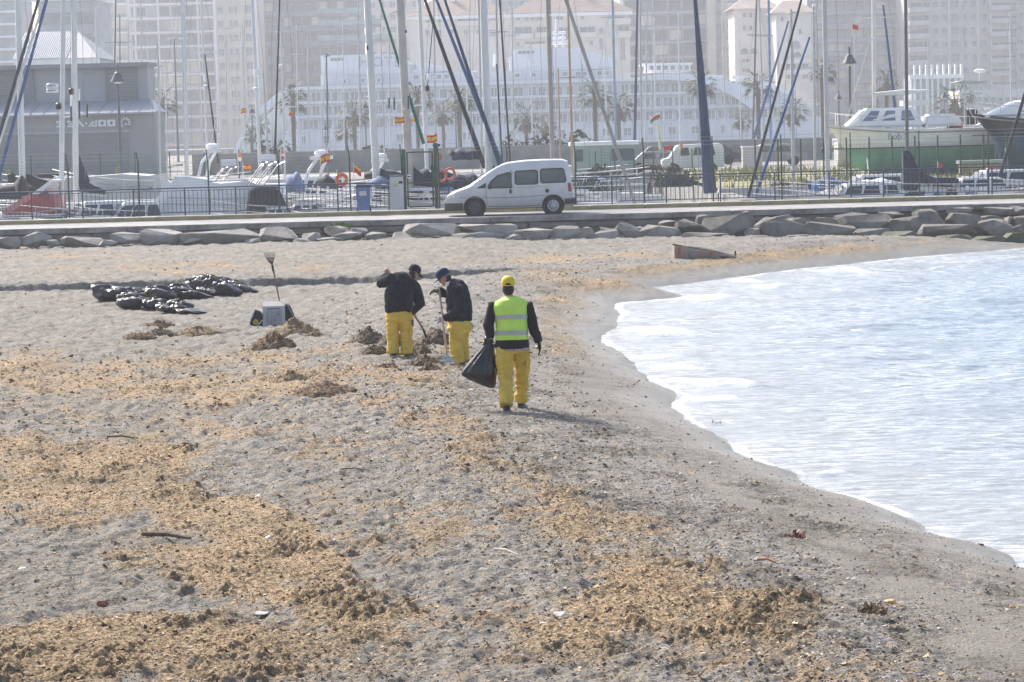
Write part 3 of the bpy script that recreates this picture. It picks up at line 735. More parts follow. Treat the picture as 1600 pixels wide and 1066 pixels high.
for k in range(16):
    z = 43-k*2.7; b.part('balcony_slab', (b.xa+b.xb)/2, 560-.6, z, b.xb-b.xa, 1.2, .5, w_white); b.part('balcony_glass', (b.xa+b.xb)/2, 560-1.0, z+.85, b.xb-b.xa-.6, .08, 1.1, teal)
# -- dark blue glass tower, centre left
slabtower('glass_tower', 'dark blue glass tower with stepped balconies left of the tallest masts', 402, 562, 60, 640, w_blue, gl_d, w_blue, 23.5, -50, 13, [430, 458, 486, 514, 541], depth=24, slabh=1.2, proud=1.4, post_w=.28, curtains=.14, seed=5, rail=None)
b = Bld('terrace_block', 'low grey block with teal glass terraces at the foot of the blue tower', 'building', 500, 600, 60, 600, 21, 14, w_grey)
for k, (x1_, yy_) in enumerate([(568, 24), (596, 42), (612, 66)]):
    za = b.z(540, yy_); xr = b.x(x1_, yy_); xl = b.x(498, yy_); b.part('terrace_slab', (xl+xr)/2, 600-2, za, xr-xl, 4, .7, gl_b); b.part('terrace_glass', (xl+xr)/2, 596.1, za+.9, xr-xl, .1, 1.2, teal)
# -- cream block with brown roofs
b = Bld('apartment_block', 'cream apartment block with brown hipped roofs behind the white yacht hotel', 'building', 640, 984, 60, 590, at(800, 22, 590).z, 18, w_pale)
zt = b.ztop
def hip(b, xl, xr, zt, hgt, d0, d1, m_, ov=1.2, name='roof', ridge=.35):
    mb = MB(); xl -= ov; xr += ov; d0 -= ov; d1 += ov; xm0 = xl+(xr-xl)*ridge; xm1 = xr-(xr-xl)*ridge; dm = (d0+d1)/2
    mb.add([(xl, d0, zt), (xr, d0, zt), (xr, d1, zt), (xl, d1, zt), (xm0, dm, zt+hgt), (xm1, dm, zt+hgt)], [(0, 1, 5, 4), (1, 2, 5), (2, 3, 4, 5), (3, 0, 4), (3, 2, 1, 0)])
    return mb.build(name, m_, b.root)
hip(b, b.x(640), b.x(790), zt, 5.2, 590, 608, roof_b); hip(b, b.x(800), b.x(984), zt+.05, 5.6, 590, 608, roof_b)
b.part('eaves_band', (b.xa+b.xb)/2, 590-.5, zt-.45, b.xb-b.xa+1.4, 1.2, .8, w_white)
for xp in (708, 765, 915): b.part('chimney', b.x(xp), 596, zt+3.6, 1.0, 1.0, 4.2, w_white)
for (x0_, x1_, y0_, y1_, mu) in [(766,776,26,33,0),(806,813,27,33,0),(820,826,26,33,0),(829,835,26,33,0),(838,848,25,33,1),(868,880,25,32,1),(907,913,25,31,0),(765,775,47,57,0),(936,943,44,54,0),(806,812,66,74,0),(921,927,64,71,0),(936,942,60,78,0),(969,977,60,94,1),(664,672,28,36,0),(683,690,28,36,0),(702,709,46,54,0),(724,731,46,54,0),(744,751,46,54,0),(664,672,47,57,0),(683,690,47,57,0),(950,956,25,32,0)]:
    b.win((x0_+x1_)/2, (y0_+y1_)/2, x1_-x0_, y1_-y0_, gl_g, w_pale, mu)
for (x0_, x1_, y0_, y1_) in [(804,831,42,56),(838,860,42,54),(873,888,43,66),(906,930,42,54),(966,984,40,52),(820,852,65,72),(715,760,26,36)]:
    b.win((x0_+x1_)/2, (y0_+y1_)/2, x1_-x0_, y1_-y0_, gl_b, w_pale, 1, name='loggia')
    P = at((x0_+x1_)/2, y1_, 590); b.part('balcony', P.x, 590-.7, P.z-.1, (x1_-x0_)/b.s+.6, 1.4, 1.1, w_pale)
P = at(968, 34, 590); b.part('corner_balcony', P.x, 590-.9, P.z, 5, 1.8, 1.4, w_pale); P = at(968, 56, 590); b.part('corner_balcony', P.x, 590-.9, P.z, 5, 1.8, 1.0, w_pale)
# -- dark glass tower centre right with cream piers
slabtower('glass_tower', 'dark glass tower with cream piers right of centre', 975, 1106, 60, 620, w_blue, gl_d, w_grey, 23, -50, 9, [998, 1020, 1044, 1066, 1088], depth=20, slabh=.7, proud=.8, post_w=.25, curtains=.08, seed=9)
b = Bld('stair_tower', 'narrow cream stair tower with teal balconies beside the dark glass tower', 'building', 1107, 1139, 60, 612, 44, 14, w_grey)
for x_ in (1112, 1133): b.part('pier', b.x(x_), 612-.5, 23, 1.9, 1.0, 42, w_cream)
b.wgrid([(1122, 6, 8, 0)], -40, 20, 9, gl_b, w_grey)
b2 = Bld('apartment_block', 'white apartment block with rounded teal balconies beside the cream stair tower', 'building', 1139, 1150, 60, 608, 40, 12, w_white)
for k in range(9):
    P = at(1143, -20+k*18.6, 608); b2.part('balcony', P.x+.2, 607, P.z-.7, 2.6, 2, .35, gl_b); b2.part('balcony_glass', P.x+.2, 606.05, P.z, 2.5, .08, 1.1, teal)
# -- pale block with red roofs
b = Bld('apartment_block', 'pale block with red tiled roofs and arched windows at centre right', 'building', 1148, 1215, 60, 575, at(1180, 14, 575).z, 16, w_pale)
hip(b, b.xa, b.xb, b.ztop, 3.2, 575, 591, roof_r)
for (x_, y_) in [(1163, 24), (1173, 24), (1163, 44), (1173, 44), (1204, 24), (1204, 44)]: b.win(x_, y_, 5, 8, gl_b, w_pale)
def archwin(b, xp, yp, wpx, hpx, glass):
    s = b.s; w_, h_ = wpx/s, hpx/s; pts = [(-w_/2, -h_/2), (w_/2, -h_/2)]+[(w_/2*math.cos(a), h_/2-w_/2+w_/2*math.sin(a)) for a in [i*math.pi/8 for i in range(9)]]
    mb = MB(); mb.prism(pts, -.15, 'y'); P = at(xp, yp, b.D); o = link('arched_window', mb.mesh('arched_window'), glass, b.root); o.location = (P.x-b.o.x, b.D-b.o.y, P.z-b.o.z)
archwin(b, 1163, 80, 11, 9, gl_b); archwin(b, 1178, 80, 9, 9, gl_b)
for y_ in (95, 110): b.win(1165, y_, 12, 6, gl_b, w_pale, 1)
b = Bld('apartment_block', 'pale stepped block with a red roof and dark arches left of the blue grey tower', 'building', 1213, 1268, 60, 560, at(1240, 20, 560).z, 14, w_pale)
hip(b, b.xa, b.xb, b.ztop, 3.0, 560, 574, roof_r)
for (x_, y_) in [(1222, 30), (1250, 50), (1236, 30)]: b.win(x_, y_, 5, 8, gl_b, w_pale)
archwin(b, 1244, 70, 12, 12, gl_g); archwin(b, 1246, 85, 11, 7, gl_b)
for y_ in (103, 120): b.part('balcony', b.x(1240), 560-.8, b.z(1240, y_-7), 7, 1.6, 1, w_pale); b.win(1236, y_, 14, 7, gl_b, w_pale, 1); b.win(1258, y_, 9, 7, gl_b, w_pale, 1)
# -- blue grey slab tower right
slabtower('apartment_tower', 'blue grey tower with long glazed balconies behind the white furled mast', 1262, 1421, 60, 625, w_grey, gl_g, mat('slab_bluegrey', (.26, .29, .35), .7, .1, .3), 21.2, -45, 12, [1290, 1322, 1350, 1385, 1400], depth=22, slabh=1.0, proud=1.6, post_w=.3, curtains=.3, seed=13, rail=None)
# -- long beige slab block far right
b = Bld('apartment_block', 'long beige apartment block with square windows at the right edge', 'building', 1419, 1790, 60, 605, 50, 18, w_beige)
b.wgrid([(1445, 8, 9, 0), (1461, 8, 9, 0), (1475, 8, 9, 0), (1491, 12, 12, 1), (1507, 6, 9, 0), (1521, 7, 9, 0), (1537, 8, 9, 0), (1595, 7, 9, 0), (1612, 7, 9, 0), (1630, 8, 9, 0), (1660, 8, 9, 0)], -34, 20.6, 9, gl_g, w_beige)
for k in range(9):
    z = b.z(1500, -34+k*20.6)
    for xp, wpx in ((1437, 34), (1566, 42), (1584, 12), (1690, 60)):
        b.part('balcony', b.x(xp), 605-.8, z-1.0, wpx/b.s, 1.6, 1.1, w_beige); b.win(xp, -34+k*20.6+1, wpx-4, 8, gl_b, w_beige, 2, name='loggia')
for xp in (1483, 1528, 1548): b.part('pilaster', b.x(xp), 605-.2, 25.5, .5, .4, 46, w_pale)
b = Bld('arcade', 'low pale arcade of tall columns in front of the beige block', 'building', 1424, 1500, 130, 520, at(1460, 120, 520).z, 10, w_grey)
for k in range(9): b.part('column', b.xa+.6+k*1.18, 520-.4, 8, .38, .8, 13.5, w_white)
b.part('cornice', (b.xa+b.xb)/2, 520-.5, b.ztop, b.xb-b.xa+1, 1.6, .8, w_white)
b = Bld('round_pavilion', 'low beige building behind the right hand boats', 'building', 1500, 1640, 150, 500, at(1550, 140, 500).z, 14, w_pale)
for k in range(12): b.win(1506+k*11.5, 158, 7, 12, gl_g, w_pale, 0)

# -- white yacht hotel
D = 520; S = scl(D)
yh_m = mat('yacht_white', (.80, .81, .84), .5, .04, .15); yh_w = mat('yacht_wall', (.56, .57, .60), .6, .05, .15); yh_g = mat('yacht_window', (.17, .19, .22), .3, .2, .5)
hotel = thing('yacht_hotel', (at(860, 240, D).x, D+12, 0), 'huge white yacht hotel with rows of cabin windows and curved arches', 'ship')
ho_ = Vector(hotel.location)
def hpart(name, poly, y0, y1, m_, par=hotel, yoff=0):
    """poly of px points on the plane y = D, extruded from y0 to y1"""
    pts = [at(x, y, D) for x, y in poly]; mb = MB(); mb.prism([(p.x, p.z) for p in pts], y1-y0, 'y', y0); return mb.build(name, m_, par)
hpart('hull', [(448, 206), (440, 225), (452, 256), (1268, 236), (1290, 222), (1296, 200), (1290, 184)], D, D+24, yh_m)
rowsy = [(163, 183), (183, 204), (143, 162)]
hpart('cabin_deck', [(452, 137), (450, 206), (1286, 186), (1240, 150), (1180, 132), (1100, 124)], D+1.2, D+22.8, yh_w)
for (x0_, y0_, x1_, y1_, h_) in [(446, 139, 1130, 120, 5), (448, 162, 1215, 141, 3), (448, 184, 1280, 163, 3), (446, 206, 1292, 184, 3)]:
    hpart('deck_slab', [(x0_, y0_-h_/2), (x0_, y0_+h_/2), (x1_, y1_+h_/2), (x1_, y1_-h_/2)], D-.4, D+23, yh_m)
hpart('upper_deck', [(498, 116), (500, 138), (960, 124), (957, 108)], D+4, D+20, yh_w)
hpart('superstructure', [(498, 86), (500, 117), (640, 113), (641, 98), (625, 86), (600, 83)], D+5, D+19, yh_m)
hpart('superstructure', [(640, 100), (642, 114), (706, 110), (690, 103), (665, 97)], D+5.2, D+18, yh_m)
hpart('superstructure', [(795, 88), (797, 112), (962, 106), (958, 90), (905, 74), (803, 76), (803, 86)], D+5, D+19, yh_m)
hpart('top_deck', [(1012, 100), (1012, 112), (1082, 110), (1080, 100)], D+4, D+16, yh_m)
hpart('top_deck_roof', [(1005, 98.5), (1005, 101), (1084, 100), (1084, 97.5)], D+3, D+17, yh_m)
def hwin(xp, yp, wpx, hpx, d=0, mu=0, m_=yh_g):
    P = at(xp, yp, D+d); o = link('window', winmesh(wpx/S, hpx/S, m_, yh_m, 0, d=.3, fr=.16, muntin=mu, sill=False), None, hotel); o.location = (P.x-ho_.x, D+d-ho_.y, P.z-ho_.z)
rr = random.Random(4)
for ri, (yl) in enumerate((152, 173.5, 195)):
    x_ = 462
    while x_ < 1262-(2-ri)*50:
        yc = yl-(x_-480)*.0262; w_ = rr.choice((9, 12, 12, 15)); hwin(x_, yc, w_, 14.5, 1.2, mu=1 if w_ > 10 else 0); x_ += w_+rr.choice((2.5, 3, 4, 7))
for x_ in (538, 567, 592, 808, 833, 862, 883, 903, 913, 937, 947): hwin(x_, 127-(x_-538)*.026+(-2 if x_ > 700 else 0), 6 if x_ < 700 else 9, 7.5, 4)
for k in range(5): hwin(650+k*12, 121-k*.3, 9, 8, 4)
for k in range(6): hwin(1018+k*11, 106, 8, 8, 4)
for k in range(22): hwin(478+k*36+rr.uniform(-4, 4), 219-k*.95, 12 if k % 3 else 7, 12, 0, mu=1)
hwin(527, 93, 22, 6, 5, mu=3); hwin(822, 82, 26, 6, 5, mu=3)
P = [at(x, y, D) for x, y in [(364, 247), (372, 225), (386, 200), (404, 176), (424, 157), (446, 143), (452, 137)]]
def arch(name, outer, inner, y0, y1):
    po = [at(x, y, D) for x, y in outer]; pi_ = [at(x, y, D) for x, y in inner]; mb = MB(); n = len(po)
    for i in range(n-1):
        mb.prism([(po[i].x, po[i].z), (po[i+1].x, po[i+1].z), (pi_[i+1].x, pi_[i+1].z), (pi_[i].x, pi_[i].z)], y1-y0, 'y', y0)
    return mb.build(name, yh_m, hotel)
arch('arch', [(362, 250), (372, 222), (388, 195), (408, 170), (430, 149), (450, 136)], [(368, 252), (378, 226), (394, 200), (414, 176), (436, 156), (454, 143)], D-2, D+3)
hpart('arch_screen', [(370, 250), (395, 200), (430, 163), (452, 146), (452, 252)], D+6, D+7, mat('screen_pale', (.55, .60, .66), .4, .1, .2))
arch('arch', [(1000, 119), (1040, 115.5), (1080, 115.5), (1120, 122), (1160, 134), (1190, 148)], [(1000, 127), (1040, 125), (1080, 127), (1115, 136), (1148, 153), (1172, 170)], D-2.2, D-.6)
arch('arch', [(1150, 117), (1180, 119), (1215, 131), (1245, 148), (1270, 168), (1292, 196), (1300, 222)], [(1150, 122), (1178, 125), (1210, 139), (1238, 156), (1261, 176), (1281, 204), (1288, 226)], D+8, D+10)
def text_mesh(txt, size, depth=.02, align='CENTER', m_=None, shear=0):
    c = bpy.data.curves.new('t', 'FONT'); c.body = txt; c.size = size; c.extrude = depth; c.align_x = align; c.align_y = 'CENTER'; c.shear = shear; c.resolution_u = 3
    o = bpy.data.objects.new('t', c); COL.objects.link(o); dg = bpy.context.evaluated_depsgraph_get(); me = bpy.data.meshes.new_from_object(o.evaluated_get(dg)); bpy.data.objects.remove(o)
    if m_: me.materials.clear(); me.materials.append(m_)
    return me
for ch, xp in (('H', 568), ('O', 590), ('T', 607), ('E', 621), ('L', 634)):
    P = at(xp, 97.5, D+5); o = link('letter', text_mesh(ch, 2.9, .08, m_=mat('letter_grey', (.40, .42, .50), .6, .05)), None, hotel); o.location = (P.x-ho_.x, D+4.85-ho_.y, P.z-ho_.z); o.rotation_euler = (R_(90), 0, 0)
for xp, y0_, y1_ in ((772, 84, 104), (869, 30, 74), (880, 55, 74)): MB().tube([at(xp, y1_, D+8), at(xp, y0_, D+8)], .25, 6).build('radar_mast', yh_m, hotel)
for yy_ in (52, 60, 68): a_ = at(862, yy_, D+8); b_ = at(884, yy_-1, D+8); MB().tube([a_, b_], .3, 6).build('cross_arm', yh_m, hotel)

# -- Boat shed with sign (left, near the marina)
D = 180; S = scl(D)
sh_m = mat('shed_grey', (.34, .335, .33), .7, .06, .2); sh_l = mat('shed_light', (.40, .40, .41), .6, .05, .2); sh_d = mat('shed_door', (.27, .27, .275), .7, .05, .5)
zt = at(110, 104, D).z; zl = at(110, 178, D).z; zm = at(110, 159, D).z
xr = at(243, 200, D).x; xru = at(218, 130, D).x; xl = -58
shed = thing('boat_shed', (xr-8, D+6, GZ), 'long grey boat showroom shed with metal canopy roof and white lettering', 'shed'); so_ = Vector(shed.location)
MB().box(((xl+xr)/2, D+2.5, (GZ+zl)/2), (xr-xl, 5, zl-GZ)).build('wall', sh_m, shed)
MB().box(((xl+xru)/2, D+6, (zm-.4+zt)/2), (xru-xl, 4, zt-zm+.4)).build('upper_wall', sh_l, shed)
MB().box(((xl+xru)/2, D+5.8, zt+.12), (xru-xl+.3, 5.2, .3)).build('roof', sh_d, shed)
MB().add([(xl, D-.5, zl), (xr+.1, D-.5, zl), (xru+.2, D+4, zm+.05), (xl, D+4, zm+.05), (xr+.1, D+5.5, zl), (xru+.2, D+5.4, zm+.05), (xl, D-.5, zl-.12), (xr+.1, D-.5, zl-.12)], [(0, 1, 2, 3), (1, 4, 5, 2), (6, 7, 1, 0)]).build('canopy_roof', mat('canopy_metal', (.38, .40, .45), .45, .05, .3), shed)
for k in range(60):
    x_ = xl+1+k*.95
    if x_ > xr: break
    x2 = min(x_-0.35*0, xru+.1); MB().tube([(x_, D-.5, zl+.03), (x2, D+4, zm+.08)], .035, 4).build('roof_seam', sh_l, shed)
def louvre(xa_, xb_, ya_, yb_):
    a_ = at(xa_, ya_, D+3.9); b_ = at(xb_, yb_, D+3.9); z1, z0 = a_.z, b_.z; MB().box(((a_.x+b_.x)/2, D+3.97, (z0+z1)/2), (b_.x-a_.x, .06, z1-z0)).build('louvre_back', sh_d, shed)
    n = int((z1-z0)/.105)
    me = boxmesh(b_.x-a_.x-.06, .09, .05, sh_l)
    for i in range(n):
        o = link('louvre_slat', me, None, shed); o.location = ((a_.x+b_.x)/2-so_.x, D+3.9-so_.y, z0+(i+.5)*(z1-z0)/n-so_.z); o.rotation_euler = (.5, 0, 0)
louvre(-120, 53, 112, 157); louvre(168, 216, 104, 155)
for x_ in (-60, 54, 110, 166): P = at(x_, 130, D+3.95); MB().box((P.x, D+3.95, (zm+zt)/2), (.08, .1, zt-zm)).build('panel_joint', sh_d, shed)
for (xa_, xb_) in ((-190, -40), (-12, 28), (38, 200)):
    a_ = at(xa_, 210, D); b_ = at(xb_, 210, D); hgt = at(100, 209, D).z-GZ
    MB().box(((a_.x+b_.x)/2, D-.02, GZ+hgt/2), (b_.x-a_.x, .1, hgt)).build('shutter_door', sh_d, shed)
    MB().box(((a_.x+b_.x)/2, D-.06, GZ+hgt+.08), (b_.x-a_.x+.3, .2, .16)).build('door_lintel', sh_l, shed)
    for k in range(6): MB().box(((a_.x+b_.x)/2, D-.09, GZ+hgt*(k+.5)/6), (b_.x-a_.x-.1, .03, .03)).build('shutter_rib', sh_m, shed)
wl = mat('sign_white', (.82, .82, .80), .5, .03)
def plate(name, polys, P, m_, par, dep=.08, k=1.0):
    mb = MB()
    for po in polys: mb.prism([(u*k, v*k) for u, v in po], -dep, 'y')
    o = link(name, mb.mesh(name), m_, par); q = wloc(par); o.location = (P.x-q.x, P.y-q.y, P.z-q.z); return o
# block letters S E A . D O O, each 0.5 m high
h = .46; k = 1
def seg(x0, x1, z0, z1): return [(x0, z0), (x1, z0), (x1, z1), (x0, z1)]
LET = {'S': [seg(0, .5, .34, .46), seg(0, .13, .2, .34), seg(0, .5, .17, .29), seg(.37, .5, .1, .17), seg(0, .5, 0, .12)],
       'E': [seg(0, .5, .34, .46), seg(0, .5, .17, .29), seg(0, .5, 0, .12), seg(0, .13, .12, .34)],
       'A': [[(0, .46), (.22, .46), (.62, 0), (.40, 0)], seg(0, .16, 0, .30)],
       '.': [[(.09*math.cos(a)+.09, .09*math.sin(a)+.23) for a in [i*.785 for i in range(8)]]],
       'D': [[(0, 0), (.24, 0), (.55, .35), (.55, .46), (.42, .46)], seg(.2, .68, 0, .13), seg(.55, .68, .13, .46), seg(.42, .55, .34, .46)],
       'O': [seg(0, .56, .33, .46), seg(0, .56, 0, .13), seg(0, .18, .13, .33), seg(.38, .56, .13, .33)]}
for ch, xp in (('S', 88), ('E', 105), ('A', 120), ('.', 133), ('D', 137), ('O', 153.8), ('O', 168)):
    P = at(xp, 198.2+(140-xp)*.024, D-.03); plate('letter', LET[ch], P, wl, shed)
P = at(196, 192, D-.1)
mb = MB(); mb.prism([(.42*math.cos(i*math.pi/12), .42*math.sin(i*math.pi/12)) for i in range(24)], -.06, 'y'); o = link('gear_badge', mb.mesh('badge'), sh_d, shed); o.location = (P.x-so_.x, P.y-so_.y, P.z-so_.z)
mb = MB()
for i in range(9):
    a = R_(-20+i*30); mb.prism([((.27 if q in (0, 3) else .41)*math.cos(a+(-.12 if q < 2 else .12)), (.27 if q in (0, 3) else .41)*math.sin(a+(-.12 if q < 2 else .12))) for q in range(4)], -.03, 'y')
n = 16
for i in range(n):
    a0, a1 = R_(-35+i*270/n), R_(-35+(i+1)*270/n); mb.prism([(.24*math.cos(a0), .24*math.sin(a0)), (.31*math.cos(a0), .31*math.sin(a0)), (.31*math.cos(a1), .31*math.sin(a1)), (.24*math.cos(a1), .24*math.sin(a1))], -.03, 'y')
o = link('gear_ring', mb.mesh('gear'), wl, shed); o.location = (P.x-so_.x, P.y-.07-so_.y, P.z-so_.z)
o = link('badge_text', text_mesh('BRP', .2, .01, m_=wl, shear=.3), None, shed); o.location = (P.x+.1-so_.x, P.y-.1-so_.y, P.z-.1-so_.z); o.rotation_euler = (R_(90), 0, 0)
ym = mat('number_yellow', (.55, .52, .12), .7, .05)
for ch, xp, yp in (('5', 13, 275), ('6', 185, 268)):
    P = at(xp, yp, D-.1); o = link('door_number', text_mesh(ch, 1.15, .01, m_=ym), None, shed); o.location = (P.x-so_.x, P.y-.02-so_.y, P.z-so_.z); o.rotation_euler = (R_(90), 0, 0)
# ================================================================ YARD FURNITURE, PALMS, LAMPS
wallg = mat('yard_wall', (.30, .295, .28), .9, .15, .6, .3, 5)
mb = MB(); a_ = at(985, 250, 190); b_ = at(1300, 250, 190); mb.box(((a_.x+b_.x)/2, 190, 2.1), (b_.x-a_.x, .4, 1.7))
o = mb.build('yard_wall', wallg); tag(o, 'long low grey wall behind the parked cars and palm trunks', 'wall')
a_ = at(300, 250, 190); b_ = at(975, 250, 190); o = MB().box(((a_.x+b_.x)/2, 190.2, 2.05), (b_.x-a_.x, .4, 1.7)).build('yard_wall', wallg); tag(o, 'low grey wall far behind the moored boats left of the van', 'wall')
palm_t = mat('palm_trunk', (.12, .09, .065), .95, .3, 1.5, .6, 6); palm_l = mat('palm_leaf', (.055, .085, .025), .7, .35, .8, col2=(.02, .035, .012)); palm_d = mat('palm_skirt', (.12, .085, .05), .95, .25, 1.2)
def palm_meshes(seed):
    r = random.Random(seed); crown = MB(); skirt = MB()
    for i in range(58):
        az = r.uniform(0, 6.28); el = R_(r.uniform(-25, 80)); L = r.uniform(1.2, 1.75); c = Vector((math.cos(az), math.sin(az), 0)); sd = Vector((-math.sin(az), math.cos(az), 0))
        p = Vector((0, 0, 0)); pts = [p.copy()]; e = el
        for k in range(3): p = p+(c*math.cos(e)+Vector((0, 0, 1))*math.sin(e))*L*.25; pts.append(p.copy()); e -= R_(12)
        for j in range(9):
            a = R_(-75+j*150/8); dirv = (c*math.cos(e)+Vector((0, 0, 1))*math.sin(e))*math.cos(a)+sd*math.sin(a)
            tip = p+dirv*L*.55*r.uniform(.8, 1.1)+Vector((0, 0, -.14*abs(math.sin(a))-.1)); w_ = sd*math.cos(a)*.05-(c*math.sin(a))*.05
            crown.add([p-w_, p+w_, tip], [(0, 1, 2)])
        crown.add([pts[0]-sd*.025, pts[0]+sd*.025, pts[3]+sd*.02, pts[3]-sd*.02], [(0, 1, 2, 3)])
    for i in range(26):
        az = r.uniform(0, 6.28); c = Vector((math.cos(az), math.sin(az), 0)); sd = Vector((-math.sin(az), math.cos(az), 0)); L = r.uniform(.7, 1.5)
        p0 = c*.18+Vector((0, 0, r.uniform(-.2, .1))); p1 = c*r.uniform(.4, .75)+Vector((0, 0, -L))
        skirt.add([p0-sd*.1, p0+sd*.1, p1+sd*.16, p1-sd*.16], [(0, 1, 2, 3)])
    tr = MB(); tr.tube([(r.uniform(-.04, .04), 0, -k/8) for k in range(9)], [.62-.02*k if k < 8 else .8 for k in range(9)][::1], 9)
    return crown.mesh('palm_crown'), skirt.mesh('palm_skirt'), tr.mesh('palm_trunk')
PM = [palm_meshes(k) for k in range(4)]
for c, s_, t_ in PM: c.materials.append(palm_l); s_.materials.append(palm_d); t_.materials.append(palm_t)
PALMS = [(253, 162, 1.15, 0, 300, 'palm with a bright green tip right of the boat shed'), (457, 156, 1.15, 0, 300, 'tall palm with a fan crown left of the yacht hotel windows'), (405, 196, .9, 1, 330, 'small dark palm under the left arch of the hotel'),
 (553, 178, 1.2, 1, 330, 'dark palm with a shaggy skirt above the blue bin'), (541, 205, .8, 0, 300, 'short palm just left of the shaggy palm above the bin'), (651, 150, 1.1, 0, 300, 'palm half hidden behind the thick beige mast'), (692, 180, .95, 1, 330, 'palm with brown skirt behind the gate'),
 (717, 160, 1.15, 0, 300, 'tall palm between the two dark slanting stays'), (822, 186, 1.2, 1, 330, 'palm with drooping skirt above the van roof'), (853, 196, .9, 1, 360, 'small dark palm just right of the palm above the van roof'), (929, 150, 1.15, 0, 300, 'palm crossed by the taupe leaning mast'),
 (966, 168, 1.3, 1, 330, 'thick palm just right of the leaning taupe mast'), (1094, 132, 1.1, 0, 300, 'tall palm behind the tapering navy furled sail'), (1157, 186, .95, 1, 360, 'short palm with brown skirt left of the blue stays'), (1184, 135, 1.1, 0, 300, 'tall palm below the red roofed block'),
 (1238, 176, 1.2, 1, 330, 'dark palm between the blue stay and the grey mast'), (1284, 112, .95, 0, 300, 'slender tall palm beside the thick grey mast'), (1385, 128, 1.1, 1, 330, 'palm behind the white furled boom'), (1492, 163, 1.6, 1, 300, 'wide low palm behind the large white boat'), (1370, 172, .9, 0, 330, 'low palm at the foot of the white mast'), (393, 210, .7, 0, 300, 'tiny palm left of the hotel arch foot')]
for i, (x, y, sc_, sk, D, lab) in enumerate(PALMS):
    P = at(x, y, D); base = GZ; t = thing('palm_tree', (P.x, D, base), lab, 'palm tree', 'palm trees along the marina road')
    c, s_, tr = PM[i % 4]; k = sc_*1.2
    o = link('crown', c, None, t); o.location = (0, 0, P.z-base); o.scale = (k, k, k); o.rotation_euler = (0, 0, i*1.3)
    if sk: o = link('skirt', s_, None, t); o.location = (0, 0, P.z-base); o.scale = (k*.9,)*3
    o = link('trunk', tr, None, t); o.location = (0, 0, P.z-base); o.scale = (k*.34, k*.34, P.z-base)
lampm = mat('lamp_iron', (.10, .11, .12), .5, .1, 2); lampg = mat('lamp_glass', (.75, .75, .72), .3, .03)
def lamp(x, ytop, D, lab, k=1.0, two=False):
    P = at(x, ytop, D); t = thing('street_lamp', (P.x, D, GZ), lab, 'street lamp', 'lamps along the marina road'); H = P.z-GZ
    MB().tube([(0, 0, 0), (0, 0, H)], [.075*k, .055*k], 8).build('pole', lampm, t, world=False)
    for sx in ((-1,) if not two else (-1, 1)):
        if two: MB().tube([(0, 0, H-.8), (sx*.9, 0, H-.3)], .03, 6).build('arm', lampm, t, world=False)
        c = (sx*.9 if two else 0, 0, H-.55*k)
        MB().lathe([(.36*k, -.25*k), (.34*k, -.2*k), (.14*k, .18*k), (.05*k, .24*k)], 14, c).build('shade', lampm, t, world=False)
        MB().lathe([(.05, -.36*k), (.2*k, -.3*k), (.2*k, -.26*k)], 10, c).build('bulb', lampg, t, world=False)
for a in [(183, 102, 150, 'bell shaped street lamp in front of the boat shed louvres', 1.2), (1327, 74, 150, 'tall bell shaped street lamp right of the thick grey mast', 1.2), (1310, 142, 240, 'small bell street lamp just left of the tall one', 1), (1475, 140, 250, 'bell street lamp between the beige block and the white boat', 1),
          (570, 156, 240, 'bell street lamp beside the broad white mast', 1), (393, 164, 250, 'bell street lamp beside the cream tower windows', 1), (711, 150, 260, 'bell street lamp among the dark stays left of the van', 1), (508, 192, 260, 'short street lamp in front of the hotel cabins', .9)]: lamp(*a)
for (x, y, D, lab) in [(272, 60, 300, 'tall road lamp with a flat arm in front of the glazed tower')]:
    P = at(x, y, D); t = thing('street_lamp', (P.x, D, GZ), lab, 'street lamp'); H = P.z-GZ
    MB().tube([(0, 0, 0), (0, 0, H)], [.13, .08], 8).build('pole', lampm, t, world=False); MB().box((-.4, 0, H), (.9, .3, .12)).build('lamp_head', lampg, t, world=False)
# green cabin
D = 153; a_ = at(897, 250, D); b_ = at(992, 250, D); zt = at(940, 223, D).z
cab = thing('cabin', ((a_.x+b_.x)/2, D+1.2, GZ), 'pale green site cabin with white roof behind the rear of the van', 'cabin'); W = b_.x-a_.x
gcm = mat('cabin_green', (.30, .42, .36), .7, .06, .5); wm_ = mat('white_paint', (.78, .78, .77), .5, .04, 1)
MB().box((0, 0, (zt-GZ-.25)/2+.12), (W, 2.4, zt-GZ-.25)).build('wall', gcm, cab, world=False)
MB().box((0, -.1, zt-GZ-.05), (W+.5, 3.0, .22)).build('roof', wm_, cab, world=False)
for u, w_ in ((-.42, .5), (.18, .4), (.36, .9)): MB().box((u*W, -1.21, (zt-GZ)*.62), (w_, .06, .7)).build('window', gl_d, cab, world=False)
for u in (-.25, -.05, .1): MB().box((u*W, -1.21, (zt-GZ)/2), (.03, .03, zt-GZ-.4)).build('panel_joint', mat('green_dark', (.14, .22, .18), .7), cab, world=False)
# utility cabinet + grey container
for x0, x1, y0, y1, D, m_, lab, nm, cat in [(1160, 1190, 230, 262, 160, w_pale, 'pale utility cabinet behind the railing left of the blue stays', 'utility_cabinet', 'cabinet')]:
    a_ = at(x0, y1, D); b_ = at(x1, y0, D); t = thing(nm, ((a_.x+b_.x)/2, D, GZ), lab, cat); h_ = b_.z-GZ; w_ = b_.x-a_.x
    MB().box((0, 0, h_/2), (w_, .8, h_)).build('body', m_, t, world=False); MB().box((0, 0, h_+.04), (w_+.1, .9, .08)).build('lid', wm_, t, world=False); MB().box((0, -.41, h_/2), (w_-.15, .03, h_-.2)).build('door', w_pale, t, world=False)

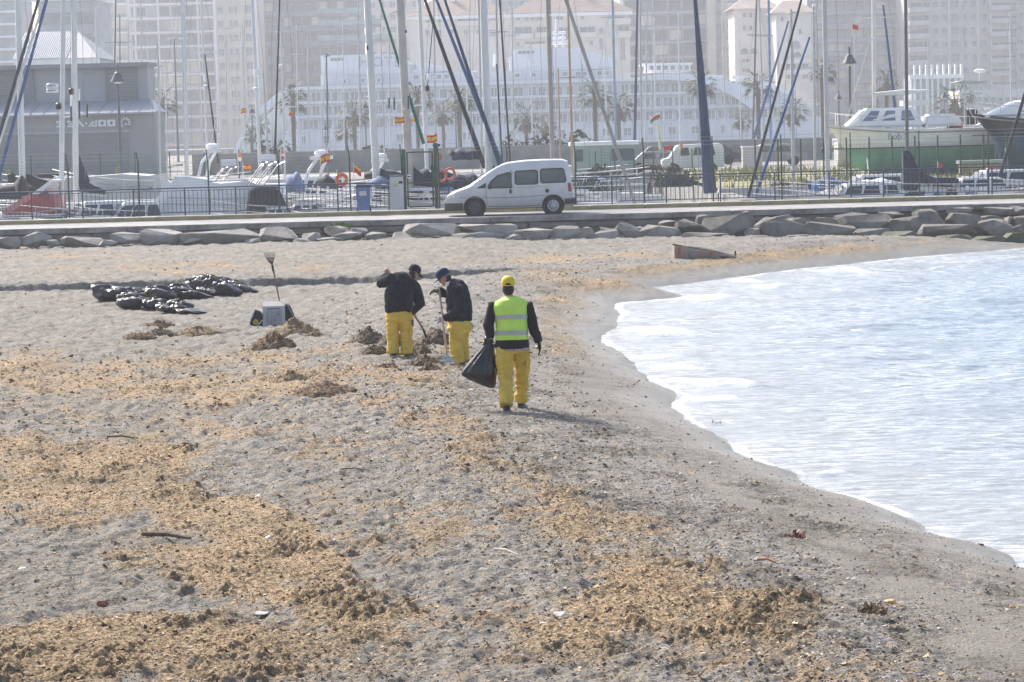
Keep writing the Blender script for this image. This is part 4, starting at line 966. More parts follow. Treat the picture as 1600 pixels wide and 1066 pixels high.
tyre_m = mat('tyre', (.018, .018, .018), .9, .2, 9); hub_m = mat('hubcap', (.42, .42, .42), .4, .1, 5, metal=.5)
glass_car = mat('car_glass', (.05, .06, .065), .08, .1, 2, spec=.8)
def simple_car(x, y, D, L, H, W, m_, lab, cat, prof=None, yaw=0, wins=None):
    P = onz(x, y, GZ); P = at(x, y, D); t = thing('parked_'+cat, (P.x, D, GZ), lab, cat, rz=yaw)
    pr = prof or [(-.5, .25), (-.5, .55), (-.36, .6), (-.22, .98), (.22, 1.0), (.38, .62), (.5, .55), (.5, .25)]
    rings = []
    for (u, v) in pr: pass
    mb = MB(); po = [(u*L, v*H) for u, v in pr]; mb.prism(po, W, 'y', -W/2); o = mb.build('body', m_, t, world=False)
    b = bmesh.new(); b.from_mesh(o.data); bmesh.ops.bevel(b, geom=b.edges[:], offset=.06, segments=2, affect='EDGES'); b.to_mesh(o.data); b.free()
    for (u0, u1, v0, v1) in (wins or [(-.24, -.02, .64, .9), (.0, .24, .64, .9)]):
        for sy in (-1, 1): MB().add([(u0*L, sy*(W/2+.01), v0*H), (u1*L, sy*(W/2+.01), v0*H), ((u1-.03)*L, sy*(W/2+.01), v1*H), ((u0+.03)*L, sy*(W/2+.01), v1*H)], [(0, 1, 2, 3)]).build('window', glass_car, t, world=False)
    for u in (-.3, .3):
        for sy in (-1, 1): MB().lathe([(.1, -.1), (.3, -.1), (.32, -.05), (.32, .05), (.3, .1), (.1, .1)], 16, (u*L, sy*(W/2-.08), .32), Matrix.Rotation(R_(90), 3, 'X')).build('wheel', tyre_m, t, world=False)
    return t
simple_car(1082, 275, 150, 3.6, 1.75, 1.7, wm_, 'white parked van with three square side windows behind the railing', 'van', [(-.5, .2), (-.5, .5), (-.38, .55), (-.25, .97), (.46, 1.0), (.5, .85), (.5, .2)], wins=[(-.22, -.05, .62, .88), (.0, .15, .62, .88), (.2, .36, .62, .88)])
simple_car(1036, 262, 178, 4.2, 1.45, 1.7, mat('car_bluegrey', (.09, .12, .16), .3, .1, coat=.5), 'dark blue grey car parked left of the tapering navy furled sail', 'car')
simple_car(1110, 262, 180, 4.2, 1.4, 1.7, mat('car_black', (.03, .035, .045), .3, .1, coat=.5), 'black car parked behind the white van with square windows', 'car')
simple_car(1210, 268, 170, 4.2, 1.45, 1.7, mat('car_beige', (.40, .37, .33), .4, .1, coat=.3), 'beige covered car parked between the blue stays', 'car')
simple_car(1028, 272, 158, 4.0, 1.3, 1.7, mat('car_silver', (.35, .36, .38), .35, .1, metal=.3, coat=.4), 'low silver car in front of the dark blue grey car', 'car')
# yard fence, far: green posts
postm = mat('fence_green', (.035, .075, .055), .6, .15, 2)
def yard_fence(x0, x1, y0, D, H, step, lab):
    a_ = at(x0, y0, D); b_ = at(x1, y0, D); t = thing('yard_fence', ((a_.x+b_.x)/2, D, GZ), lab, 'fence'); n = int((b_.x-a_.x)/step)
    me = MB().box((0, 0, 0), (.07, .07, H)).mesh('post'); me.materials.append(postm)
    for i in range(n+1): o = link('post', me, None, t); o.location = (-(b_.x-a_.x)/2+i*step, 0, H/2)
    mb = MB(); W = b_.x-a_.x
    for k in range(9): mb.box((0, 0, .1+k*(H-.2)/8), (W, .006, .006))
    for k in range(int(W/.12)): mb.box((-W/2+k*.12, 0, H/2), (.005, .005, H-.2))
    o = mb.build('wire_mesh', postm, t, world=False)
    return t
yard_fence(1180, 1640, 250, 118, 2.1, 1.05, 'green post and wire fence in front of the large white boat ashore')
yard_fence(900, 1170, 250, 146, 1.5, 1.1, 'short green wire fence in front of the green cabin and parked vans')
yard_fence(-60, 480, 250, 163, 2.0, 2.2, 'wire fence along the basin in front of the boat shed')
# bushes
def bush(P, rx, rz_, m_, lab, cat='bush', n=420, seed=0):
    r = random.Random(seed); mb = MB()
    for _ in range(n):
        while True:
            v = Vector((r.uniform(-1, 1), r.uniform(-1, 1), r.uniform(0, 1)))
            if .3 < v.length < 1+.15*math.sin(v.x*5+seed): break
        c = Vector((v.x*rx, v.y*rx*.6, v.z*rz_)); q = r.uniform(.06, .16)*rx
        d1 = Vector((r.uniform(-1, 1), r.uniform(-1, 1), r.uniform(-1, 1))).normalized()*q; d2 = Vector((r.uniform(-1, 1), r.uniform(-1, 1), r.uniform(-1, 1))).normalized()*q
        mb.add([c-d1, c+d2, c+d1], [(0, 1, 2)])
    me = mb.mesh('bush'); o = link('bush', me, m_); o.location = P; tag(o, lab, cat); return o
lf = mat('bush_leaf', (.06, .075, .035), .8, .35, 1.2)
for (x, y, D, rx, rz_, lab) in [(815, 262, 230, 2.2, 2.0, 'dark clipped bush behind the van roof'), (878, 248, 200, 2.6, 2.4, 'round dark tree crown behind the green cabin'), (1042, 285, 135, .9, .8, 'dark low shrub on the grass bank below the parked cars'), (1590, 262, 150, 1.2, 2.6, 'green bush behind the boats at the right edge'), (938, 282, 148, 1.2, .6, 'low dark shrub in front of the green cabin'), (425, 258, 210, 1.8, 2.6, 'dark green bush behind the white radar arch'), (600, 258, 230, 3.0, 1.5, 'long dark hedge behind the moored boats')]:
    P = at(x, y, D); bush((P.x, D, GZ), rx, rz_*1.1, lf, lab, seed=x)
tuft('shrub_thicket', at(920, 300, 112), 160, 1.6, .7, lf, 'thin dry shrub with bare twigs on the bank right of the van', 'shrub', 5)
tuft('shrub_thicket', at(1060, 292, 125), 260, 1.3, .9, lf, 'bushy olive shrub on the bank below the white van with square windows', 'shrub', 6)

# ================================================================ BOATS
gel = mat('gelcoat', (.80, .80, .79), .35, .05, .8, coat=.2); gel2 = mat('gelcoat_grey', (.52, .52, .51), .45, .08, .8)
deckm = mat('deck', (.60, .58, .54), .7, .06, 1.2)
navy = mat('canvas_navy', (.018, .024, .055), .8, .25, 1.2, .5, 10); black_c = mat('canvas_black', (.015, .015, .02), .8, .2, 1.2)
blue_c = mat('canvas_blue', (.05, .11, .26), .8, .2, 1.2, .4, 10); steelb = mat('canvas_steelblue', (.16, .22, .34), .8, .2, 1.0, .4, 8)
steel = mat('stainless', (.62, .62, .62), .25, .05, 3, metal=.8); alum = mat('mast_alu', (.50, .50, .49), .45, .08, .8, metal=.2); alu_w = mat('mast_white', (.66, .66, .64), .45, .05, .6); alu_b = mat('mast_beige', (.50, .47, .42), .5, .1, .8)
alu_d = mat('mast_dark', (.14, .14, .13), .5, .1, .8); wood_m = mat('mast_wood', (.42, .28, .16), .55, .15, 1.5); taupe = mat('mast_taupe', (.34, .31, .28), .6, .1, 1)
blackm = mat('black_plastic', (.02, .02, .022), .5, .1, 2); win_m = mat('boat_window', (.025, .03, .04), .12, .1, 1.5, spec=.7)
redh = mat('hull_red', (.40, .055, .06), .45, .12, .8, coat=.2); redp = mat('hull_salmon', (.58, .22, .20), .5, .1, .8)
orange = mat('orange_plastic', (.55, .12, .05), .5, .1, 3); rope = mat('rope', (.55, .52, .46), .9, .1, 4); stay_g = mat('stay_green', (.02, .14, .11), .7, .1, 2); stay_b = mat('stay_blue', (.035, .09, .22), .7, .1, 2); stay_k = mat('stay_black', (.025, .025, .035), .7, .2, 2); stay_n = mat('stay_navy', (.03, .05, .11), .7, .1, 2); stay_l = mat('stay_lightblue', (.12, .22, .40), .7, .1, 2)
antif = mat('antifoul_green', (.17, .40, .31), .8, .15, .9); antib = mat('antifoul_blue', (.045, .10, .17), .8, .2, .9)
ropew = mat('wire', (.22, .22, .23), .5, .05, 3)
def hull_rings(L, B, F, draft=.35, rake=.9, sheer=.35, tr=.8, n=12, full=1.0):
    R = []
    for i in range(n+1):
        t = i/n; x = -L/2+L*t
        b = B/2*(tr+(1-tr)*math.sin(min(1, t/.45)*math.pi/2)) if t < .45 else B/2*max(.02, (1-((t-.45)/.55)**2.3))
        f = F*(1+sheer*max(0, (t-.35)/.65)**2); kz = -draft*(1-max(0, (t-.7)/.3)**2)
        xr = rake*max(0, (t-.6)/.4)**2; xb = x-xr*.9
        # deck edge, mid, waterline, keel
        R.append([(x, b, f), (x-xr*.25, b*(.97 if t < .7 else .86), f*.55), (xb+xr*.3, b*.82*(1 if t < .6 else .8), .03), (xb, b*.3, kz), (xb, -b*.3, kz), (xb+xr*.3, -b*.82*(1 if t < .6 else .8), .03), (x-xr*.25, -b*(.97 if t < .7 else .86), f*.55), (x, -b, f), (x, 0, f+.04)])
    return R
def add_hull(t, L, B, F, m_, z0=0, stripe=None, bottom=None, **kw):
    mb = MB(); R = hull_rings(L, B, F, **kw); R = [[(a, b, c+z0) for a, b, c in r] for r in R]
    mb.loft(R); o = mb.build('hull', m_, t, smooth=45, world=False)
    tm = MB(); pts = [(r[0][0]-.03, r[0][1]+.015, r[0][2]+.02) for r in R]; tm.tube(pts, .045, 5); tm.tube([(p[0], -p[1], p[2]) for p in pts], .045, 5); tm.build('rubbing_strake', stripe or gel2, t, world=False)
    return R
def rail(t, R, h=.6, m_=None, i0=2, z0=0):
    m_ = m_ or steel
    for s in (1, -1):
        pts = [(r[0][0]-.05, s*r[0][1]*.93, r[0][2]+h) for r in R[i0:]]; MB().tube(pts, .022, 5).build('guard_rail', m_, t, world=False)
        MB().tube([(p[0], p[1], p[2]-h*.5) for p in pts], .012, 4).build('guard_wire', m_, t, world=False)
        for p in pts[::2]: MB().tube([(p[0], p[1], p[2]-h), p], .018, 5).build('stanchion', m_, t, world=False)
def loftbox(t, name, x0, x1, w0, w1, z0, h, m_, slope_f=.5, slope_b=.15, inset=.15, smooth=30, crown=.08):
    """coachroof / cabin with raked ends and tumblehome"""
    rb = [(x0, -w0/2, z0), (x1, -w1/2, z0), (x1, w1/2, z0), (x0, w0/2, z0)]
    rt = [(x0+slope_b, -w0/2+inset, z0+h), (x1-slope_f, -w1/2+inset, z0+h), (x1-slope_f, w1/2-inset, z0+h), (x0+slope_b, w0/2-inset, z0+h)]
    mb = MB(); mb.loft([rb, rt]); o = mb.build(name, m_, t, world=False)
    b = bmesh.new(); b.from_mesh(o.data); bmesh.ops.bevel(b, geom=b.edges[:], offset=min(.12, h*.25), segments=2, affect='EDGES'); b.to_mesh(o.data); b.free()
    for p in o.data.polygons: p.use_smooth = True
    o.data.set_sharp_from_angle(angle=R_(35)); return rb, rt
def sidewin(t, rb, rt, u0, u1, v0, v1, m_=None, name='cabin_window'):
    for (a, b, c, d, s) in ((rb[0], rb[1], rt[1], rt[0], -1), (rb[3], rb[2], rt[2], rt[3], 1)):
        a, b, c, d = map(Vector, (a, b, c, d))
        def q(u, v): return (a*(1-u)+b*u)*(1-v)+(d*(1-u)+c*u)*v
        n = (b-a).cross(d-a).normalized()*(.012 if s < 0 else -.012)
        P = [q(u0, v0), q(u1, v0), q(u1-.02, v1), q(u0+.02, v1)]; k = .02
        mb = MB(); mb.add([p+n for p in P]+[p-n*2 for p in P], [(0, 1, 2, 3), (7, 6, 5, 4), (0, 4, 5, 1), (1, 5, 6, 2), (2, 6, 7, 3), (3, 7, 4, 0)]); mb.build(name, m_ or win_m, t, world=False)
def sail_cover(t, p0, p1, h0, h1, m_, z=0):
    """stowed mainsail under its cover along the boom, swelling to the mast"""
    p0, p1 = Vector(p0), Vector(p1); rings = []; n = 14; r = random.Random(int(p0.x*10)+3)
    for i in range(n+1):
        k = i/n; c = p0.lerp(p1, k); h = h0*(1-k)**2.2+h1*(1-.35*k)+.02*r.uniform(-1, 1); w_ = .17*(1-.4*k)
        u = (p1-p0).normalized(); sd = u.cross(Vector((0, 0, 1))).normalized()
        rings.append([c+sd*w_*.5*a+Vector((0, 0, b*h)) for a, b in ((-.6, 0), (-1.1, .12), (-.9, .45), (-.3, .9), (.0, 1.0+.03*r.uniform(-1, 1)), (.3, .9), (.9, .45), (1.1, .12), (.6, 0))])
    MB().loft(rings).build('sail_cover', m_, t, smooth=True, world=False)
    MB().tube([p0+Vector((0, 0, -.05)), p1+Vector((0, 0, -.05))], .06, 8).build('boom', alum, t, world=False)
def boat_mast(t, top, bot, wpx, D, m_, ztop=14.5, zbot=.9, spr=(), stays=(), wires=True, stop=False, name='mast', taper=.75):
    """t placed anywhere; pixel end points give the mast"""
    o_ = Vector(t.location); yaw = t.rotation_euler[2]; Ri = Matrix.Rotation(-yaw, 3, 'Z')
    T = at(top[0], top[1], D); Bp = at(bot[0], bot[1], D); d = (T-Bp)/(T.z-Bp.z)
    hi = T if stop else Bp+d*(ztop-Bp.z); lo = Bp+d*(zbot-Bp.z); r = wpx/2/scl(D)
    def loc(p): return Ri @ (Vector(p)-o_)
    MB().tube([loc(lo), loc(lo.lerp(hi, .5)), loc(hi)], [r, r, r*(taper if stop else .9)], 10).build(name, m_, t, smooth=40, world=False)
    for (y, xl_, xr_, *sk) in spr:
        Pm = Bp+d*(at(bot[0], y, D).z-Bp.z)
        for xx_ in (xl_, xr_):
            if xx_ is None: continue
            Q = at(xx_, y+(sk[0] if sk else 1.5)*(1 if xx_ < bot[0] else -1), D); MB().tube([loc(Pm), loc((Q.x, Q.y+.12, Q.z))], [.035, .02], 6, flat=.6).build('spreader', m_, t, world=False)
    if wires:
        w_ = (spr[0][1], spr[0][2]) if spr else (bot[0]-13, bot[0]+13)
        for xx_ in w_:
            if xx_ is None: continue
            dx = (xx_-bot[0])/scl(D); top_ = hi; mid = Bp+d*((hi.z*.55+lo.z*.45)-Bp.z)+Vector((dx, .2, 0)); low = lo+Vector((dx*1.15, .15, 0))
            MB().tube([loc(top_), loc(mid), loc(low)], .009, 4).build('shroud', ropew, t, world=False)
    for (tp, bt, w0, w1, m2, *ext) in stays:
        A = at(tp[0], tp[1], D-.3); C = at(bt[0], bt[1], D-.3); dd = (A-C)/(A.z-C.z)
        if not (ext and ext[0]): A2 = A+dd*max(0, 13.5-A.z)
        else: A2 = A
        k = (A2.z-C.z)/(A.z-C.z); wt = w1+(w0-w1)*min(k, 1.4)
        n = 9; pts = [loc(C.lerp(A2, i/n)) for i in range(n+1)]; rs = [max(.012, (w1+(wt-w1)*i/n)/2/scl(D))*(1+.06*math.sin(i*2.1)) for i in range(n+1)]
        MB().tube(pts, rs, 7).build('furled_sail' if max(w0, w1) > 3 else 'stay', m2, t, world=False)
    return loc
def sailboat(x, D, lab, top, bot, wpx, mm, L=9.5, B=3, F=1.1, yaw=0, hm=None, cover=None, boom=None, spr=(), stays=(), base=0, ztop=14.5, stop=False, wires=True, cat='sailboat', dodger=None, hullx=0, keel=False, rails=True, taper=.75, wheelh=None):
    P = at(bot[0], bot[1], D); t = thing('sailboat', (P.x+hullx, D, base), lab, cat, 'sailing boats in the marina', rz=yaw)
    hm = hm or gel; R = add_hull(t, L, B, F, hm, tr=.7, sheer=.25)
    rb, rt = loftbox(t, 'coachroof', -L*.18, L*.24, B*.62, B*.4, F+.02, .38, gel, .5, .1, .12)
    for u in (.1, .4, .68): sidewin(t, rb, rt, u, u+.2, .3, .75)
    MB().box((-L*.31, 0, F+.08), (L*.2, B*.5, .22)).build('cockpit_coaming', gel2, t, world=False)
    if rails: rail(t, R, .55, i0=1)
    loc = boat_mast(t, top, bot, wpx, D, mm, ztop, base+F*.8, spr, stays, wires, stop, taper=taper)
    m0 = loc((P.x, D, 0))
    if cover: sail_cover(t, (m0.x-.15, m0.y-.02, F+1.0), (m0.x-(boom or L*.38), m0.y-.1, F+.85), .42, .30, cover)
    if dodger: loftbox(t, 'spray_hood', -L*.24, -L*.08, B*.6, B*.5, F+.35, .55, dodger, .35, .05, .1)
    if keel:
        MB().prism([(-.9, -1.5), (.7, -1.5), (1.1, 0), (-.9, 0)], .18, 'y', -.09).build('keel', antib, t, world=False)
    return t
def radome(t_, x, y, D, s_=1.0, text=None, w_=16, double=False, h_=6):
    """flat radar dome on a mast"""
    o_ = Vector(t_.location); Ri = Matrix.Rotation(-t_.rotation_euler[2], 3, 'Z'); P = at(x, y, D-.25); r = w_/2/scl(D); h = h_/scl(D)
    for k in range(2 if double else 1):
        c = Ri@(P-o_)+Vector((0, 0, -k*h*1.02))
        MB().lathe([(r*.85, -h*.5), (r*.98, -h*.4), (r, 0), (r*.96, h*.3), (r*.8, h*.5), (r*.2, h*.53)], 18, c).build('radar_dome', gel, t_, smooth=40, world=False)
        if text: o = link('dome_text', text_mesh(text, h*.50, .004, m_=stay_k), None, t_); o.location = c+Ri@Vector((0, -r-.01, 0)); o.rotation_euler = (R_(90), 0, -t_.rotation_euler[2])
def gadget(t_, x, y, w_, h_, D, m_, name):
    o_ = Vector(t_.location); Ri = Matrix.Rotation(-t_.rotation_euler[2], 3, 'Z'); P = Ri@(at(x, y, D-.15)-o_); s = scl(D)
    mb = MB(); mb.lathe([(w_*.2/s, -h_/2/s), (w_/2/s, -h_*.35/s), (w_*.42/s, 0), (w_/2/s, h_*.3/s), (w_*.2/s, h_/2/s)], 8, P); mb.build(name, m_, t_, world=False)

# --- near row of sailing boats, left to right
t = sailboat(31, 112, 'sailing boat at the left edge with a pale mast and black furled headsail', (28, 0), (35, 275), 10, alu_w, L=9, hm=gel2, cover=black_c, boom=3.0, spr=[(7, 32, 50)], yaw=R_(180), hullx=-1.5,
             stays=[((60, 0), (-2, 215), 4.5, 5.5, stay_k), ((53, 52), (-6, 240), 4, 4, alu_w), ((73, 0), (-8, 300), 4.5, 5.5, stay_b)])
gadget(t, 18, 278, 14, 16, 108, black_c, 'fender'); loftbox(t, 'spray_hood', -1.5, .4, 1.6, 1.4, 1.35, .9, black_c, .35, .05, .1)
t = sailboat(98, 103, 'sailing boat with white mast carrying two stacked radar domes', (99, 0), (96, 300), 8, alu_w, L=9, hm=gel, cover=None, spr=[(25, 97, 110)], yaw=R_(170), hullx=-.5)
radome(t, 81.5, 134, 103, text='Raymarine', w_=19, double=True, h_=7.2); gadget(t, 91, 166, 9, 11, 103, blackm, 'deck_light'); MB().tube([Vector((-.05, -.1, 0)), Vector((-.05, -.1, 0.01))], .01).mesh('x')
t = sailboat(116, 106, 'sailing boat with white mast, spreader and black radar reflector', (115, 0), (119, 300), 9, alu_w, L=10, hm=gel2, cover=navy, boom=1.2, spr=[(18, 112, 131, 4), (181, 96, 136, 3)], yaw=R_(180), hullx=.5)
gadget(t, 111, 143, 9, 11, 105.5, blackm, 'deck_light'); MBq = MB()
for x_, y0_, y1_, m_ in ((111, 148, 166, gel), (124, 139, 157, gel), (111, 167, 190, blackm), (124, 158, 185, blackm), (136, 163, 184, blackm)):
    a_ = at(x_, y0_, 105); b_ = at(x_, y1_, 105); o_ = Vector(t.location); Ri = Matrix.Rotation(-t.rotation_euler[2], 3, 'Z'); MB().tube([Ri@(a_-o_), Ri@(b_-o_)], .035, 6).build('radar_reflector', m_, t, world=False)
t = sailboat(130, 215, 'distant boat with a thin mast and dark stay rising behind the boat shed roof', (187, 0), (188, 235), 2.2, ropew, L=9, hm=gel, cover=None, spr=[(66, 163, 212, .5)], stays=[((181, 0), (177, 240), 2, 2, stay_k)], wires=False, yaw=R_(10), hullx=-1)
sail = MB(); a_ = at(123, 243, 107); b_ = at(139, 282, 107); c_ = at(123, 291, 107); d_ = at(137, 290, 107)
o = MB().add([a_, b_, d_, c_]+[p+Vector((0, .25, 0)) for p in (a_, b_, d_, c_)], [(0, 1, 2, 3), (7, 6, 5, 4), (0, 4, 5, 1), (1, 5, 6, 2), (2, 6, 7, 3), (3, 7, 4, 0)]).build('sail_bundle', navy); tag(o, 'navy triangular sail cover standing beside the right hand white mast', 'sail cover')
t = sailboat(248, 150, 'distant sailing boat with thin grey mast beside the shed edge', (246, 56), (251, 270), 3, alum, L=8, spr=[(105, 240, 254)], stop=True, yaw=R_(0), base=0, ztop=9)
t = sailboat(287, 160, 'distant sailing boat with slim mast and long spreaders in front of the glazed tower', (284, 8), (290, 270), 3.2, alum, L=8.5, hm=gel2, spr=[(132, 264, 314, .5)], yaw=R_(20))
t = sailboat(292, 140, 'sailing boat with pale bluish mast in front of the glazed tower', (287, 0), (293, 270), 5, alu_w, L=9, yaw=R_(170), spr=[(60, 278, 300)])
t = sailboat(320, 145, 'sailing boat with a dark stay crossing to the right and a white mast instrument', (314, 0), (325, 260), 3.5, alu_w, L=9, hm=gel2, stays=[((320, 85), (341, 255), 2.2, 3.4, stay_k, True)], yaw=0, spr=[(82, 297, 342, .3)])
gadget(t, 321, 121, 5, 14, 145, gel, 'radar_reflector'); gadget(t, 323, 136, 9, 8, 145, gel2, 'deck_light')
t = sailboat(400, 130, 'motorsailer with a mast topped by a round satellite dome', (394, 0), (406, 255), 5.5, alu_w, L=10, hm=gel, stays=[], spr=[(162, 388, 418, -1)], yaw=R_(185))
radome(t, 401, 115, 130, w_=10.5, h_=12); radome(t, 402, 138, 130, w_=14, h_=3); 
t = sailboat(414, 142, 'sailing boat with a grey mast right behind the satellite dome mast', (411, 114), (420, 255), 4, alum, L=8.5, stop=True, ztop=8, yaw=0, wires=False)
t = sailboat(434, 124, 'sailing boat with black forestay and thin white mast beside the tall palm', (438, 0), (445, 265), 3.2, alu_w, L=9.5, hm=gel, stays=[((437, 0), (429, 262), 2.4, 3.8, stay_k)], spr=[(50, 428, 460, .3), (167, 420, 470, .3)], yaw=R_(5))
gadget(t, 438, 104, 6, 6, 124, gel, 'deck_light')
t = sailboat(510, 135, 'sailing boat with slender dark grey mast in front of the hotel bridge', (510, 84), (513, 270), 2.4, alu_d, L=8.5, stop=True, ztop=9, yaw=R_(170), spr=[(88, 505, 515)])
t = sailboat(583, 101, 'sailing boat with broad white mast over the white cabinet', (574, 0), (589, 300), 11.5, alu_w, L=10, hm=gel, cover=navy, boom=2.6, spr=[(150, 572, 586)], stays=[((593, 0), (662, 225), 3, 5.5, stay_g)], yaw=R_(180), hullx=.8, dodger=steelb)
gadget(t, 574, 75, 3, 7, 101, blackm, 'deck_light')
t = sailboat(632, 100.5, 'sailing boat with thick beige mast and green forestay', (625, 0), (641, 300), 13, alu_b, L=11, hm=gel, cover=navy, boom=1.6, spr=[(14, 608, None, 8), (91, 626, 640, 1)], stays=[((664, 0), (757, 262), 4.2, 8, stay_k)], yaw=R_(180), hullx=2.2, dodger=navy)
radome(t, 645, 105, 100.5, w_=12, h_=8); gadget(t, 634, 49, 4, 5, 100, blackm, 'deck_light'); gadget(t, 631, 170, 3, 2, 100, gel, 'deck_light')
for x_, y0_, y1_ in ((616, 153, 172), (638, 150, 170), (608, 153, 170)):
    a_ = at(x_, y0_, 100); b_ = at(x_, y1_, 100); o_ = Vector(t.location); Ri = Matrix.Rotation(-t.rotation_euler[2], 3, 'Z'); MB().tube([Ri@(a_-o_), Ri@(b_-o_)], .03, 6).build('radar_reflector', blackm, t, world=False)
t = sailboat(659, 106, 'sailing boat with grey white mast, flat radar and crossing spreader behind the gate', (655, 0), (668, 280), 6.2, alu_w, L=9.5, hm=gel2, cover=navy, boom=2.4, spr=[(17, 641, None, 2), (164, 640, 666, 2)], stays=[((682, 0), (783, 255), 4.2, 7, stay_b), ((677, 30), (668, 135), 1.5, 1.5, stay_n, True)], yaw=R_(180), hullx=1)
radome(t, 674, 120, 106, w_=15, h_=10); gadget(t, 668, 138, 7, 9, 106, blackm, 'deck_light')
t = sailboat(679, 150, 'distant sailing boat with a thin grey mast between the dark stays', (678, 20), (681, 260), 3.2, alum, L=8.5, stop=False, yaw=0)
t = sailboat(761, 99.5, 'sailing boat with broad white mast rising just left of the van', (755, 0), (764, 268), 11.5, alu_w, L=10.5, hm=gel, cover=navy, boom=2.4, spr=[(120, 741, 766, .4)], stays=[((695, 0), (782, 262), 3.6, 7, stay_n)], yaw=R_(180), hullx=.6, dodger=navy)
gadget(t, 742, 115, 9, 7, 99, gel, 'radar_reflector')
t = sailboat(780, 118, 'sailing boat with slim dark mast and rigging just right of the broad white mast', (775, 0), (781, 262), 3.6, alum, L=9, stays=[((781, 0), (797, 255), 3, 3, stay_k), ((776, 100), (785, 255), 2.5, 2.5, stay_n, True)], spr=[(50, 764, 793, .3)], yaw=R_(5), hm=gel2)
t = sailboat(751, 150, 'distant sailing boat with thin grey mast and dark stay left of the broad white mast', (748, 0), (753, 262), 3.6, alum, L=8.5, stays=[((749, 0), (768, 250), 3, 3, stay_n)], yaw=R_(175), spr=[(132, 742, 760)])
t = sailboat(860, 112, 'sailing boat with brown grey mast and white crosstree above the van', (856, 0), (864, 262), 7.5, taupe, L=9.5, hm=gel, spr=[(139, 851, 869, .5)], yaw=R_(180)); gadget(t, 860, 24, 3, 3, 111, gel, 'deck_light')
t = sailboat(873, 150, 'classic boat with short wooden mast behind the van roof', (872, 107), (876, 262), 2.8, wood_m, L=8, hm=gel2, stop=True, ztop=8, yaw=0, wires=False)
t = sailboat(891, 140, 'classic boat with varnished wooden mast and crosstrees behind the van', (888, 30), (895, 262), 3.6, wood_m, L=8.5, hm=gel2, spr=[(121, 874, 913, .8)], stop=False, yaw=0)
t = sailboat(940, 108, 'sailing boat with a leaning taupe mast crossing the palms', (884, 0), (992, 318), 6, taupe, L=6, F=.5, rails=False, hm=gel2, yaw=0, wires=False, ztop=11, base=0, hullx=1.5)
t = sailboat(960, 214, 'sailing boat with blue grey mast and wide spreaders', (957, 0), (963, 262), 4.2, mat('mast_blue', (.26, .34, .42), .5), L=9, hm=gel, spr=[(27, 939, 976, .2), (147, 930, 967, .5)], yaw=R_(10), ztop=15)
t = sailboat(994, 206, 'sailing boat with dark navy furled sail beside a thin grey mast', (1000, 0), (1003, 262), 3.4, alum, L=9, hm=gel, stays=[((996, 0), (991, 250), 3.2, 5, stay_n)], spr=[(49, 990, 1022, .3)], yaw=R_(180))
t = sailboat(1010, 222, 'sailing boat with thin mast right beside the navy furled sail', (1011, 10), (1008, 262), 2.4, alum, L=8.5, hm=gel2, spr=[(48, 1000, 1018)], stop=True, yaw=0)
t = sailboat(1098, 108, 'sailing boat with a tapering navy furled headsail and slim mast on the grass side', (1089, 60), (1091, 290), 1.6, alum, L=6, F=.5, rails=False, hm=gel2, stays=[((1086, 0), (1109, 302), 5, 21, stay_n)], wires=False, yaw=R_(180), spr=[(67, 1070, 1102, .2)], hullx=0)
t = sailboat(1180, 210, 'sailing boat with dark slim mast and crosstrees', (1182, 0), (1175, 262), 3, alu_d, L=8.5, hm=gel, yaw=0, spr=[(55, 1167, 1208, -.5)])
t = sailboat(1190, 218, 'sailing boat with grey mast just right of the dark slim mast', (1186, 0), (1195, 262), 3.2, alum, L=8.5, hm=gel2, stays=[((1232, 33), (1169, 245), 3, 5, stay_b, True)], yaw=R_(180), spr=[(57, 1170, 1208, -.3)])
t = sailboat(1203, 226, 'sailing boat with pale blue furled sail as thin as its mast', (1216, 64), (1219, 262), 2, alum, L=8.5, hm=gel, stays=[((1201, 0), (1205, 255), 3.8, 3.8, stay_l)], stop=True, yaw=0, wires=False)
t = sailboat(1237, 107, 'small boat at the inner quay with a grey mast and blue halyard bundle', (1236, 15), (1240, 285), 5.2, alum, L=5.5, B=2.2, F=.5, rails=False, hm=gel, stays=[((1265, 58), (1181, 305), 3.2, 6.5, stay_b, True)], spr=[(20, 1228, 1246)], stop=True, yaw=0, hullx=-1.4)
t = sailboat(1292, 101, 'sailing boat with thick grey mast right of the blue stays', (1288, 0), (1294, 308), 7.5, alum, L=9, hm=gel, spr=[(98, 1283, 1314, 3)], stays=[((1252, 0), (1169, 308), 3.4, 5, stay_k)], yaw=R_(180), hullx=1.5)
gadget(t, 1286, 235, 5, 8, 100, blackm, 'deck_light')
t = sailboat(1271, 118, 'small boat with a slim grey mast just left of the thick grey mast', (1271, 8), (1274, 290), 4.6, alum, L=5.5, B=2.2, F=.5, rails=False, hm=gel2, stop=True, yaw=0, wires=False); gadget(t, 1272, 9, 7, 4, 118, gel, 'wind_instrument')
t = sailboat(1416, 99.5, 'sailing boat with dark grey mast and navy sail cover sweeping down to the right', (1415, 0), (1418, 300), 5.6, alu_d, L=10, hm=gel2, cover=None, spr=[], wires=False, yaw=R_(180), hullx=1.5)
o_ = Vector(t.location); Ri = Matrix.Rotation(-t.rotation_euler[2], 3, 'Z')
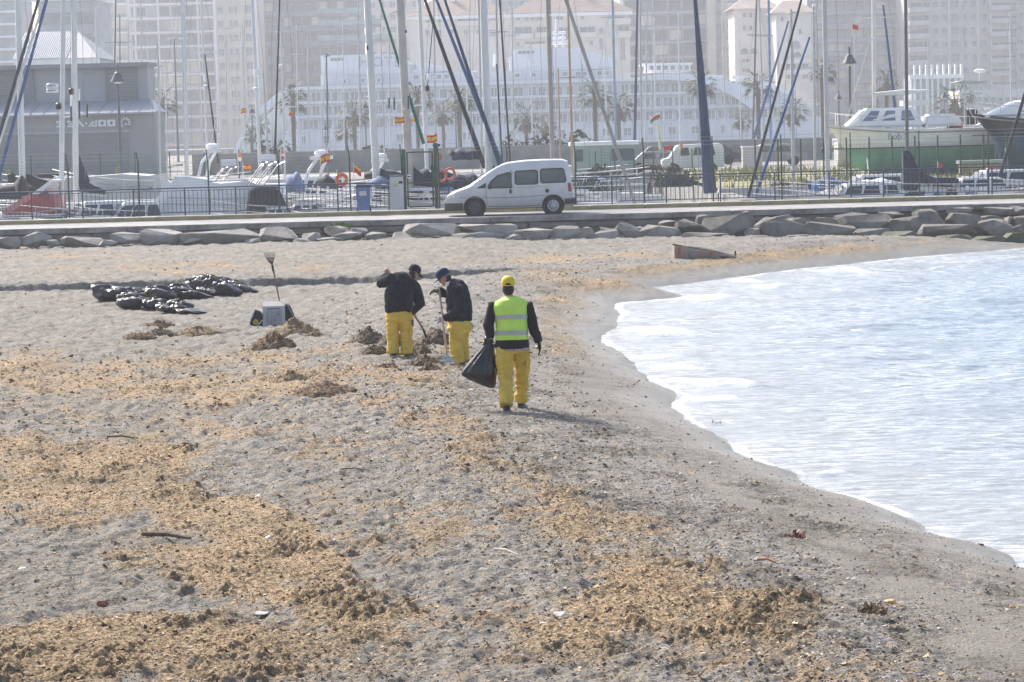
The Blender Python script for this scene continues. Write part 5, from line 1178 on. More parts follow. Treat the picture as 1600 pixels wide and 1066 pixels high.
def pxprism(t, name, poly, D, th, m_, sub=0, smooth=False):
    o_ = Vector(t.location) if t else Vector((0, 0, 0)); Ri = Matrix.Rotation(-t.rotation_euler[2], 3, 'Z') if t else Matrix.Identity(3)
    P = [at(x, y, D) for x, y in poly]; n = len(P); c = sum(P, Vector())/n
    vs = [Ri@(p-o_) for p in P]+[Ri@(p+Vector((0, th, 0))-o_) for p in P]+[Ri@((p-c)*.8+c+Vector((0, -th*.35, 0))-o_) for p in P]
    fs = [tuple(range(n, 2*n)), tuple(range(3*n-1, 2*n-1, -1))]+[(i, (i+1) % n, n+(i+1) % n, n+i) for i in range(n)]+[(i, (i+1) % n, 2*n+(i+1) % n, 2*n+i) for i in range(n)]
    return MB().add(vs, fs).build(name, m_, t, smooth=smooth, world=False)
pxprism(t, 'sail_cover', [(1411, 236), (1421, 236), (1426, 250), (1434, 262), (1446, 272), (1462, 278), (1498, 279), (1499, 287), (1478, 290), (1455, 290), (1440, 286), (1430, 300), (1412, 302)], 99, .35, navy, smooth=40)
t = sailboat(1366, 131, 'sailing yacht ashore with white mast and long white furled boom', (1365, 0), (1366, 180), 6.5, alu_w, L=5, B=2.2, F=1.0, hm=gel, base=1.9, spr=[(28, 1333, 1397, 1.5)], stays=[((1362, 60), (1316, 212), 2.5, 3, gel2, True)], yaw=R_(180), keel=True, hullx=2.2, ztop=14)
pxprism(t, 'furled_sail', [(1362, 145), (1364, 150), (1410, 149), (1452, 143), (1453, 140), (1410, 140)], 121.6, .2, gel)
t = sailboat(1398, 150, 'yacht ashore with a leaning blue furled sail behind the long white boom', (1404, 40), (1406, 200), 1.6, alum, L=7.5, hm=gel2, base=1.8, stays=[((1380, 8), (1399, 172), 3, 5, stay_b, True)], stop=True, wires=False, yaw=0, keel=True)
t = sailboat(1580, 100, 'boat at the right edge whose dark stay slants up out of the picture', (1640, 40), (1632, 300), 6, alum, L=8, hm=gel, stays=[((1602, 145), (1556, 296), 5, 6, stay_k)], yaw=R_(180), cover=navy, wires=False, hullx=.5)
# more thin masts deep in the marina
FARM = [(150, 10, 3, 'far slim mast right of the paired white masts'), (200, 30, 2.5, 'far thin mast at the shed roof corner'), (258, 90, 2, 'far thin mast left of the road lamp'), (352, 0, 2, 'far hair thin mast against the cream tower'), (378, 30, 2, 'far thin mast against the cream tower windows'),
        (480, 0, 2.4, 'far thin mast against the dark blue tower'), (535, 20, 2, 'far thin mast left of the broad white mast'), (607, 0, 3, 'far grey mast left of the thick beige mast'), (728, 40, 2.5, 'far thin mast between blue and navy stays'), (800, 10, 2.5, 'far thin mast over the hotel bridge'),
        (829, 60, 2, 'far thin mast between brown grey mast and dark stay'), (910, 100, 2, 'far thin mast right of the wooden masts'), (945, 60, 2.4, 'far thin mast left of the blue grey mast'), (1035, 40, 2.2, 'far thin mast before the dark glass tower'), (1060, 20, 2.6, 'far thin mast left of the tapering navy sail'),
        (1130, 30, 2, 'far thin mast before the cream stair tower'), (1155, 60, 2, 'far thin mast left of the dark slim mast'), (1335, 30, 2.5, 'far thin mast right of the bell street lamp'), (1450, 60, 2, 'far thin mast before the beige block'), (1505, 40, 2, 'far thin mast before the beige block balconies'), (1578, 20, 2.4, 'far thin mast near the right edge'), (220, 5, 2.5, 'far slim mast before the glazed tower left side'), (463, 40, 2, 'far thin mast beside the tall fan palm'), (560, 40, 2.4, 'far thin mast close left of the broad white mast'), (1022, 0, 2.2, 'far thin mast right of the navy furled sail')]
for i, (x, y, w_, lab) in enumerate(FARM):
    D = 206+(i*37) % 66; P = at(x+3, 235, D)
    t = thing('sailboat', (P.x, D, 0), lab, 'sailboat', 'sailing boats in the marina'); add_hull(t, 8, 2.6, 1.1, gel if i % 3 else gel2); loftbox(t, 'coachroof', -1.6, 1.8, 1.5, 1.1, 1.1, .35, gel)
    boat_mast(t, (x, y), (x+3, 235), w_, D, alum if i % 2 else alu_w, ztop=14, zbot=1.2, spr=[(y+45, x-9, x+12, .3)], stop=y > 0, wires=True)

# --- motor boats and clutter seen over the kerb
def motorboat(x, D, z_unused, lab, L, B, F, yaw, hm, cab=None, rails=True, arch=False, canopy=None, name='motorboat', cat='motorboat', y=320):
    P = at(x, y, D); t = thing(name, (P.x, D, 0), lab, cat, 'motor boats moored behind the railing', rz=yaw)
    R = add_hull(t, L, B, F, hm, sheer=.3, rake=1.1, tr=.85)
    MB().box((-L*.05, 0, F+.0), (L*.6, B*.7, .1)).build('deck', deckm, t, world=False)
    if cab:
        rb, rt = loftbox(t, 'cabin', cab[0]*L, cab[1]*L, B*.72, B*.62, F, cab[2], gel, .7*cab[2], .2, .18)
        for u in (.06, .37, .66): sidewin(t, rb, rt, u, u+.27, .35, .85)
        # windscreen
        a, b, c, d = map(Vector, (rb[1], rb[2], rt[2], rt[1])); q = lambda u, v: (a*(1-u)+b*u)*(1-v)+(d*(1-u)+c*u)*v
        n = (b-a).cross(d-a).normalized()*.02; Pq = [q(.06, .25)+n, q(.94, .25)+n, q(.92, .9)+n, q(.08, .9)+n]
        if n.x < 0: Pq = [p-2*n for p in Pq]
        MB().add(Pq+[p-Vector((.03, 0, 0)) for p in Pq], [(0, 1, 2, 3), (7, 6, 5, 4), (0, 4, 5, 1), (2, 6, 7, 3)]).build('windscreen', win_m, t, world=False)
    if rails: rail(t, R, .5, i0=5)
    if canopy: loftbox(t, 'canopy', -L*.42, -L*.08, B*.7, B*.7, F+.05, 1.15, canopy, .45, .2, .2)
    if arch:
        for s in (-1, 1): MB().tube([(-L*.3, s*B*.42, F), (-L*.34, s*B*.38, F+1.2), (-L*.38, s*B*.3, F+1.65)], .07, 7).build('arch_leg', gel, t, world=False)
        MB().box((-L*.38, 0, F+1.7), (.5, B*.66, .14)).build('arch_top', gel, t, world=False)
        MB().lathe([(.26, 0), (.3, .08), (.26, .2), (.1, .24)], 14, (-L*.38, 0, F+1.78)).build('radar_dome', gel, t, world=False)
        for s in (-.3, .3): MB().tube([(-L*.38, s*B, F+1.75), (-L*.42, s*B, F+3.0)], .012, 5).build('aerial', gel, t, world=False)
    for s in (-1, 1):
        for u in (-.25, .1): MB().lathe([(.03, -.3), (.11, -.22), (.12, .1), (.05, .24)], 10, (u*L, s*(B/2+.1), F*.55)).build('fender', steelb if u < 0 else gel, t, world=False)
    return t
motorboat(20, 118, 0, 'white cabin boat under black canvas at the left edge', 8, 3, 1.5, R_(190), gel, (-.2, .15, .8), canopy=black_c)
motorboat(150, 101, 0, 'small motorboat with black glazed canopy below the boat shed doors', 6.0, 2.3, .95, R_(200), gel, (-.25, .2, .85))
motorboat(205, 100.5, 0, 'small white cabin boat with blue side window left of the large white bow', 5.0, 2.2, .9, R_(195), gel, (-.25, .2, .85))
motorboat(170, 115, 0, 'long grey white yacht hull behind the small motorboats', 9.5, 3.1, 1.75, R_(182), gel2, (-.15, .2, .5), arch=False)
motorboat(226, 111, 0, 'sleek yacht with raked stern gantry right of the boat shed doors', 8.0, 3.0, 1.9, R_(178), gel2, (-.1, .25, .4), arch=True)
def stern_yacht(lab, prof, wing, D, dep, hm, wm2, lines=()):
    """motor yacht seen from its quarter: raked stern wing low at left rising to the deck at right"""
    P = [at(x, y, D) for x, y in prof]; cx = sum(p.x for p in P)/len(P); t = thing('motor_yacht', (cx, D+dep/2, 0), lab, 'motor yacht'); o_ = Vector(t.location)
    mb = MB(); n = len(P); r0 = [(p.x-o_.x, -dep/2, p.z) for p in P]; r1 = [(p.x-o_.x, dep/2, p.z) for p in P]; c = Vector((0, 0, sum(p.z for p in P)/n))
    rm = [(Vector((a, 0, b))-c)*1.012+c for a, _, b in r0]; mb.loft([r0, [(v.x, -dep/2+.12, v.z) for v in rm], [(v.x, dep/2-.12, v.z) for v in rm], r1]); mb.build('hull', hm, t, smooth=30, world=False)
    for (p, q, w_) in wing:
        A, B = at(*p, D), at(*q, D); d = (B-A).normalized(); nrm_ = Vector((-d.z, 0, d.x))*w_
        for y_ in (-dep/2-.03, dep/2-.25): MB().add([(v.x-o_.x, y_+k, v.z) for k in (0, .28) for v in (A-nrm_, A+nrm_, B+nrm_*1.2, B-nrm_*1.2)], [(0, 1, 2, 3), (7, 6, 5, 4), (0, 4, 5, 1), (1, 5, 6, 2), (2, 6, 7, 3), (3, 7, 4, 0)]).build('stern_wing', wm2, t, world=False)
    for pts in lines:
        MB().tube([(at(x, y, D).x-o_.x, -dep/2-.02, at(x, y, D).z) for x, y in pts], .022, 5).build('hull_moulding', gel2, t, world=False)
    return t
big = stern_yacht('large white motor yacht with raked stern quarter and long sheer behind the railing', [(228, 352), (246, 322), (262, 292), (272, 280), (281, 278), (305, 280), (330, 285), (345, 287), (385, 283), (402, 288), (407, 300), (404, 352)], [((229, 350), (268, 286), .16)], 101.3, 3.0, gel, gel, [[(262, 309), (300, 310), (350, 311), (404, 309)], [(252, 319), (300, 320), (350, 320), (404, 317)]])
o_ = Vector(big.location)
MB().tube([(at(x, y, 101.3).x-o_.x, -1.4, at(x, y, 101.3).z) for x, y in ((270, 277), (290, 277), (330, 283), (388, 281))], .05, 6).build('gunwale', gel, big, world=False)
red = stern_yacht('motor yacht with salmon red sides and raked white stern quarter at the left edge', [(3, 338), (14, 327), (50, 306), (84, 305), (87, 330), (66, 340)], [((5, 334), (50, 305), .10)], 101.2, 2.6, redh, redp, [[(16, 332), (50, 333), (86, 328)]])
o_ = Vector(red.location); MB().add([(at(x, y, 101.1).x-o_.x, k, at(x, y, 101.1).z) for k in (-1.25, 1.2) for x, y in ((46, 305), (58, 305), (86, 282), (78, 281))], [(0, 1, 2, 3), (7, 6, 5, 4), (0, 4, 5, 1), (1, 5, 6, 2), (2, 6, 7, 3), (3, 7, 4, 0)]).build('stern_wing', gel, red, world=False)
MB().box((0, 0, at(40, 338, 101.2).z), (2.3, 2.7, .12)).build('bathing_platform', gel, red, world=False)
wht = stern_yacht('white yacht with long low deck and raked coaming behind the small motorboats', [(74, 300), (84, 282), (92, 278), (140, 276), (190, 272), (232, 275), (248, 272), (252, 290), (250, 330), (74, 330)], [((76, 298), (90, 278), .12)], 110, 2.8, gel2, gel, [[(78, 298), (150, 300), (240, 296)]])
def gantry(x0, y0, x1, y1, D, lab, dom=True, m_=steel, n=4):
    a_ = at(x0, y0, D); b_ = at(x1, y1, D); t = thing('stern_gantry', (a_.x, D, a_.z), lab, 'gantry', 'stainless stern gantries of the moored boats'); d = b_-a_
    for k in range(n):
        o_ = Vector((k*.17-.25, 0 if k % 2 else .8, 0)); MB().tube([o_*1.0, d*.85+o_, d+o_+Vector((.18, 0, .0))], .028, 6).build('gantry_tube', m_, t, world=False)
    for q in (.35, .65, .97): MB().tube([d*q+Vector((-.3, 0, 0)), d*q+Vector((.35, 0, 0))], .022, 5).build('cross_tube', m_, t, world=False)
    if dom: MB().box(d+Vector((0, .3, .18)), (.55, .5, .26)).build('gantry_box', gel, t, world=False)
    return t
gantry(339, 283, 356, 262, 101, 'stainless gantry with a square white box on the large white motor yacht')
gantry(392, 290, 418, 254, 100.5, 'tall stainless gantry with white radar right of the large yacht hull', n=5)
motorboat(405, 104, 0, 'grey white boat with radar arch between the large yacht and the black covered boat', 7, 2.8, 1.55, R_(170), gel, (-.2, .15, .7), arch=True)
motorboat(420, 99.8, 0, 'small boat with black and white striped side below the stern gantry', 4.6, 2.0, .95, R_(200), gel, (-.2, .1, .45))
motorboat(468, 101, 0, 'open boat with black tarpaulin canopy left of the blue covered dinghy', 5.0, 2.2, 1.0, R_(10), gel2, (-.1, .2, .5), canopy=black_c)
motorboat(512, 100.2, 0, 'dinghy under a bright blue cover left of the blue bin', 3.6, 1.9, 1.0, R_(185), steelb, None, rails=False)
motorboat(500, 110, 0, 'white fishing boat with a black wheelhouse behind the blue covered dinghy', 7, 2.7, 1.3, R_(175), gel, (-.2, .2, 1.1), arch=True)
motorboat(575, 104, 0, 'white boat with navy spray hood behind the bin', 7, 2.7, 1.3, R_(180), gel, (-.2, .15, .5), canopy=steelb)
motorboat(660, 101, 0, 'white boat with dark side windows seen through the gate', 7.5, 2.8, 1.25, R_(0), gel, (-.3, .25, .75))
motorboat(715, 100, 0, 'boat under navy tarpaulin in front of the van bonnet', 6.0, 2.5, 1.3, R_(190), gel2, (-.3, .1, .5), canopy=navy)
motorboat(1352, 99.6, 0, 'small white boat with rounded cabin right of the blue sail cover', 5.5, 2.3, 1.15, R_(190), gel, (-.25, .25, .6), rails=False, y=310)
motorboat(1385, 103, 0, 'white boat with navy side canvas behind the dark mast', 6.5, 2.5, 1.4, R_(185), navy, (-.25, .25, .6), rails=False, y=310)
motorboat(1520, 99.8, 0, 'white speedboat with pointed bow at right behind the railing', 6.5, 2.4, 1.35, R_(185), gel, (-.2, .15, .5), rails=False, y=305)
motorboat(1570, 101, 0, 'white boat with navy hull and rounded console at the right edge', 7.0, 2.5, 1.5, R_(185), navy, (-.3, .2, .6), rails=False, y=305)
# inflatable loops, lifebuoys
def ring(x, y, D, R0, r0, m_, lab, cat, name, tilt=0):
    P = at(x, y, D); mb = MB(); n = 20; pts = [Vector((R0*math.cos(2*math.pi*i/n), 0, R0*math.sin(2*math.pi*i/n))) for i in range(n+1)]; mb.tube(pts, r0, 8, cap=False); me = mb.mesh(name); o = link(name, me, m_)
    o.location = P; o.rotation_euler = (0, 0, tilt); [setattr(p, 'use_smooth', True) for p in me.polygons]; tag(o, lab, cat); return o
for a in [(690, 275, 99, .21, .05, orange, 'orange lifebuoy hanging on a rail right of the gate', 'lifebuoy', 'lifebuoy', .5), (703, 272, 99.4, .21, .05, orange, 'second orange lifebuoy closer to the van', 'lifebuoy', 'lifebuoy', -.5),
          (683, 245, 104, .14, .06, orange, 'small orange horseshoe buoy above the gate post', 'buoy', 'lifebuoy', 0), (534, 281, 103, .2, .08, orange, 'orange ring buoy on the fishing boat left of the bin', 'buoy', 'lifebuoy', .3), (1548, 271, 104, .15, .12, orange, 'orange ball fender behind the railing at right', 'fender', 'ball_fender', 0), (1492, 196, 124, .2, .2, orange, 'orange ball fender on the stern of the large white boat', 'fender', 'ball_fender', 0)]: ring(*a)
# flags
fy = mat('flag_yellow', (.75, .52, .04), .7, .08, 4); fr = mat('flag_red', (.62, .05, .03), .7, .08, 4); fo = mat('flag_orange', (.72, .22, .06), .7, .1, 4); fw = mat('flag_white', (.8, .8, .78), .7, .04); fg = mat('flag_green', (.10, .38, .18), .7, .08)
def flag(x, y, w_, h_, tilt, D, lab, bands=None, pole=None):
    s = scl(D); P = at(x, y, D); t = thing('flag', (P.x, D, P.z), lab, 'flag', 'small flags on the boats'); n = 10; W, H = w_/s, h_/s; bands = bands or [(0, .27, fr), (.27, .73, fy), (.73, 1, fr)]
    for (v0, v1, m_) in bands:
        vs = []; fs = []
        for i in range(n+1):
            u = i/n; yy_ = .12*W*math.sin(u*7+x); dz = -tilt*u*H+.08*H*math.sin(u*6+x)
            vs += [(u*W, yy_, -v0*H+dz), (u*W, yy_, -v1*H+dz)]
        for i in range(n): fs.append((2*i, 2*i+1, 2*i+3, 2*i+2))
        vs2 = [(a, b+.012, c) for a, b, c in vs]; k = len(vs); fs2 = [tuple(reversed([q+k for q in f])) for f in fs]
        MB().add(vs+vs2, fs+fs2).build('flag_band', m_, t, world=False)
    if bands[1][2] is fy: MB().lathe([(H*.1, -.01), (H*.1, .01)], 8, (W*.4, .12*W*math.sin(.4*7+x)-.03, -.5*H-tilt*.4*H), Matrix.Rotation(R_(90), 3, 'X')).build('emblem', fr, t, world=False)
    MB().tube([(-.02, .0, H*.3), (-.02+((pole or 0)/s), 0, -H*2.6)], .014, 5).build('staff', gel, t, world=False)
flag(501, 243, 15, 13, -.25, 99.5, 'yellow and red striped flag flying left of the blue bin'); flag(380, 256, 12, 9, .25, 103, 'small yellow and orange flag left of the stern gantry'); flag(553, 258, 11, 12, .5, 100, 'red flag drooping above the blue bin', [(0, .35, fy), (.35, 1, fr), (1, 1.001, fr)])
flag(617, 184, 15, 9, -.1, 99.8, 'yellow and red flag high left of the thick beige mast'); flag(667, 213, 16, 12, -.3, 99.6, 'yellow and red flag above the gate'); flag(640, 185, 9, 5, .1, 110, 'scrap of yellow orange flag right of the thick beige mast', [(0, .5, fy), (.5, 1, fo), (1, 1.001, fo)])
flag(376, 171, 9, 7, -.3, 140, 'tiny yellow and red flag against the cream tower'); flag(451, 176, 8, 5, -.2, 140, 'tiny orange flag beside the tall fan palm', [(0, .5, fo), (.5, 1, fr), (1, 1.001, fr)]); flag(439, 236, 5, 12, 0, 104, 'narrow red and white flag hanging at a fence post', [(0, .4, fo), (.4, .7, fw), (.7, 1, fr)])
flag(527, 268, 7, 9, .1, 104, 'small yellow and red flag just left of the bin top'); flag(1016, 183, 15, 10, -.8, 120, 'white, red and green flag streaming above a yellow pole', [(0, .35, fw), (.35, .7, fr), (.7, 1, fg)]); flag(1037, 232, 12, 6, -1.1, 130, 'plain red pennant above the parked silver car', [(0, .5, fr), (.5, 1, fr), (1, 1.001, fr)])
flag(1332, 39, 9, 7, .1, 130, 'bright red flag high left of the white mast', [(0, .5, fr), (.5, 1, fr), (1, 1.001, fr)]); flag(1063, 225, 4, 8, 0, 130, 'small orange pennant left of the tapering navy sail', [(0, .5, fo), (.5, 1, fo), (1, 1.001, fo)]); flag(1466, 255, 8, 10, .4, 105, 'red and blue rag at an outboard behind the railing', [(0, .5, fr), (.5, 1, navy), (1, 1.001, navy)])
flag(372, 240, 5, 12, 0, 104, 'orange and white burgee above the square gantry box', [(0, .5, fo), (.5, 1, fw), (1, 1.001, fw)])
P = at(1029, 210, 125); o = MB().tube([at(1028, 196, 125), at(1032, 234, 125)], .07, 8).build('flag_pole', mat('pole_cream', (.72, .68, .45), .6, .05)); tag(o, 'pale yellow pole under the streaming flag behind the cars', 'pole')
# large white boat ashore with green bottom
def ashore(x0, x1, D, zg, ztopside, zwl, lab, hm, bot, name='boat_ashore', flip=False, B=3.6):
    a_ = at(x0, 220, D).x; b_ = at(x1, 220, D).x; L = b_-a_; t = thing(name, ((a_+b_)/2, D, zg), lab, 'boat', 'boats standing ashore', rz=R_(180) if flip else 0)
    n = 16; up = []; lo = []
    for i in range(n+1):
        u = i/n; x = -L/2+L*u; b = B/2*(.75+.25*math.sin(min(1, u/.4)*1.57)) if u < .4 else B/2*max(.03, 1-((u-.4)/.6)**2.6); f = ztopside+.35*max(0, (u-.4)/.6)**2; xr = .9*max(0, (u-.6)/.4)**2
        up.append([(x, b, f), (x-xr*.5, b*.97, (f+zwl)/2), (x-xr, b*.9, zwl), (x-xr, -b*.9, zwl), (x-xr*.5, -b*.97, (f+zwl)/2), (x, -b, f)])
        lo.append([(x-xr, b*.9, zwl-.004), (x-xr*1.4, b*.6, zwl*.45), (x-xr*1.6, b*.12, .18+.5*max(0, (u-.7)/.3)), (x-xr*1.6, -b*.12, .18+.5*max(0, (u-.7)/.3)), (x-xr*1.4, -b*.6, zwl*.45), (x-xr, -b*.9, zwl-.004)])
    MB().loft(up).build('hull', hm, t, smooth=45, world=False); MB().loft(lo).build('hull_bottom', bot, t, smooth=45, world=False)
    for s in (1, -1):
        MB().tube([(r[0][0]-.05, s*(abs(r[0][1])+.02), zwl+.04) for r in up], .03, 4).build('boot_stripe', navy, t, world=False)
        MB().tube([(r[0][0], s*(abs(r[0][1])+.02), r[0][2]-.15) for r in up], .03, 4).build('rubbing_strake', taupe, t, world=False)
        MB().tube([(r[0][0], s*(abs(r[0][1])*.95), r[0][2]+.55) for r in up[3:]], .02, 4).build('guard_rail', steel, t, world=False)
        for r in up[3::2]: MB().tube([(r[0][0], s*abs(r[0][1])*.95, r[0][2]), (r[0][0], s*abs(r[0][1])*.95, r[0][2]+.55)], .018, 4).build('stanchion', steel, t, world=False)
    for u in (-.32, 0, .28):
        for s in (-1, 1): MB().tube([(u*L, s*B*.55, 0), (u*L, s*B*.36, zwl*.7)], .05, 6).build('prop', steel, t, world=False)
    return t, L
D = 124; z1 = at(1420, 202, D).z-GZ; z2 = at(1420, 231, D).z-GZ
t, L = ashore(1291, 1556, D, GZ, z1, z2, 'large white yacht ashore with green bottom, rounded wheelhouse and dark boot stripe', gel, antif, flip=True)
rb, rt = loftbox(t, 'wheelhouse', -.5, 3.3, 2.4, 2.0, z1+.1, .95, gel, 1.0, .4, .3)
for u in (.1, .38, .66): sidewin(t, rb, rt, u, u+.2, .35, .85, steelb)
loftbox(t, 'coachroof', -2.4, -.4, 2.2, 2.2, z1+.1, .6, gel, .3, .3, .2)
MB().box((-.2, 0, z1+1.25), (1.3, 1.0, .25)).build('life_raft', gel, t, world=False)
o = link('name_letters', text_mesh('Bob S', .42, .01, m_=steelb), None, t); Ri = Matrix.Rotation(-R_(180), 3, 'Z'); P = at(1403, 213.5, D-1.86); o.location = Ri@(P-Vector(t.location)); o.rotation_euler = (R_(90), 0, R_(180))
MB().box((-3.0, -.4, z1+.5), (.5, .4, .7)).build('outboard_engine', black_c, t, world=False)
for u in (-3.6, -2.9): MB().tube([(u, -1.2, z1), (u, -1.2, z1+.9), (u, 1.2, z1+.9), (u, 1.2, z1)], .03, 5).build('stern_frame', steel, t, world=False)
D = 121; z1 = at(1560, 188, D).z-GZ; z2 = at(1560, 212, D).z-GZ
t, L = ashore(1519, 1720, D, GZ, z1, z2, 'dark navy bowed motor yacht ashore with blue bottom at the right edge', mat('hull_navy', (.03, .035, .055), .35, .1, coat=.3), antib, flip=True)
rb, rt = loftbox(t, 'cabin', .2, L*.44, 2.6, 1.6, z1+.15, .75, gel, 1.6, .3, .3); sidewin(t, rb, rt, .15, .6, .3, .8)
t, L = ashore(1500, 1545, 130, GZ, at(1520, 215, 130).z-GZ, at(1520, 235, 130).z-GZ, 'small pale boat ashore under the navy bow', gel2, w_beige, B=2.0)
# tuna tower / frame over right boats
t = thing('viewing_tower', (at(1545, 190, 121).x, 122, at(1545, 190, 121).z), 'slender raked viewing tower frame with small roof above the navy bow', 'tower')
o_ = Vector(t.location); W = lambda x, y, dy=0: at(x, y, 122+dy)-o_
for (a, b) in (((1497, 133), (1521, 185)), ((1515, 133), (1545, 186)), ((1527, 132), (1562, 168))):
    for dy in (-.6, .6): MB().tube([W(*a, dy), W(*b, dy)], .03, 6).build('tower_leg', steel, t, world=False)
mb = MB(); mb.prism([(p.x, p.z) for p in (W(1488, 129), W(1500, 126.5), W(1535, 127.5), W(1532, 131), (W(1497, 133)))], 1.6, 'y', -.8); mb.build('tower_roof', gel2, t, world=False)
MB().tube([W(1505, 148), W(1535, 146)], .03, 5).build('cross_tube', steel, t, world=False)
MB().lathe([(.05, -.1), (.28, -.05), (.3, .04), (.15, .1)], 12, W(1531, 111)).build('radar_dome', gel, t, world=False); MB().tube([W(1530, 128), W(1531, 114)], .03, 5).build('radar_pole', steel, t, world=False)
t = thing('work_platform', (at(1540, 262, 118).x, 119, GZ), 'ochre and white wooden dock box under the small pale boat', 'box'); MB().box((0, 0, .5), (2.0, .8, .4)).build('body', mat('ochre', (.45, .36, .18), .8, .15), t, world=False); MB().box((0, 0, .82), (2.2, .9, .14)).build('lid', gel2, t, world=False)
for sx in (-.8, .8): MB().box((sx, 0, .15), (.1, .7, .3)).build('leg', steel, t, world=False)
# clutter along the far side of the railing: covered dinghies / tarps
def tarp(x0, x1, y0, y1, D, m_, lab, seed=0, cat='tarpaulin', name='covered_dinghy'):
    a_ = at(x0, y1, D); b_ = at(x1, y0, D); W = b_.x-a_.x; H = b_.z-a_.z; r = random.Random(seed); rings = []
    for i in range(13):
        u = i/12; hh = H*(.35+.65*math.sin(math.pi*min(1, .1+u*.9))**.6)*(1+.10*math.sin(u*11+seed)); ww = .45*(.4+.6*math.sin(math.pi*u))
        rings.append([(a_.x+W*u, D+ww*math.cos(t_)*1.2, a_.z+hh*max(0, math.sin(t_))**.7+.03*math.sin(t_*5+i)) for t_ in [k*math.pi/8 for k in range(9)]])
    o = MB().loft(rings).build(name, m_, smooth=55); tag(o, lab, cat, 'covered gear on the boats'); return o
tarp(448, 476, 270, 300, 102, steelb, 'greyish blue crumpled tarp behind the railing left of the black cover', 1); tarp(496, 524, 274, 290, 104, black_c, 'black box shaped cover with engine left of the bin', 2); tarp(578, 612, 276, 292, 100.6, steelb, 'pale blue tarp behind the blue bin', 3); tarp(700, 712, 234, 244, 104, navy, 'small navy cover tip above the gate post', 4)
tarp(706, 748, 232, 250, 110, navy, 'navy blue sail heap above the van bonnet', 5); tarp(703, 757, 270, 300, 100.8, navy, 'long navy boat cover directly left of the van windscreen', 6); tarp(570, 632, 265, 279, 101.6, black_c, 'black sail cover left of the gate', 7); tarp(0, 60, 285, 306, 104, black_c, 'black boat cover at the left edge', 8); tarp(26, 44, 276, 300, 103, black_c, 'rounded black engine hood at the left edge', 9)
tarp(1268, 1330, 276, 302, 101.8, blue_c, 'bright blue boat cover right of the blue stays', 10); tarp(1500, 1530, 291, 304, 99, steelb, 'blue grey cover low behind the railing at right', 11); tarp(1475, 1497, 293, 304, 99, black_c, 'black cover low behind the railing at right', 12); tarp(640, 680, 264, 284, 101.2, navy, 'navy cover seen through the gate', 13)
tarp(1346, 1400, 279, 290, 101, gel, 'white rounded boat cover left of the dark mast', 14); tarp(1505, 1640, 276, 290, 101.5, gel, 'white hull shaped cover at the right edge', 15); tarp(400, 450, 276, 290, 106, gel2, 'pale grey cover beside the stern gantry', 16); tarp(990, 1060, 255, 266, 150, black_c, 'low dark tarpaulin near the parked silver car', 17)
tarp(870, 900, 256, 278, 150, w_beige, 'beige dinghy cover behind the van rear', 18)
# ================================================================ RAILING, FENCE, GATE, BIN, VAN
blue_p = mat('railing_blue', (.045, .06, .13), .5, .2, 6); ZK = ZR+.15; YF = 94.8
def railing(x0, x1, lab):
    """navy tubular railing from pixel column x0 to x1"""
    xa = at(x0, 320, YF).x; xb = at(x1, 320, YF).x; t = thing('railing', ((xa+xb)/2, YF, ZK), lab, 'railing', 'blue railings along the pavement'); W = xb-xa; H = 1.02
    bar = MB().tube([(0, 0, 0), (0, 0, H-.2)], .011, 6).mesh('baluster'); bar.materials.append(blue_p)
    pst = MB().box((0, 0, H/2), (.05, .05, H)).mesh('post'); pst.materials.append(blue_p)
    n = round(W/1.93); step = W/n
    for i in range(n+1): o = link('post', pst, None, t); o.location = (-W/2+i*step, 0, 0)
    for i in range(n):
        x_ = -W/2+i*step
        MB().tube([(x_, 0, H), (x_+step, 0, H)], .026, 8).build('top_rail', blue_p, t, world=False)
        MB().box((x_+step/2, 0, .12), (step-.06, .03, .035)).build('bottom_rail', blue_p, t, world=False)
        MB().box((x_+step/2, 0, H-.1), (step-.06, .02, .02)).build('upper_rail', blue_p, t, world=False)
        m_ = 12
        for j in range(1, m_): o = link('baluster', bar, None, t); o.location = (x_+step*j/m_, 0, .12)
    return t
railing(-110, 608, 'navy blue bar railing on the pavement from the left edge to the white cabinet'); railing(702, 1720, 'navy blue bar railing on the pavement from behind the van to the right edge')
def mesh_fence(xs, lab, grp='tall green mesh fence'):
    Y = 95.25; Xs = [at(x, 320, Y).x for x in xs]; t = thing('mesh_fence', (Xs[0], Y, ZK), lab, 'fence', grp); H = 2.0; x0 = Xs[0]
    for x_ in Xs:
        o = None
        MB().tube([(x_-x0, 0, 0), (x_-x0, 0, H)], .03, 8).build('post', postm, t, world=False)
        MB().tube([(x_-x0, 0, H), (x_-x0-.02, -.1, H+.2), (x_-x0-.03, -.22, H+.42)], .022, 6).build('post_arm', postm, t, world=False)
    wire = mat('fence_wire', (.10, .14, .125), .5, .1, 3); barb = mat('barbed_wire', (.45, .45, .44), .4, .1, 3, metal=.3)
    L = Xs[-1]-x0
    for k in range(3): MB().tube([(-.1, -.07-.07*k, H+.12+.14*k), (L+.1, -.07-.07*k, H+.12+.14*k)], .0045, 4).build('barbed_wire', barb, t, world=False)
    mb = MB(); tri = [(0, 0)]
    for k in range(21):
        z_ = .06+k*.0965; mb.box((L/2, 0, z_), (L, .0045, .0045))
    for k in range(int(L/.055)): mb.box((k*.055, .003, H/2), (.0036, .0036, H-.06))
    o = mb.build('wire_mesh', wire, t, world=False); tag(o, kind='stuff')
    return t
mesh_fence([-110, -2, 108, 218, 327, 437, 548, 629], 'tall green wire mesh fence left of the gate, behind the blue railing'); mesh_fence([687, 794, 900, 1007, 1115, 1222, 1330, 1437, 1545, 1652], 'tall green wire mesh fence right of the gate, behind the blue railing')
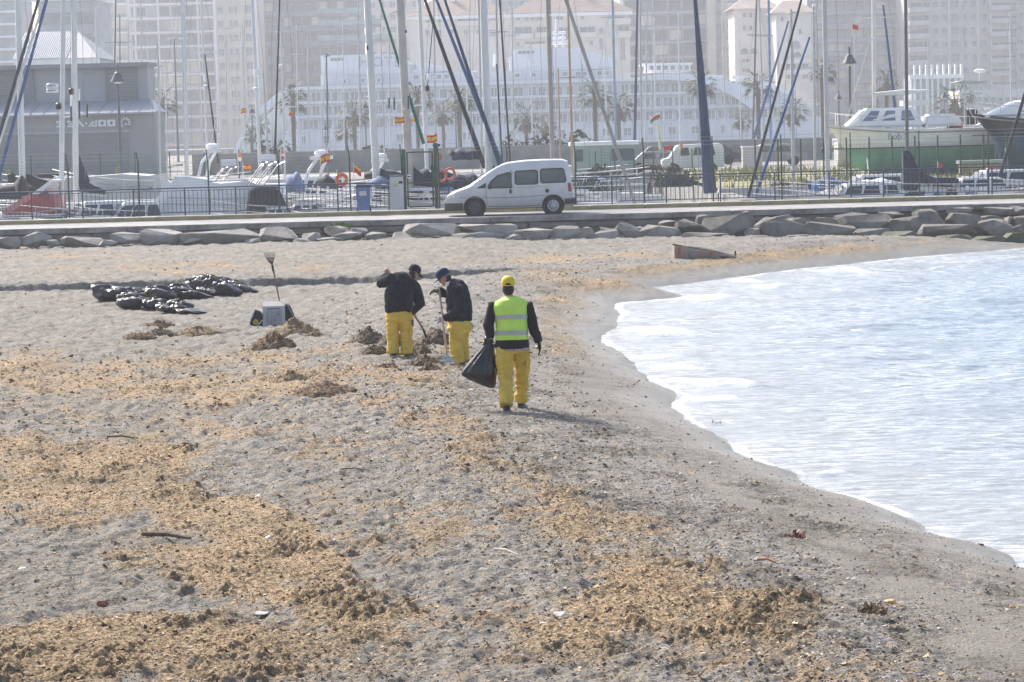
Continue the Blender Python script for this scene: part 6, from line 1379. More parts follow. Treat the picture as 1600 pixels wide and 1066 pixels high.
# gate
Y = 95.1; t = thing('gate', (at(658, 330, Y).x, Y, ZK), 'green metal gate frame with mesh between the white cabinet and the van', 'gate'); o_ = Vector(t.location)
gx = lambda x: at(x, 300, Y).x-o_.x
H = at(658, 237, Y).z-ZK
for x_, r_, hh in ((632.5, .065, H+.1), (682, .065, H+.3)): MB().box((gx(x_), 0, hh/2), (r_*2, r_*2, hh)).build('gate_post', postm, t, world=False)
lf_, rt_ = gx(637.5), gx(677)
for x_ in (lf_, rt_): MB().box((x_, 0, H/2+.05), (.06, .045, H-.1)).build('frame_upright', postm, t, world=False)
for z_ in (.10, .98, H-.02): MB().box(((lf_+rt_)/2, 0, z_), (rt_-lf_-.06, .04, .05)).build('frame_rail', postm, t, world=False)
for k in range(14): MB().box((lf_+.06+(rt_-lf_-.1)*k/13, .02, H/2), (.006, .006, H-.2)).build('gate_wire', postm, t, world=False)
MB().box((gx(640), -.04, 1.22), (.13, .05, .15)).build('lock_plate', gel, t, world=False); MB().box((gx(640), -.07, 1.22), (.10, .02, .05)).build('lock_handle', blackm, t, world=False)
MB().box((gx(684), 0, H+.22), (.28, .12, .10)).build('post_head', postm, t, world=False)
# cabinet
Y = 94.9; t = thing('meter_cabinet', (at(621, 330, Y).x, Y+.2, ZK), 'tall white meter cabinet with a green and white sticker left of the gate', 'cabinet')
H = at(620, 275, Y).z-ZK; cw = at(632, 300, Y).x-at(611, 300, Y).x; cabm = mat('cabinet_white', (.60, .60, .59), .6, .05, 1)
MB().prism([(-.22, 0), (.22, 0), (.22, H-.08), (-.22, H+.02)], cw, 'x', -cw/2).build('body', cabm, t, world=False)
MB().box((0, -.01, H+.0), (cw+.06, .52, .05)).build('lid', mat('cabinet_lid', (.10, .12, .2), .6), t, world=False)
for k in range(4): MB().box((.02, -.223, .25+k*.24), (cw-.08, .01, .012)).build('panel_joint', gel2, t, world=False)
sg = mat('sticker_green', (.40, .52, .20), .6, .05); MB().box((-.06, -.226, H-.26), (.17, .012, .28)).build('sticker', sg, t, world=False); MB().box((-.06, -.236, H-.2), (.13, .008, .13)).build('sticker_panel', gel, t, world=False); MB().prism([(-.10, H-.2), (-.05, H-.17), (-.01, H-.21), (-.05, H-.23)], -.006, 'y', -.24).build('sticker_bird', blackm, t, world=False)
MB().box((.15, -.228, H-.24), (.14, .014, .09)).build('sticker', navy, t, world=False)
# wheelie bin
Y = 94.45; bx = at(568.5, 333, Y).x; t = thing('wheelie_bin', (bx, Y, ZK-.0), 'blue wheeled rubbish bin with dark lid on the pavement left of the white cabinet', 'bin')
binb = mat('bin_blue', (.10, .17, .36), .5, .12, 2); bind = mat('bin_dark', (.02, .028, .06), .55, .1, 2)
H = at(568, 291, Y).z-ZK
def rr(w_, d_, z_, r=.05): return [(sx*(w_/2-r*(1-c)), sy*(d_/2-r*(1-s)), z_) for sx, sy, c, s in ((-1, -1, 1, 0), (-1, -1, 0, 1), (1, -1, 0, 1), (1, -1, 1, 0), (1, 1, 1, 0), (1, 1, 0, 1), (-1, 1, 0, 1), (-1, 1, 1, 0))]
MB().loft([rr(.44, .44, .04), rr(.47, .48, .3), rr(.54, .58, H-.08), rr(.55, .60, H-.03)]).build('body', binb, t, world=False)
MB().loft([rr(.60, .66, H-.04), rr(.60, .66, H+.0), rr(.54, .58, H+.06)]).build('lid', bind, t, world=False)
MB().tube([(-.25, .33, H+.02), (.25, .33, H+.02)], .025, 8).build('handle', bind, t, world=False)
MB().box((0, -.297, H-.26), (.26, .02, .17)).build('label_plate', gel2, t, world=False)
for sx in (-1, 1): MB().lathe([(.03, -.03), (.1, -.03), (.1, .03), (.03, .03)], 14, (sx*.23, .2, .1), Matrix.Rotation(R_(90), 3, 'Y')).build('wheel', tyre_m, t, world=False)

# ---------------- van (length along X, nose towards -X)
L = 4.52; Wd = 1.82; xf = at(697, 335, 90.2).x
van = thing('van', (xf+L/2, 91.1, ZR+.004), 'white passenger van with black bumpers driving left along the quay road', 'van')
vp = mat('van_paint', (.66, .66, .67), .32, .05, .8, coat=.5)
_n = vp.node_tree.nodes; _L = vp.node_tree.links; _tc = _n.new('ShaderNodeTexCoord'); _sx = _n.new('ShaderNodeSeparateXYZ'); _L.new(_tc.outputs['Object'], _sx.inputs[0])   # paint mixes to a greyer tone towards the lower panels
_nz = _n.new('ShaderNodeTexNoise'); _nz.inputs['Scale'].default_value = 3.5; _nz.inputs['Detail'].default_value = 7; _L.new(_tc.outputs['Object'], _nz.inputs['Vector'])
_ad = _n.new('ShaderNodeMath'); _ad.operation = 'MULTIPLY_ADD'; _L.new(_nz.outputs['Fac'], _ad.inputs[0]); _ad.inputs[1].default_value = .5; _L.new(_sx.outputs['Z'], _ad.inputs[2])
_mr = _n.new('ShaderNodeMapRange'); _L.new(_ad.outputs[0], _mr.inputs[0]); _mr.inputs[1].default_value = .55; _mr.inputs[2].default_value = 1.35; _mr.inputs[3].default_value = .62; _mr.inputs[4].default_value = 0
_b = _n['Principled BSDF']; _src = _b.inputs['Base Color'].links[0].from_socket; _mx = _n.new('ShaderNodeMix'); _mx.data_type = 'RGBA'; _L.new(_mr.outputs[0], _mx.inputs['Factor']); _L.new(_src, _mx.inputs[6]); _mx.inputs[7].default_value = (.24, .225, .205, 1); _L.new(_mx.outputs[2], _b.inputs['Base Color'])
trim = mat('van_trim', (.035, .036, .038), .65, .1, 3)
# roofline/bonnet profile: x from the nose, z
TOPP = [(0, .55), (.02, .68), (.08, .75), (.20, .83), (.45, .93), (.70, 1.01), (.86, 1.08), (1.05, 1.22), (1.35, 1.43), (1.68, 1.64), (1.90, 1.75), (2.15, 1.835), (2.5, 1.885), (3.0, 1.915), (3.8, 1.92), (4.15, 1.905), (4.32, 1.85), (4.38, 1.72), (4.44, 1.3), (4.47, .9), (4.48, .6)]
def topz(x): return float(np.interp(x, [p[0] for p in TOPP], [p[1] for p in TOPP]))
def halfw(x, z):
    w0 = Wd/2*(1-.20*max(0, (0.55-x)/.55)**2.2-.03*max(0, (x-4.1)/.4)**2)
    tz = max(0, (z-1.0)/.95); return w0*(1-.115*tz**1.5)-(.03*max(0, (.45-z)/.2))
rings = []
for x in [0.0, .03, .10, .22, .40, .62, .86, 1.05, 1.35, 1.62, 1.85, 2.2, 2.8, 3.4, 3.9, 4.15, 4.32, 4.40, 4.46, 4.50]:
    zt_ = topz(x); r = []; zb_ = .26+(.10*max(0, (.3-x)/.3)); hs = [zb_, .40, .62, .85, 1.0]; top = zt_; side = []
    zs = [zb_, .42, .60, .75, .88, 1.0, 1.2, 1.45, 1.65, 1.78]
    pts = []
    for z in zs:
        zz = min(z, top-.05); pts.append((halfw(x, zz), zz))
    hw_ = pts[-1][0]; pts += [(hw_*.96, top-.02), (hw_*.82, top), (hw_*.4, top+.015)]
    ring_ = [(x-L/2, -a, b) for a, b in pts]+[(x-L/2, a, b) for a, b in reversed(pts)]
    rings.append(ring_)
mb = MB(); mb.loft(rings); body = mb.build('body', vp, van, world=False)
def apply_bool(o, cutter_mesh, op='DIFFERENCE'):
    c = bpy.data.objects.new('c', cutter_mesh); COL.objects.link(c); c.location = Vector(o.location)+(wloc(o.parent) if o.parent else Vector())
    md = o.modifiers.new('b', 'BOOLEAN'); md.object = c; md.operation = op; md.solver = 'EXACT'; bpy.context.view_layer.update(); dg = bpy.context.evaluated_depsgraph_get(); me = bpy.data.meshes.new_from_object(o.evaluated_get(dg)); o.modifiers.clear(); o.data = me; bpy.data.objects.remove(c)
# hollow it
inn = MB(); ri_ = []
for x in [.95, 1.35, 1.62, 1.85, 2.2, 2.8, 3.4, 3.9, 4.15, 4.30]:
    top = topz(x)-.05; pts = []
    for z in [.5, .8, 1.0, 1.2, 1.45, 1.65, 1.78]: zz = min(z, top-.05); pts.append((halfw(x, zz)-.05, zz))
    pts += [(pts[-1][0]*.9, top)]
    ri_.append([(x-L/2, -a, b) for a, b in pts]+[(x-L/2, a, b) for a, b in reversed(pts)])
inn.loft(ri_)
def nrm(mb_): me = mb_.mesh('cut'); b = bmesh.new(); b.from_mesh(me); bmesh.ops.recalc_face_normals(b, faces=b.faces); b.to_mesh(me); b.free(); return me
apply_bool(body, nrm(inn))
WIN = {'front_side_window': [(1.50, .98), (1.60, 1.20), (1.84, 1.40), (2.22, 1.50), (2.32, 1.50), (2.34, .97)], 'rear_side_window': [(2.50, 1.08), (2.46, 1.12), (2.46, 1.50), (2.50, 1.54), (3.20, 1.56), (3.25, 1.52), (3.26, 1.12), (3.22, 1.08)],
       'quarter_window': [(3.40, 1.11), (3.36, 1.16), (3.36, 1.54), (3.40, 1.59), (4.12, 1.60), (4.18, 1.56), (4.25, 1.17), (4.21, 1.12)], 'front_quarter_light': [(1.08, .97), (1.42, .975), (1.44, 1.17)]}
cut = MB()
for k, po in WIN.items():
    if k != 'front_quarter_light': cut.prism([(x-L/2, z) for x, z in po], 3, 'y', -1.5)
# wheel arches
for wx in (1.02, 3.78): cut.prism([(wx-L/2+.40*math.cos(a), .30+.40*math.sin(a)) for a in [i*math.pi/12 for i in range(24)]], .75, 'y', -1.3)
for wx in (1.02, 3.78): cut.prism([(wx-L/2+.40*math.cos(a), .30+.40*math.sin(a)) for a in [i*math.pi/12 for i in range(24)]], .75, 'y', .55)
apply_bool(body, nrm(cut))
# windscreen opening
ws = MB(); ws.prism([(1.02-L/2, 1.26), (1.10-L/2, 1.14), (1.98-L/2, 1.68), (1.92-L/2, 1.82)], 1.34, 'y', -.67); apply_bool(body, nrm(ws))
for p in body.data.polygons: p.use_smooth = True
body.data.set_sharp_from_angle(angle=R_(28))
vg = bpy.data.materials.new('van_glass'); vg.use_nodes = True; bq = vg.node_tree.nodes['Principled BSDF']; bq.inputs['Base Color'].default_value = (.12, .15, .14, 1); bq.inputs['Roughness'].default_value = .05; bq.inputs['Alpha'].default_value = .55
def side_patch(name, po, m_, off=-.02, th=.008, sides=(-1, 1), lift=0):
    for s in sides:
        n = len(po); P = [(x-L/2, s*(halfw(x, z)+off), z) for x, z in po]; Q = [(x-L/2, s*(halfw(x, z)+off-th), z) for x, z in po]
        MB().add(P+Q, [tuple(range(n)), tuple(range(2*n-1, n-1, -1))]+[(i, (i+1) % n, n+(i+1) % n, n+i) for i in range(n)]).build(name, m_, van, world=False)
for k, po in WIN.items():
    if k == 'front_quarter_light': side_patch(k, po, trim, .006); continue
    side_patch(k, po, vg, -.025)
    c = Vector((sum(p[0] for p in po)/len(po), sum(p[1] for p in po)/len(po))); n = len(po)
    for s in (-1, 1):
        pts = [(x-L/2, s*(halfw(x, z)+.002), z) for x, z in po]; MB().tube(pts+[pts[0]], .022, 5).build('window_seal', trim, van, world=False)
MB().add([(1.03-L/2, -.68, 1.185), (1.03-L/2, .68, 1.185), (1.96-L/2, .64, 1.755), (1.96-L/2, -.64, 1.755), (1.05-L/2, -.68, 1.17), (1.05-L/2, .68, 1.17), (1.98-L/2, .64, 1.74), (1.98-L/2, -.64, 1.74)], [(0, 1, 2, 3), (7, 6, 5, 4), (0, 3, 7, 4), (1, 5, 6, 2), (0, 4, 5, 1), (3, 2, 6, 7)]).build('windscreen', vg, van, world=False)
# seams, moulding, sill
def seam(name, pts, r_=.006, m_=None, off=.001):
    for s in (-1, 1): MB().tube([(x-L/2, s*(halfw(x, z)+off), z) for x, z in pts], r_, 4).build(name, m_ or trim, van, world=False)
seam('door_seam', [(1.46, .42), (1.42, .75), (1.43, .95)]); seam('door_seam', [(2.40, .33), (2.40, 1.0), (2.38, 1.52), (2.30, 1.60)]); seam('door_seam', [(2.92, 1.20), (2.92, .38)]) if False else None
seam('side_moulding', [(.50, .66), (1.4, .63), (2.4, .63), (3.4, .66), (4.42, .70)], .012, mat('moulding', (.25, .25, .26), .6), .0); seam('door_seam', [(1.46, .33), (2.4, .31), (3.34, .33)], .01)
seam('slide_rail', [(2.45, .97), (3.3, .98), (4.35, .99)], .006, mat('moulding', (.25, .25, .26), .6), .0)
for s in (-1, 1):
    y_ = s*Wd/2
    MB().box((2.29-L/2, s*(halfw(2.29, .84)+.012), .84), (.085, .03, .15)).build('door_handle', trim, van, world=False)
    MB().lathe([(.07, -.01), (.07, .012), (.05, .02)], 14, (3.58-L/2, s*(halfw(3.58, .83)), .83), Matrix.Rotation(R_(90)*-s if s < 0 else R_(-90), 3, 'X')).build('fuel_cap', trim, van, world=False)
    MB().lathe([(.02, -.01), (.02, .012)], 10, (1.34-L/2, s*halfw(1.34, .72), .72), Matrix.Rotation(R_(90), 3, 'X')).build('side_repeater', orange, van, world=False)
    # mirror
    mbm = MB(); mbm.ell((1.56-L/2, s*(halfw(1.56, 1.02)+.13), 1.03), (.07, .10, .10), 10, 7); mbm.build('mirror', trim, van, smooth=True, world=False)
    # headlamp and tail lamp
    P = [(.06, .62), (.07, .72), (.20, .80), (.38, .84), (.30, .66)]; side_patch('headlight', P, mat('headlamp', (.75, .74, .68), .1, .02, coat=1), .006, .03, (s,))
    side_patch('tail_light', [(4.33, .78), (4.31, 1.08), (4.41, 1.08), (4.45, .78)], mat('tail_lamp', (.35, .02, .03), .2, .1, 3), .008, .03, (s,))
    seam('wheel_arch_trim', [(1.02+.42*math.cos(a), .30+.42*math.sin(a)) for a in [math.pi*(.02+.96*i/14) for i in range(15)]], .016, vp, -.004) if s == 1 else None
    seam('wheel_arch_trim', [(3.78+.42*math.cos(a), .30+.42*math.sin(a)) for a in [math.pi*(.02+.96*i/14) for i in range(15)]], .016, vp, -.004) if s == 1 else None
# front lamp block, grille, bumpers
def bumper(name, x0, x1, z0, z1, m_, fr=.0):
    xs = np.linspace(x0, x1, 5); rg = []
    for x in xs:
        a = halfw(x, z0)+.02; b = halfw(x, z1)+.02; rg.append([(x-L/2, -a, z0), (x-L/2, -b, z1), (x-L/2, b, z1), (x-L/2, a, z0)])
    MB().loft(rg).build(name, m_, van, world=False)
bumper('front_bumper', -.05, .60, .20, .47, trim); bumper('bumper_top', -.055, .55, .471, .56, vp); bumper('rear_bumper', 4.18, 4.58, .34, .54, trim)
MB().box((-L/2-.004, 0, .64), (.03, 1.0, .11)).build('grille', trim, van, world=False)
for s in (-1, 1): MB().box((-L/2-.0, s*.60, .66), (.05, .24, .13)).build('headlight', MATS['headlamp'], van, world=False)
MB().box((-L/2-.06, 0, .38), (.02, .52, .11)).build('number_plate', gel, van, world=False)
MB().box((0, 0, .30), (3.6, 1.5, .14)).build('underbody', trim, van, world=False)
# wheels
disc = mat('wheel_silver', (.45, .45, .46), .4, .15, 5, metal=.4)
for wx in (1.02, 3.78):
    for s in (-1, 1):
        c = Vector((wx-L/2, s*(Wd/2-.13), .30)); Mx = Matrix.Rotation(R_(90)*(1 if s < 0 else -1), 3, 'X')
        w_ = MB().lathe([(.20, -.09), (.285, -.09), (.30, -.06), (.30, .06), (.285, .09), (.20, .09)], 28, c, Mx).build('wheel', tyre_m, van, smooth=40, world=False)
        cap = disc if wx > 2 else mat('wheel_dark', (.06, .06, .06), .6, .1, 5)
        o = MB().lathe([(.20, .06), (.205, .095), (.185, .105), (.165, .095), (.06, .104), (.0005, .110)], 24, c, Mx).build('hubcap', cap, w_, smooth=30, world=False)
        for k in range(9):
            a = k*2*math.pi/9; v_ = Mx@Vector((.125*math.cos(a), .125*math.sin(a), .096)); MB().lathe([(.024, 0), (.022, .012)], 8, c+v_, Mx).build('hub_hole', trim, w_, world=False)
for wx in (1.02, 3.78):
    for s in (-1, 1): MB().prism([(wx-L/2+.39*math.cos(a), .30+.39*math.sin(a)) for a in [i*math.pi/12 for i in range(24)]], .02, 'y', s*.57-.01).build('arch_liner', trim, van, world=False)
    for s in (-1, 1):
        n_ = 16; rg = [[(wx-L/2+r_*math.cos(a), s*y_, .30+r_*math.sin(a)) for a in [math.pi*(-.05+1.1*i/n_) for i in range(n_+1)]] for r_, y_ in ((.395, .57), (.395, .895), (.388, .895), (.388, .57))]
        MB().loft(rg, cap=False).build('arch_liner', trim, van, world=False)
# interior: seats, steering wheel and driver
for (sx, sy) in ((2.2, -.42), (2.2, .42), (3.0, -.42), (3.0, .42), (3.75, -.3), (3.75, .4)):
    MB().box((sx-L/2, sy, .68), (.46, .46, .16)).box((sx+.22-L/2, sy, .95), (.12, .44, .55)).box((sx+.24-L/2, sy, 1.30), (.08, .26, .18)).mesh('x')
    MB().box((sx-L/2, sy, .68), (.46, .46, .16)).build('seat', trim, van, world=False); MB().box((sx+.22-L/2, sy, .95), (.12, .44, .55)).build('seat_back', trim, van, world=False); MB().box((sx+.24-L/2, sy, 1.30), (.08, .26, .18)).build('headrest', trim, van, world=False)
# driver: torso, head, arms as one continuous shape
def remesh(mb_, vox, name, m_, parent=None, sm=3, disp=None, loc=None, seed=0):
    me = mb_.mesh(name); b = bmesh.new(); b.from_mesh(me); bmesh.ops.recalc_face_normals(b, faces=b.faces); b.to_mesh(me); b.free()
    o = bpy.data.objects.new(name, me); COL.objects.link(o); md = o.modifiers.new('r', 'REMESH'); md.mode = 'VOXEL'; md.voxel_size = vox
    if sm: s_ = o.modifiers.new('s', 'SMOOTH'); s_.iterations = sm; s_.factor = .5
    bpy.context.view_layer.update(); dg = bpy.context.evaluated_depsgraph_get(); m2 = bpy.data.meshes.new_from_object(o.evaluated_get(dg)); bpy.data.objects.remove(o)
    m2.name = name; m2.materials.clear(); m2.materials.append(m_)
    if disp:
        n = len(m2.vertices); co = np.empty(n*3); m2.vertices.foreach_get('co', co); co = co.reshape(-1, 3); no = np.empty(n*3); m2.vertices.foreach_get('normal', no); no = no.reshape(-1, 3)
        co += no*disp(co)[:, None]; m2.vertices.foreach_set('co', co.ravel()); m2.update()
    for p in m2.polygons: p.use_smooth = True
    o = bpy.data.objects.new(name, m2); COL.objects.link(o)
    if parent is not None: o.parent = parent
    return o
skin = mat('skin', (.42, .235, .165), .6, .1, 6); cloth_d = mat('cloth_dark', (.03, .032, .045), .95, .2, 5)
drv = thing('person', (xf+L/2, 91.1, ZR-.10), 'driver in dark clothes at the wheel of the white van', 'person')
mb = MB(); cx = 2.16-L/2; cy = -.42
mb.tube([(cx+.1, cy, .86), (cx+.12, cy, 1.1), (cx+.1, cy, 1.33), (cx+.08, cy, 1.42)], [.16, .18, .17, .07], 12); mb.ell((cx+.03, cy, 1.56), (.10, .08, .125), 12, 10); mb.tube([(cx+.07, cy, 1.35), (cx+.05, cy, 1.5)], .055, 8)
for s in (-1, 1): mb.tube([(cx+.1, cy+s*.19, 1.33), (cx-.08, cy+s*.24, 1.10), (cx-.38, cy+s*.16, 1.16)], [.065, .052, .035], 8); mb.tube([(cx+.05, cy+s*.1, .9), (cx-.4, cy+s*.12, .92), (cx-.5, cy+s*.12, .55)], [.09, .075, .055], 8)
remesh(mb, .02, 'body', cloth_d, drv, 2); MB().ell((cx+.03, cy, 1.56), (.104, .084, .128), 12, 10).build('head', skin, drv, smooth=True, world=False); MB().ell((cx+.05, cy, 1.60), (.102, .089, .105), 12, 8).build('hair', mat('hair_dark', (.02, .018, .016), .8), drv, smooth=True, world=False)
mb = MB(); mb.tube([(cx-.42+.06*math.sin(a), cy+.18*math.cos(a), 1.13+.17*math.sin(a)) for a in [i*math.pi/8 for i in range(17)]], .015, 6); mb.build('steering_wheel', trim, van, world=False)
# ================================================================ PEOPLE AND THINGS ON THE BEACH
yel = mat('trouser_yellow', (.66, .455, .075), .85, .10, 6, .5, 60); jump = mat('jumper_navy', (.014, .016, .028), .95, .25, 6, .5, 90); jumpb = mat('jumper_black', (.012, .012, .016), .95, .2, 6, .5, 90)
hiviz = mat('vest_lime', (.55, .80, .13), .75, .05, 3, .2, 40); refl = mat('vest_band', (.42, .43, .43), .45, .06, 8); capy = mat('cap_yellow', (.70, .52, .05), .8, .1, 8); capn = mat('cap_blue', (.014, .022, .075), .85, .1, 8); capk = mat('cap_black', (.012, .012, .018), .85, .1, 8)
hairm = mat('hair', (.03, .024, .02), .85, .2, 20); glk = mat('glove_black', (.015, .015, .017), .8, .2, 10); glw = mat('glove_grey', (.30, .30, .32), .8, .15, 10); glv = mat('cuff_cream', (.6, .52, .3), .8, .1, 10); shoe = mat('shoe_dark', (.025, .025, .03), .7, .2, 10); sole = mat('shoe_sole', (.25, .24, .22), .8, .1, 10); shirt = mat('shirt_check', (.45, .30, .32), .8, .3, 30)
white_c = mat('collar_white', (.72, .72, .70), .8, .05)
V = Vector
def wr(amp, sc_, seed, zs=1.0):
    """cloth wrinkles: displacement field"""
    def f(co):
        a = fbm(co[:, 0]*sc_+co[:, 1]*sc_*.6, co[:, 2]*sc_*zs+co[:, 1]*2, seed, 3, .5)
        return amp*(1-np.abs(2*a-1)*1.6)
    return f
def hand(mb, w, d, side, pn, curl=.5, k=1.0, spread=.12):
    """palm, four unequal fingers and a thumb. w wrist, d pointing, side towards thumb, pn palm normal"""
    d = V(d).normalized(); side = (V(side)-d*V(side).dot(d)).normalized(); pn = d.cross(side).normalized()*(1 if V(pn).dot(d.cross(side)) > 0 else -1)
    p1 = V(w)+d*.085*k
    for s in (-.022, .0, .022): mb.tube([V(w)+side*s*.6*k, V(w)+d*.04*k+side*s*k, p1+side*s*k*1.05], [.020*k, .021*k, .018*k], 7)
    for i, L in enumerate((.072, .082, .076, .058)):
        o_ = side*(.030-.020*i)*k; b = p1+o_; a0 = curl*.5; pts = [b-d*.01]; dirv = d+side*(.5-i/3)*spread; ang = a0
        for L_, da in ((L*.45, a0), (L*.32, curl), (L*.25, curl*.8)):
            ang_v = (dirv.normalized()*math.cos(ang)+pn*math.sin(ang)); pts.append(pts[-1]+ang_v*L_*k); ang += da
        mb.tube(pts, [.0098*k, .0095*k, .0085*k, .007*k], 7)
    t0 = V(w)+d*.02*k+side*.025*k; mb.tube([t0, t0+(d*.6+side*.8+pn*.3).normalized()*.04*k, t0+(d*.8+side*.55+pn*.5).normalized()*.078*k], [.014*k, .012*k, .009*k], 7)
def head(mb, c, face, up=(0, 0, 1), k=1.0):
    """skull, jaw, nose, ears, brow, lips"""
    f = V(face).normalized(); u = (V(up)-f*V(up).dot(f)).normalized(); s = f.cross(u); c = V(c); M = Matrix((s, f, u)).transposed()
    mb.ell(c+u*.02*k, (.075*k, .095*k, .105*k), 14, 12, M); mb.ell(c+f*.028*k-u*.055*k, (.055*k, .065*k, .062*k), 12, 9, M)
    mb.tube([c+f*.088*k+u*.028*k, c+f*.115*k-u*.012*k], [.010*k, .016*k], 7); mb.ell(c+f*.085*k+u*.032*k, (.05*k, .014*k, .012*k), 8, 6, M); mb.ell(c+f*.088*k-u*.048*k, (.026*k, .012*k, .012*k), 8, 6, M)
    mb.ell(c+f*.078*k-u*.085*k, (.024*k, .022*k, .018*k), 8, 6, M)
    for q in (-1, 1): mb.ell(c+s*q*.078*k-u*.005*k, (.012*k, .024*k, .034*k), 8, 6, M)
    return M
def cap(par, c, face, up, m_, back=False, k=1.0, lab=None):
    f = V(face).normalized(); u = (V(up)-f*V(up).dot(f)).normalized(); s = f.cross(u); M = Matrix((s, f, u)).transposed(); c = V(c)
    mb = MB(); n = 20; rg = []
    for (r, z) in ((1.0, 0), (1.02, .03), (.98, .065), (.80, .098), (.45, .118), (.03, .124)): rg.append([c+M@V((.088*k*r*math.cos(a), .106*k*r*math.sin(a), .035*k+z*k)) for a in [2*math.pi*i/n for i in range(n)]])
    mb.loft(rg); crown = mb.build('cap', m_, par, smooth=60, world=False)
    mb = MB(); m = 10; top = []; bot = []
    for i in range(m+1):
        a = -1.15+2.3*i/m; x = math.sin(a)*.080*k; y0 = .098*k*math.cos(a*.9)
        top += [(x, y0, .042*k), (x*1.0, y0+.085*k*math.cos(a)**.7 if abs(a) < 1.5 else y0, .022*k)]
    vs = [c+M@V(p) for p in top]+[c+M@V((p[0], p[1], p[2]-.008)) for p in top]; q = len(top); fs = []
    for i in range(m): fs += [(2*i, 2*i+1, 2*i+3, 2*i+2), (q+2*i+2, q+2*i+3, q+2*i+1, q+2*i), (2*i+1, q+2*i+1, q+2*i+3, 2*i+3)]
    mb.add(vs, fs); mb.build('cap_peak', m_, crown, smooth=50, world=False)
    if back:
        pts = [c+M@V((.04*k*math.cos(a), -.112*k, .040*k+.032*k*math.sin(a))) for a in [math.pi*i/8 for i in range(9)]]
        mb = MB(); n_ = len(pts); mb.add([p for p in pts]+[p+f*.02 for p in pts], [tuple(range(n_)), tuple(range(2*n_-1, n_-1, -1))]+[(i, (i+1) % n_, n_+(i+1) % n_, n_+i) for i in range(n_)]); mb.build('cap_opening', hairm, crown, world=False)
        MB().tube([c+M@V((-.04*k, -.112*k, .040*k)), c+M@V((0, -.120*k, .040*k)), c+M@V((.04*k, -.112*k, .040*k))], .006, 5).build('cap_strap', m_, crown, world=False)
    return crown
def foot(par, a, d, k=1.0, lift=0):
    """shoe: a ankle point on the ground plane, d toe direction"""
    d = V(d).normalized(); s = V((d.y, -d.x, 0)).normalized() if abs(d.z) < .9 else V((1, 0, 0)); a = V(a); rg = []
    for t, w_, h in ((-.09, .030, .06), (-.075, .040, .085), (0, .044, .095), (.07, .048, .065), (.14, .046, .045), (.18, .026, .03)):
        c = a+d*t*k; rg.append([c+s*q*w_*k+V((0, 0, z)) for q, z in ((-1, .012), (-1, h*.5), (-.6, h), (.6, h), (1, h*.5), (1, .012))])
    o = MB().loft(rg).build('shoe', shoe, par, smooth=50, world=False); rg = [[V(p) for p in r] for r in rg]
    rg2 = [[a_+V((0, 0, 0))*0 for a_ in (r[0]+(r[0]-r[5])*.06-V((0, 0, .012)), r[0]+(r[0]-r[5])*.06+V((0, 0, .008)), r[5]+(r[5]-r[0])*.06+V((0, 0, .008)), r[5]+(r[5]-r[0])*.06-V((0, 0, .012)))] for r in rg]
    MB().loft(rg2).build('shoe_sole', sole, o, world=False)

def clothes_arm(mb, pts, r): mb.tube(pts, r, 10)
def person(P, label, J):
    t = thing('person', P, label, 'person', 'beach cleaners in yellow trousers'); return t

# ---- man in the lime vest, walking away with a bag in the left hand
P = ground(803, 640); P.z = zb(P.x, P.y)+.0; A = person(P, 'man in lime vest and yellow trousers walking away with a black bag', None)
k = FPX/P.y; q = lambda x, y, d=0: V(((x-803)/k+ (y-640)*math.tan(ROLL)/k, d, (640-y)/k))
lf = V((-.095, -.30, .0)); rf = V((.10, .34, .0)); lf.z = zb(P.x+lf.x, P.y+lf.y)-P.z; rf.z = zb(P.x+rf.x, P.y+rf.y)-P.z
hipL, hipR = V((-.105, -.02, .88)), V((.115, .02, .88)); knL = lf*.45+V((-.10, -.06, .48))*1.0; knL = V((-.105, -.06, .47)); knR = V((.125, .17, .48))
ankL = lf+V((0, 0, .09)); ankR = rf+V((0, -.03, .10)); neck = V((-.03, .02, 1.50)); hd = V((-.035, .04, 1.635))
shL, shR = V((-.225, .01, 1.41)), V((.205, .01, 1.41)); elL, elR = V((-.315, -.03, 1.16)), V((.275, .0, 1.13)); wrL, wrR = V((-.285, .02, .985)), V((.36, .02, .90))
mb = MB(); mb.tube([V((0, 0, .84)), V((0, 0, .95)), V((-.01, 0, 1.15)), V((-.01, 0, 1.36)), V((-.02, .01, 1.46))], [.15, .145, .15, .17, .09], 14, flat=.68)
mb.tube([V((-.02, .01, 1.42)), hd-V((0, .01, .05))], .058, 10); head(mb, hd, (0, 1, -.1))
for h_, k_, a_, f_ in ((hipL, knL, ankL, lf), (hipR, knR, ankR, rf)): mb.tube([h_, k_, a_], [.085, .058, .04], 10); mb.tube([a_, f_+V((0, .12, .03))], [.04, .03], 8)
for s_, e_, w_ in ((shL, elL, wrL), (shR, elR, wrR)): mb.tube([s_*.85+V((0, 0, .21)), s_, e_, w_], [.05, .055, .042, .03], 9)
hand(mb, wrL, (.06, .02, -1), (0, 1, 0), (1, 0, 0), 1.2); hand(mb, wrR, (.12, .0, -1), (0, 1, .1), (-1, 0, 0), .45)
remesh(mb, .011, 'body', skin, A, 2)
mb = MB(); mb.tube([V((0, 0, 1.0)), V((.0, -.01, .92)), V((.0, -.01, .84)), V((.0, 0, .79))], [.185, .20, .205, .16], 14, flat=.72)
for h_, k_, a_, o_ in ((hipL, knL, ankL, 0), (hipR, knR, ankR, 1)): mb.tube([h_+V((0, 0, .02)), h_.lerp(k_, .5), k_, k_.lerp(a_, .6), a_+V((0, 0, .0))], [.118, .106, .084, .080, .080], 14)
tr = remesh(mb, .014, 'trousers', yel, A, 1, lambda co, f=wr(.026, 5, 5, 2.2): f(co)*sstep(.86, .74, co[:, 2]))
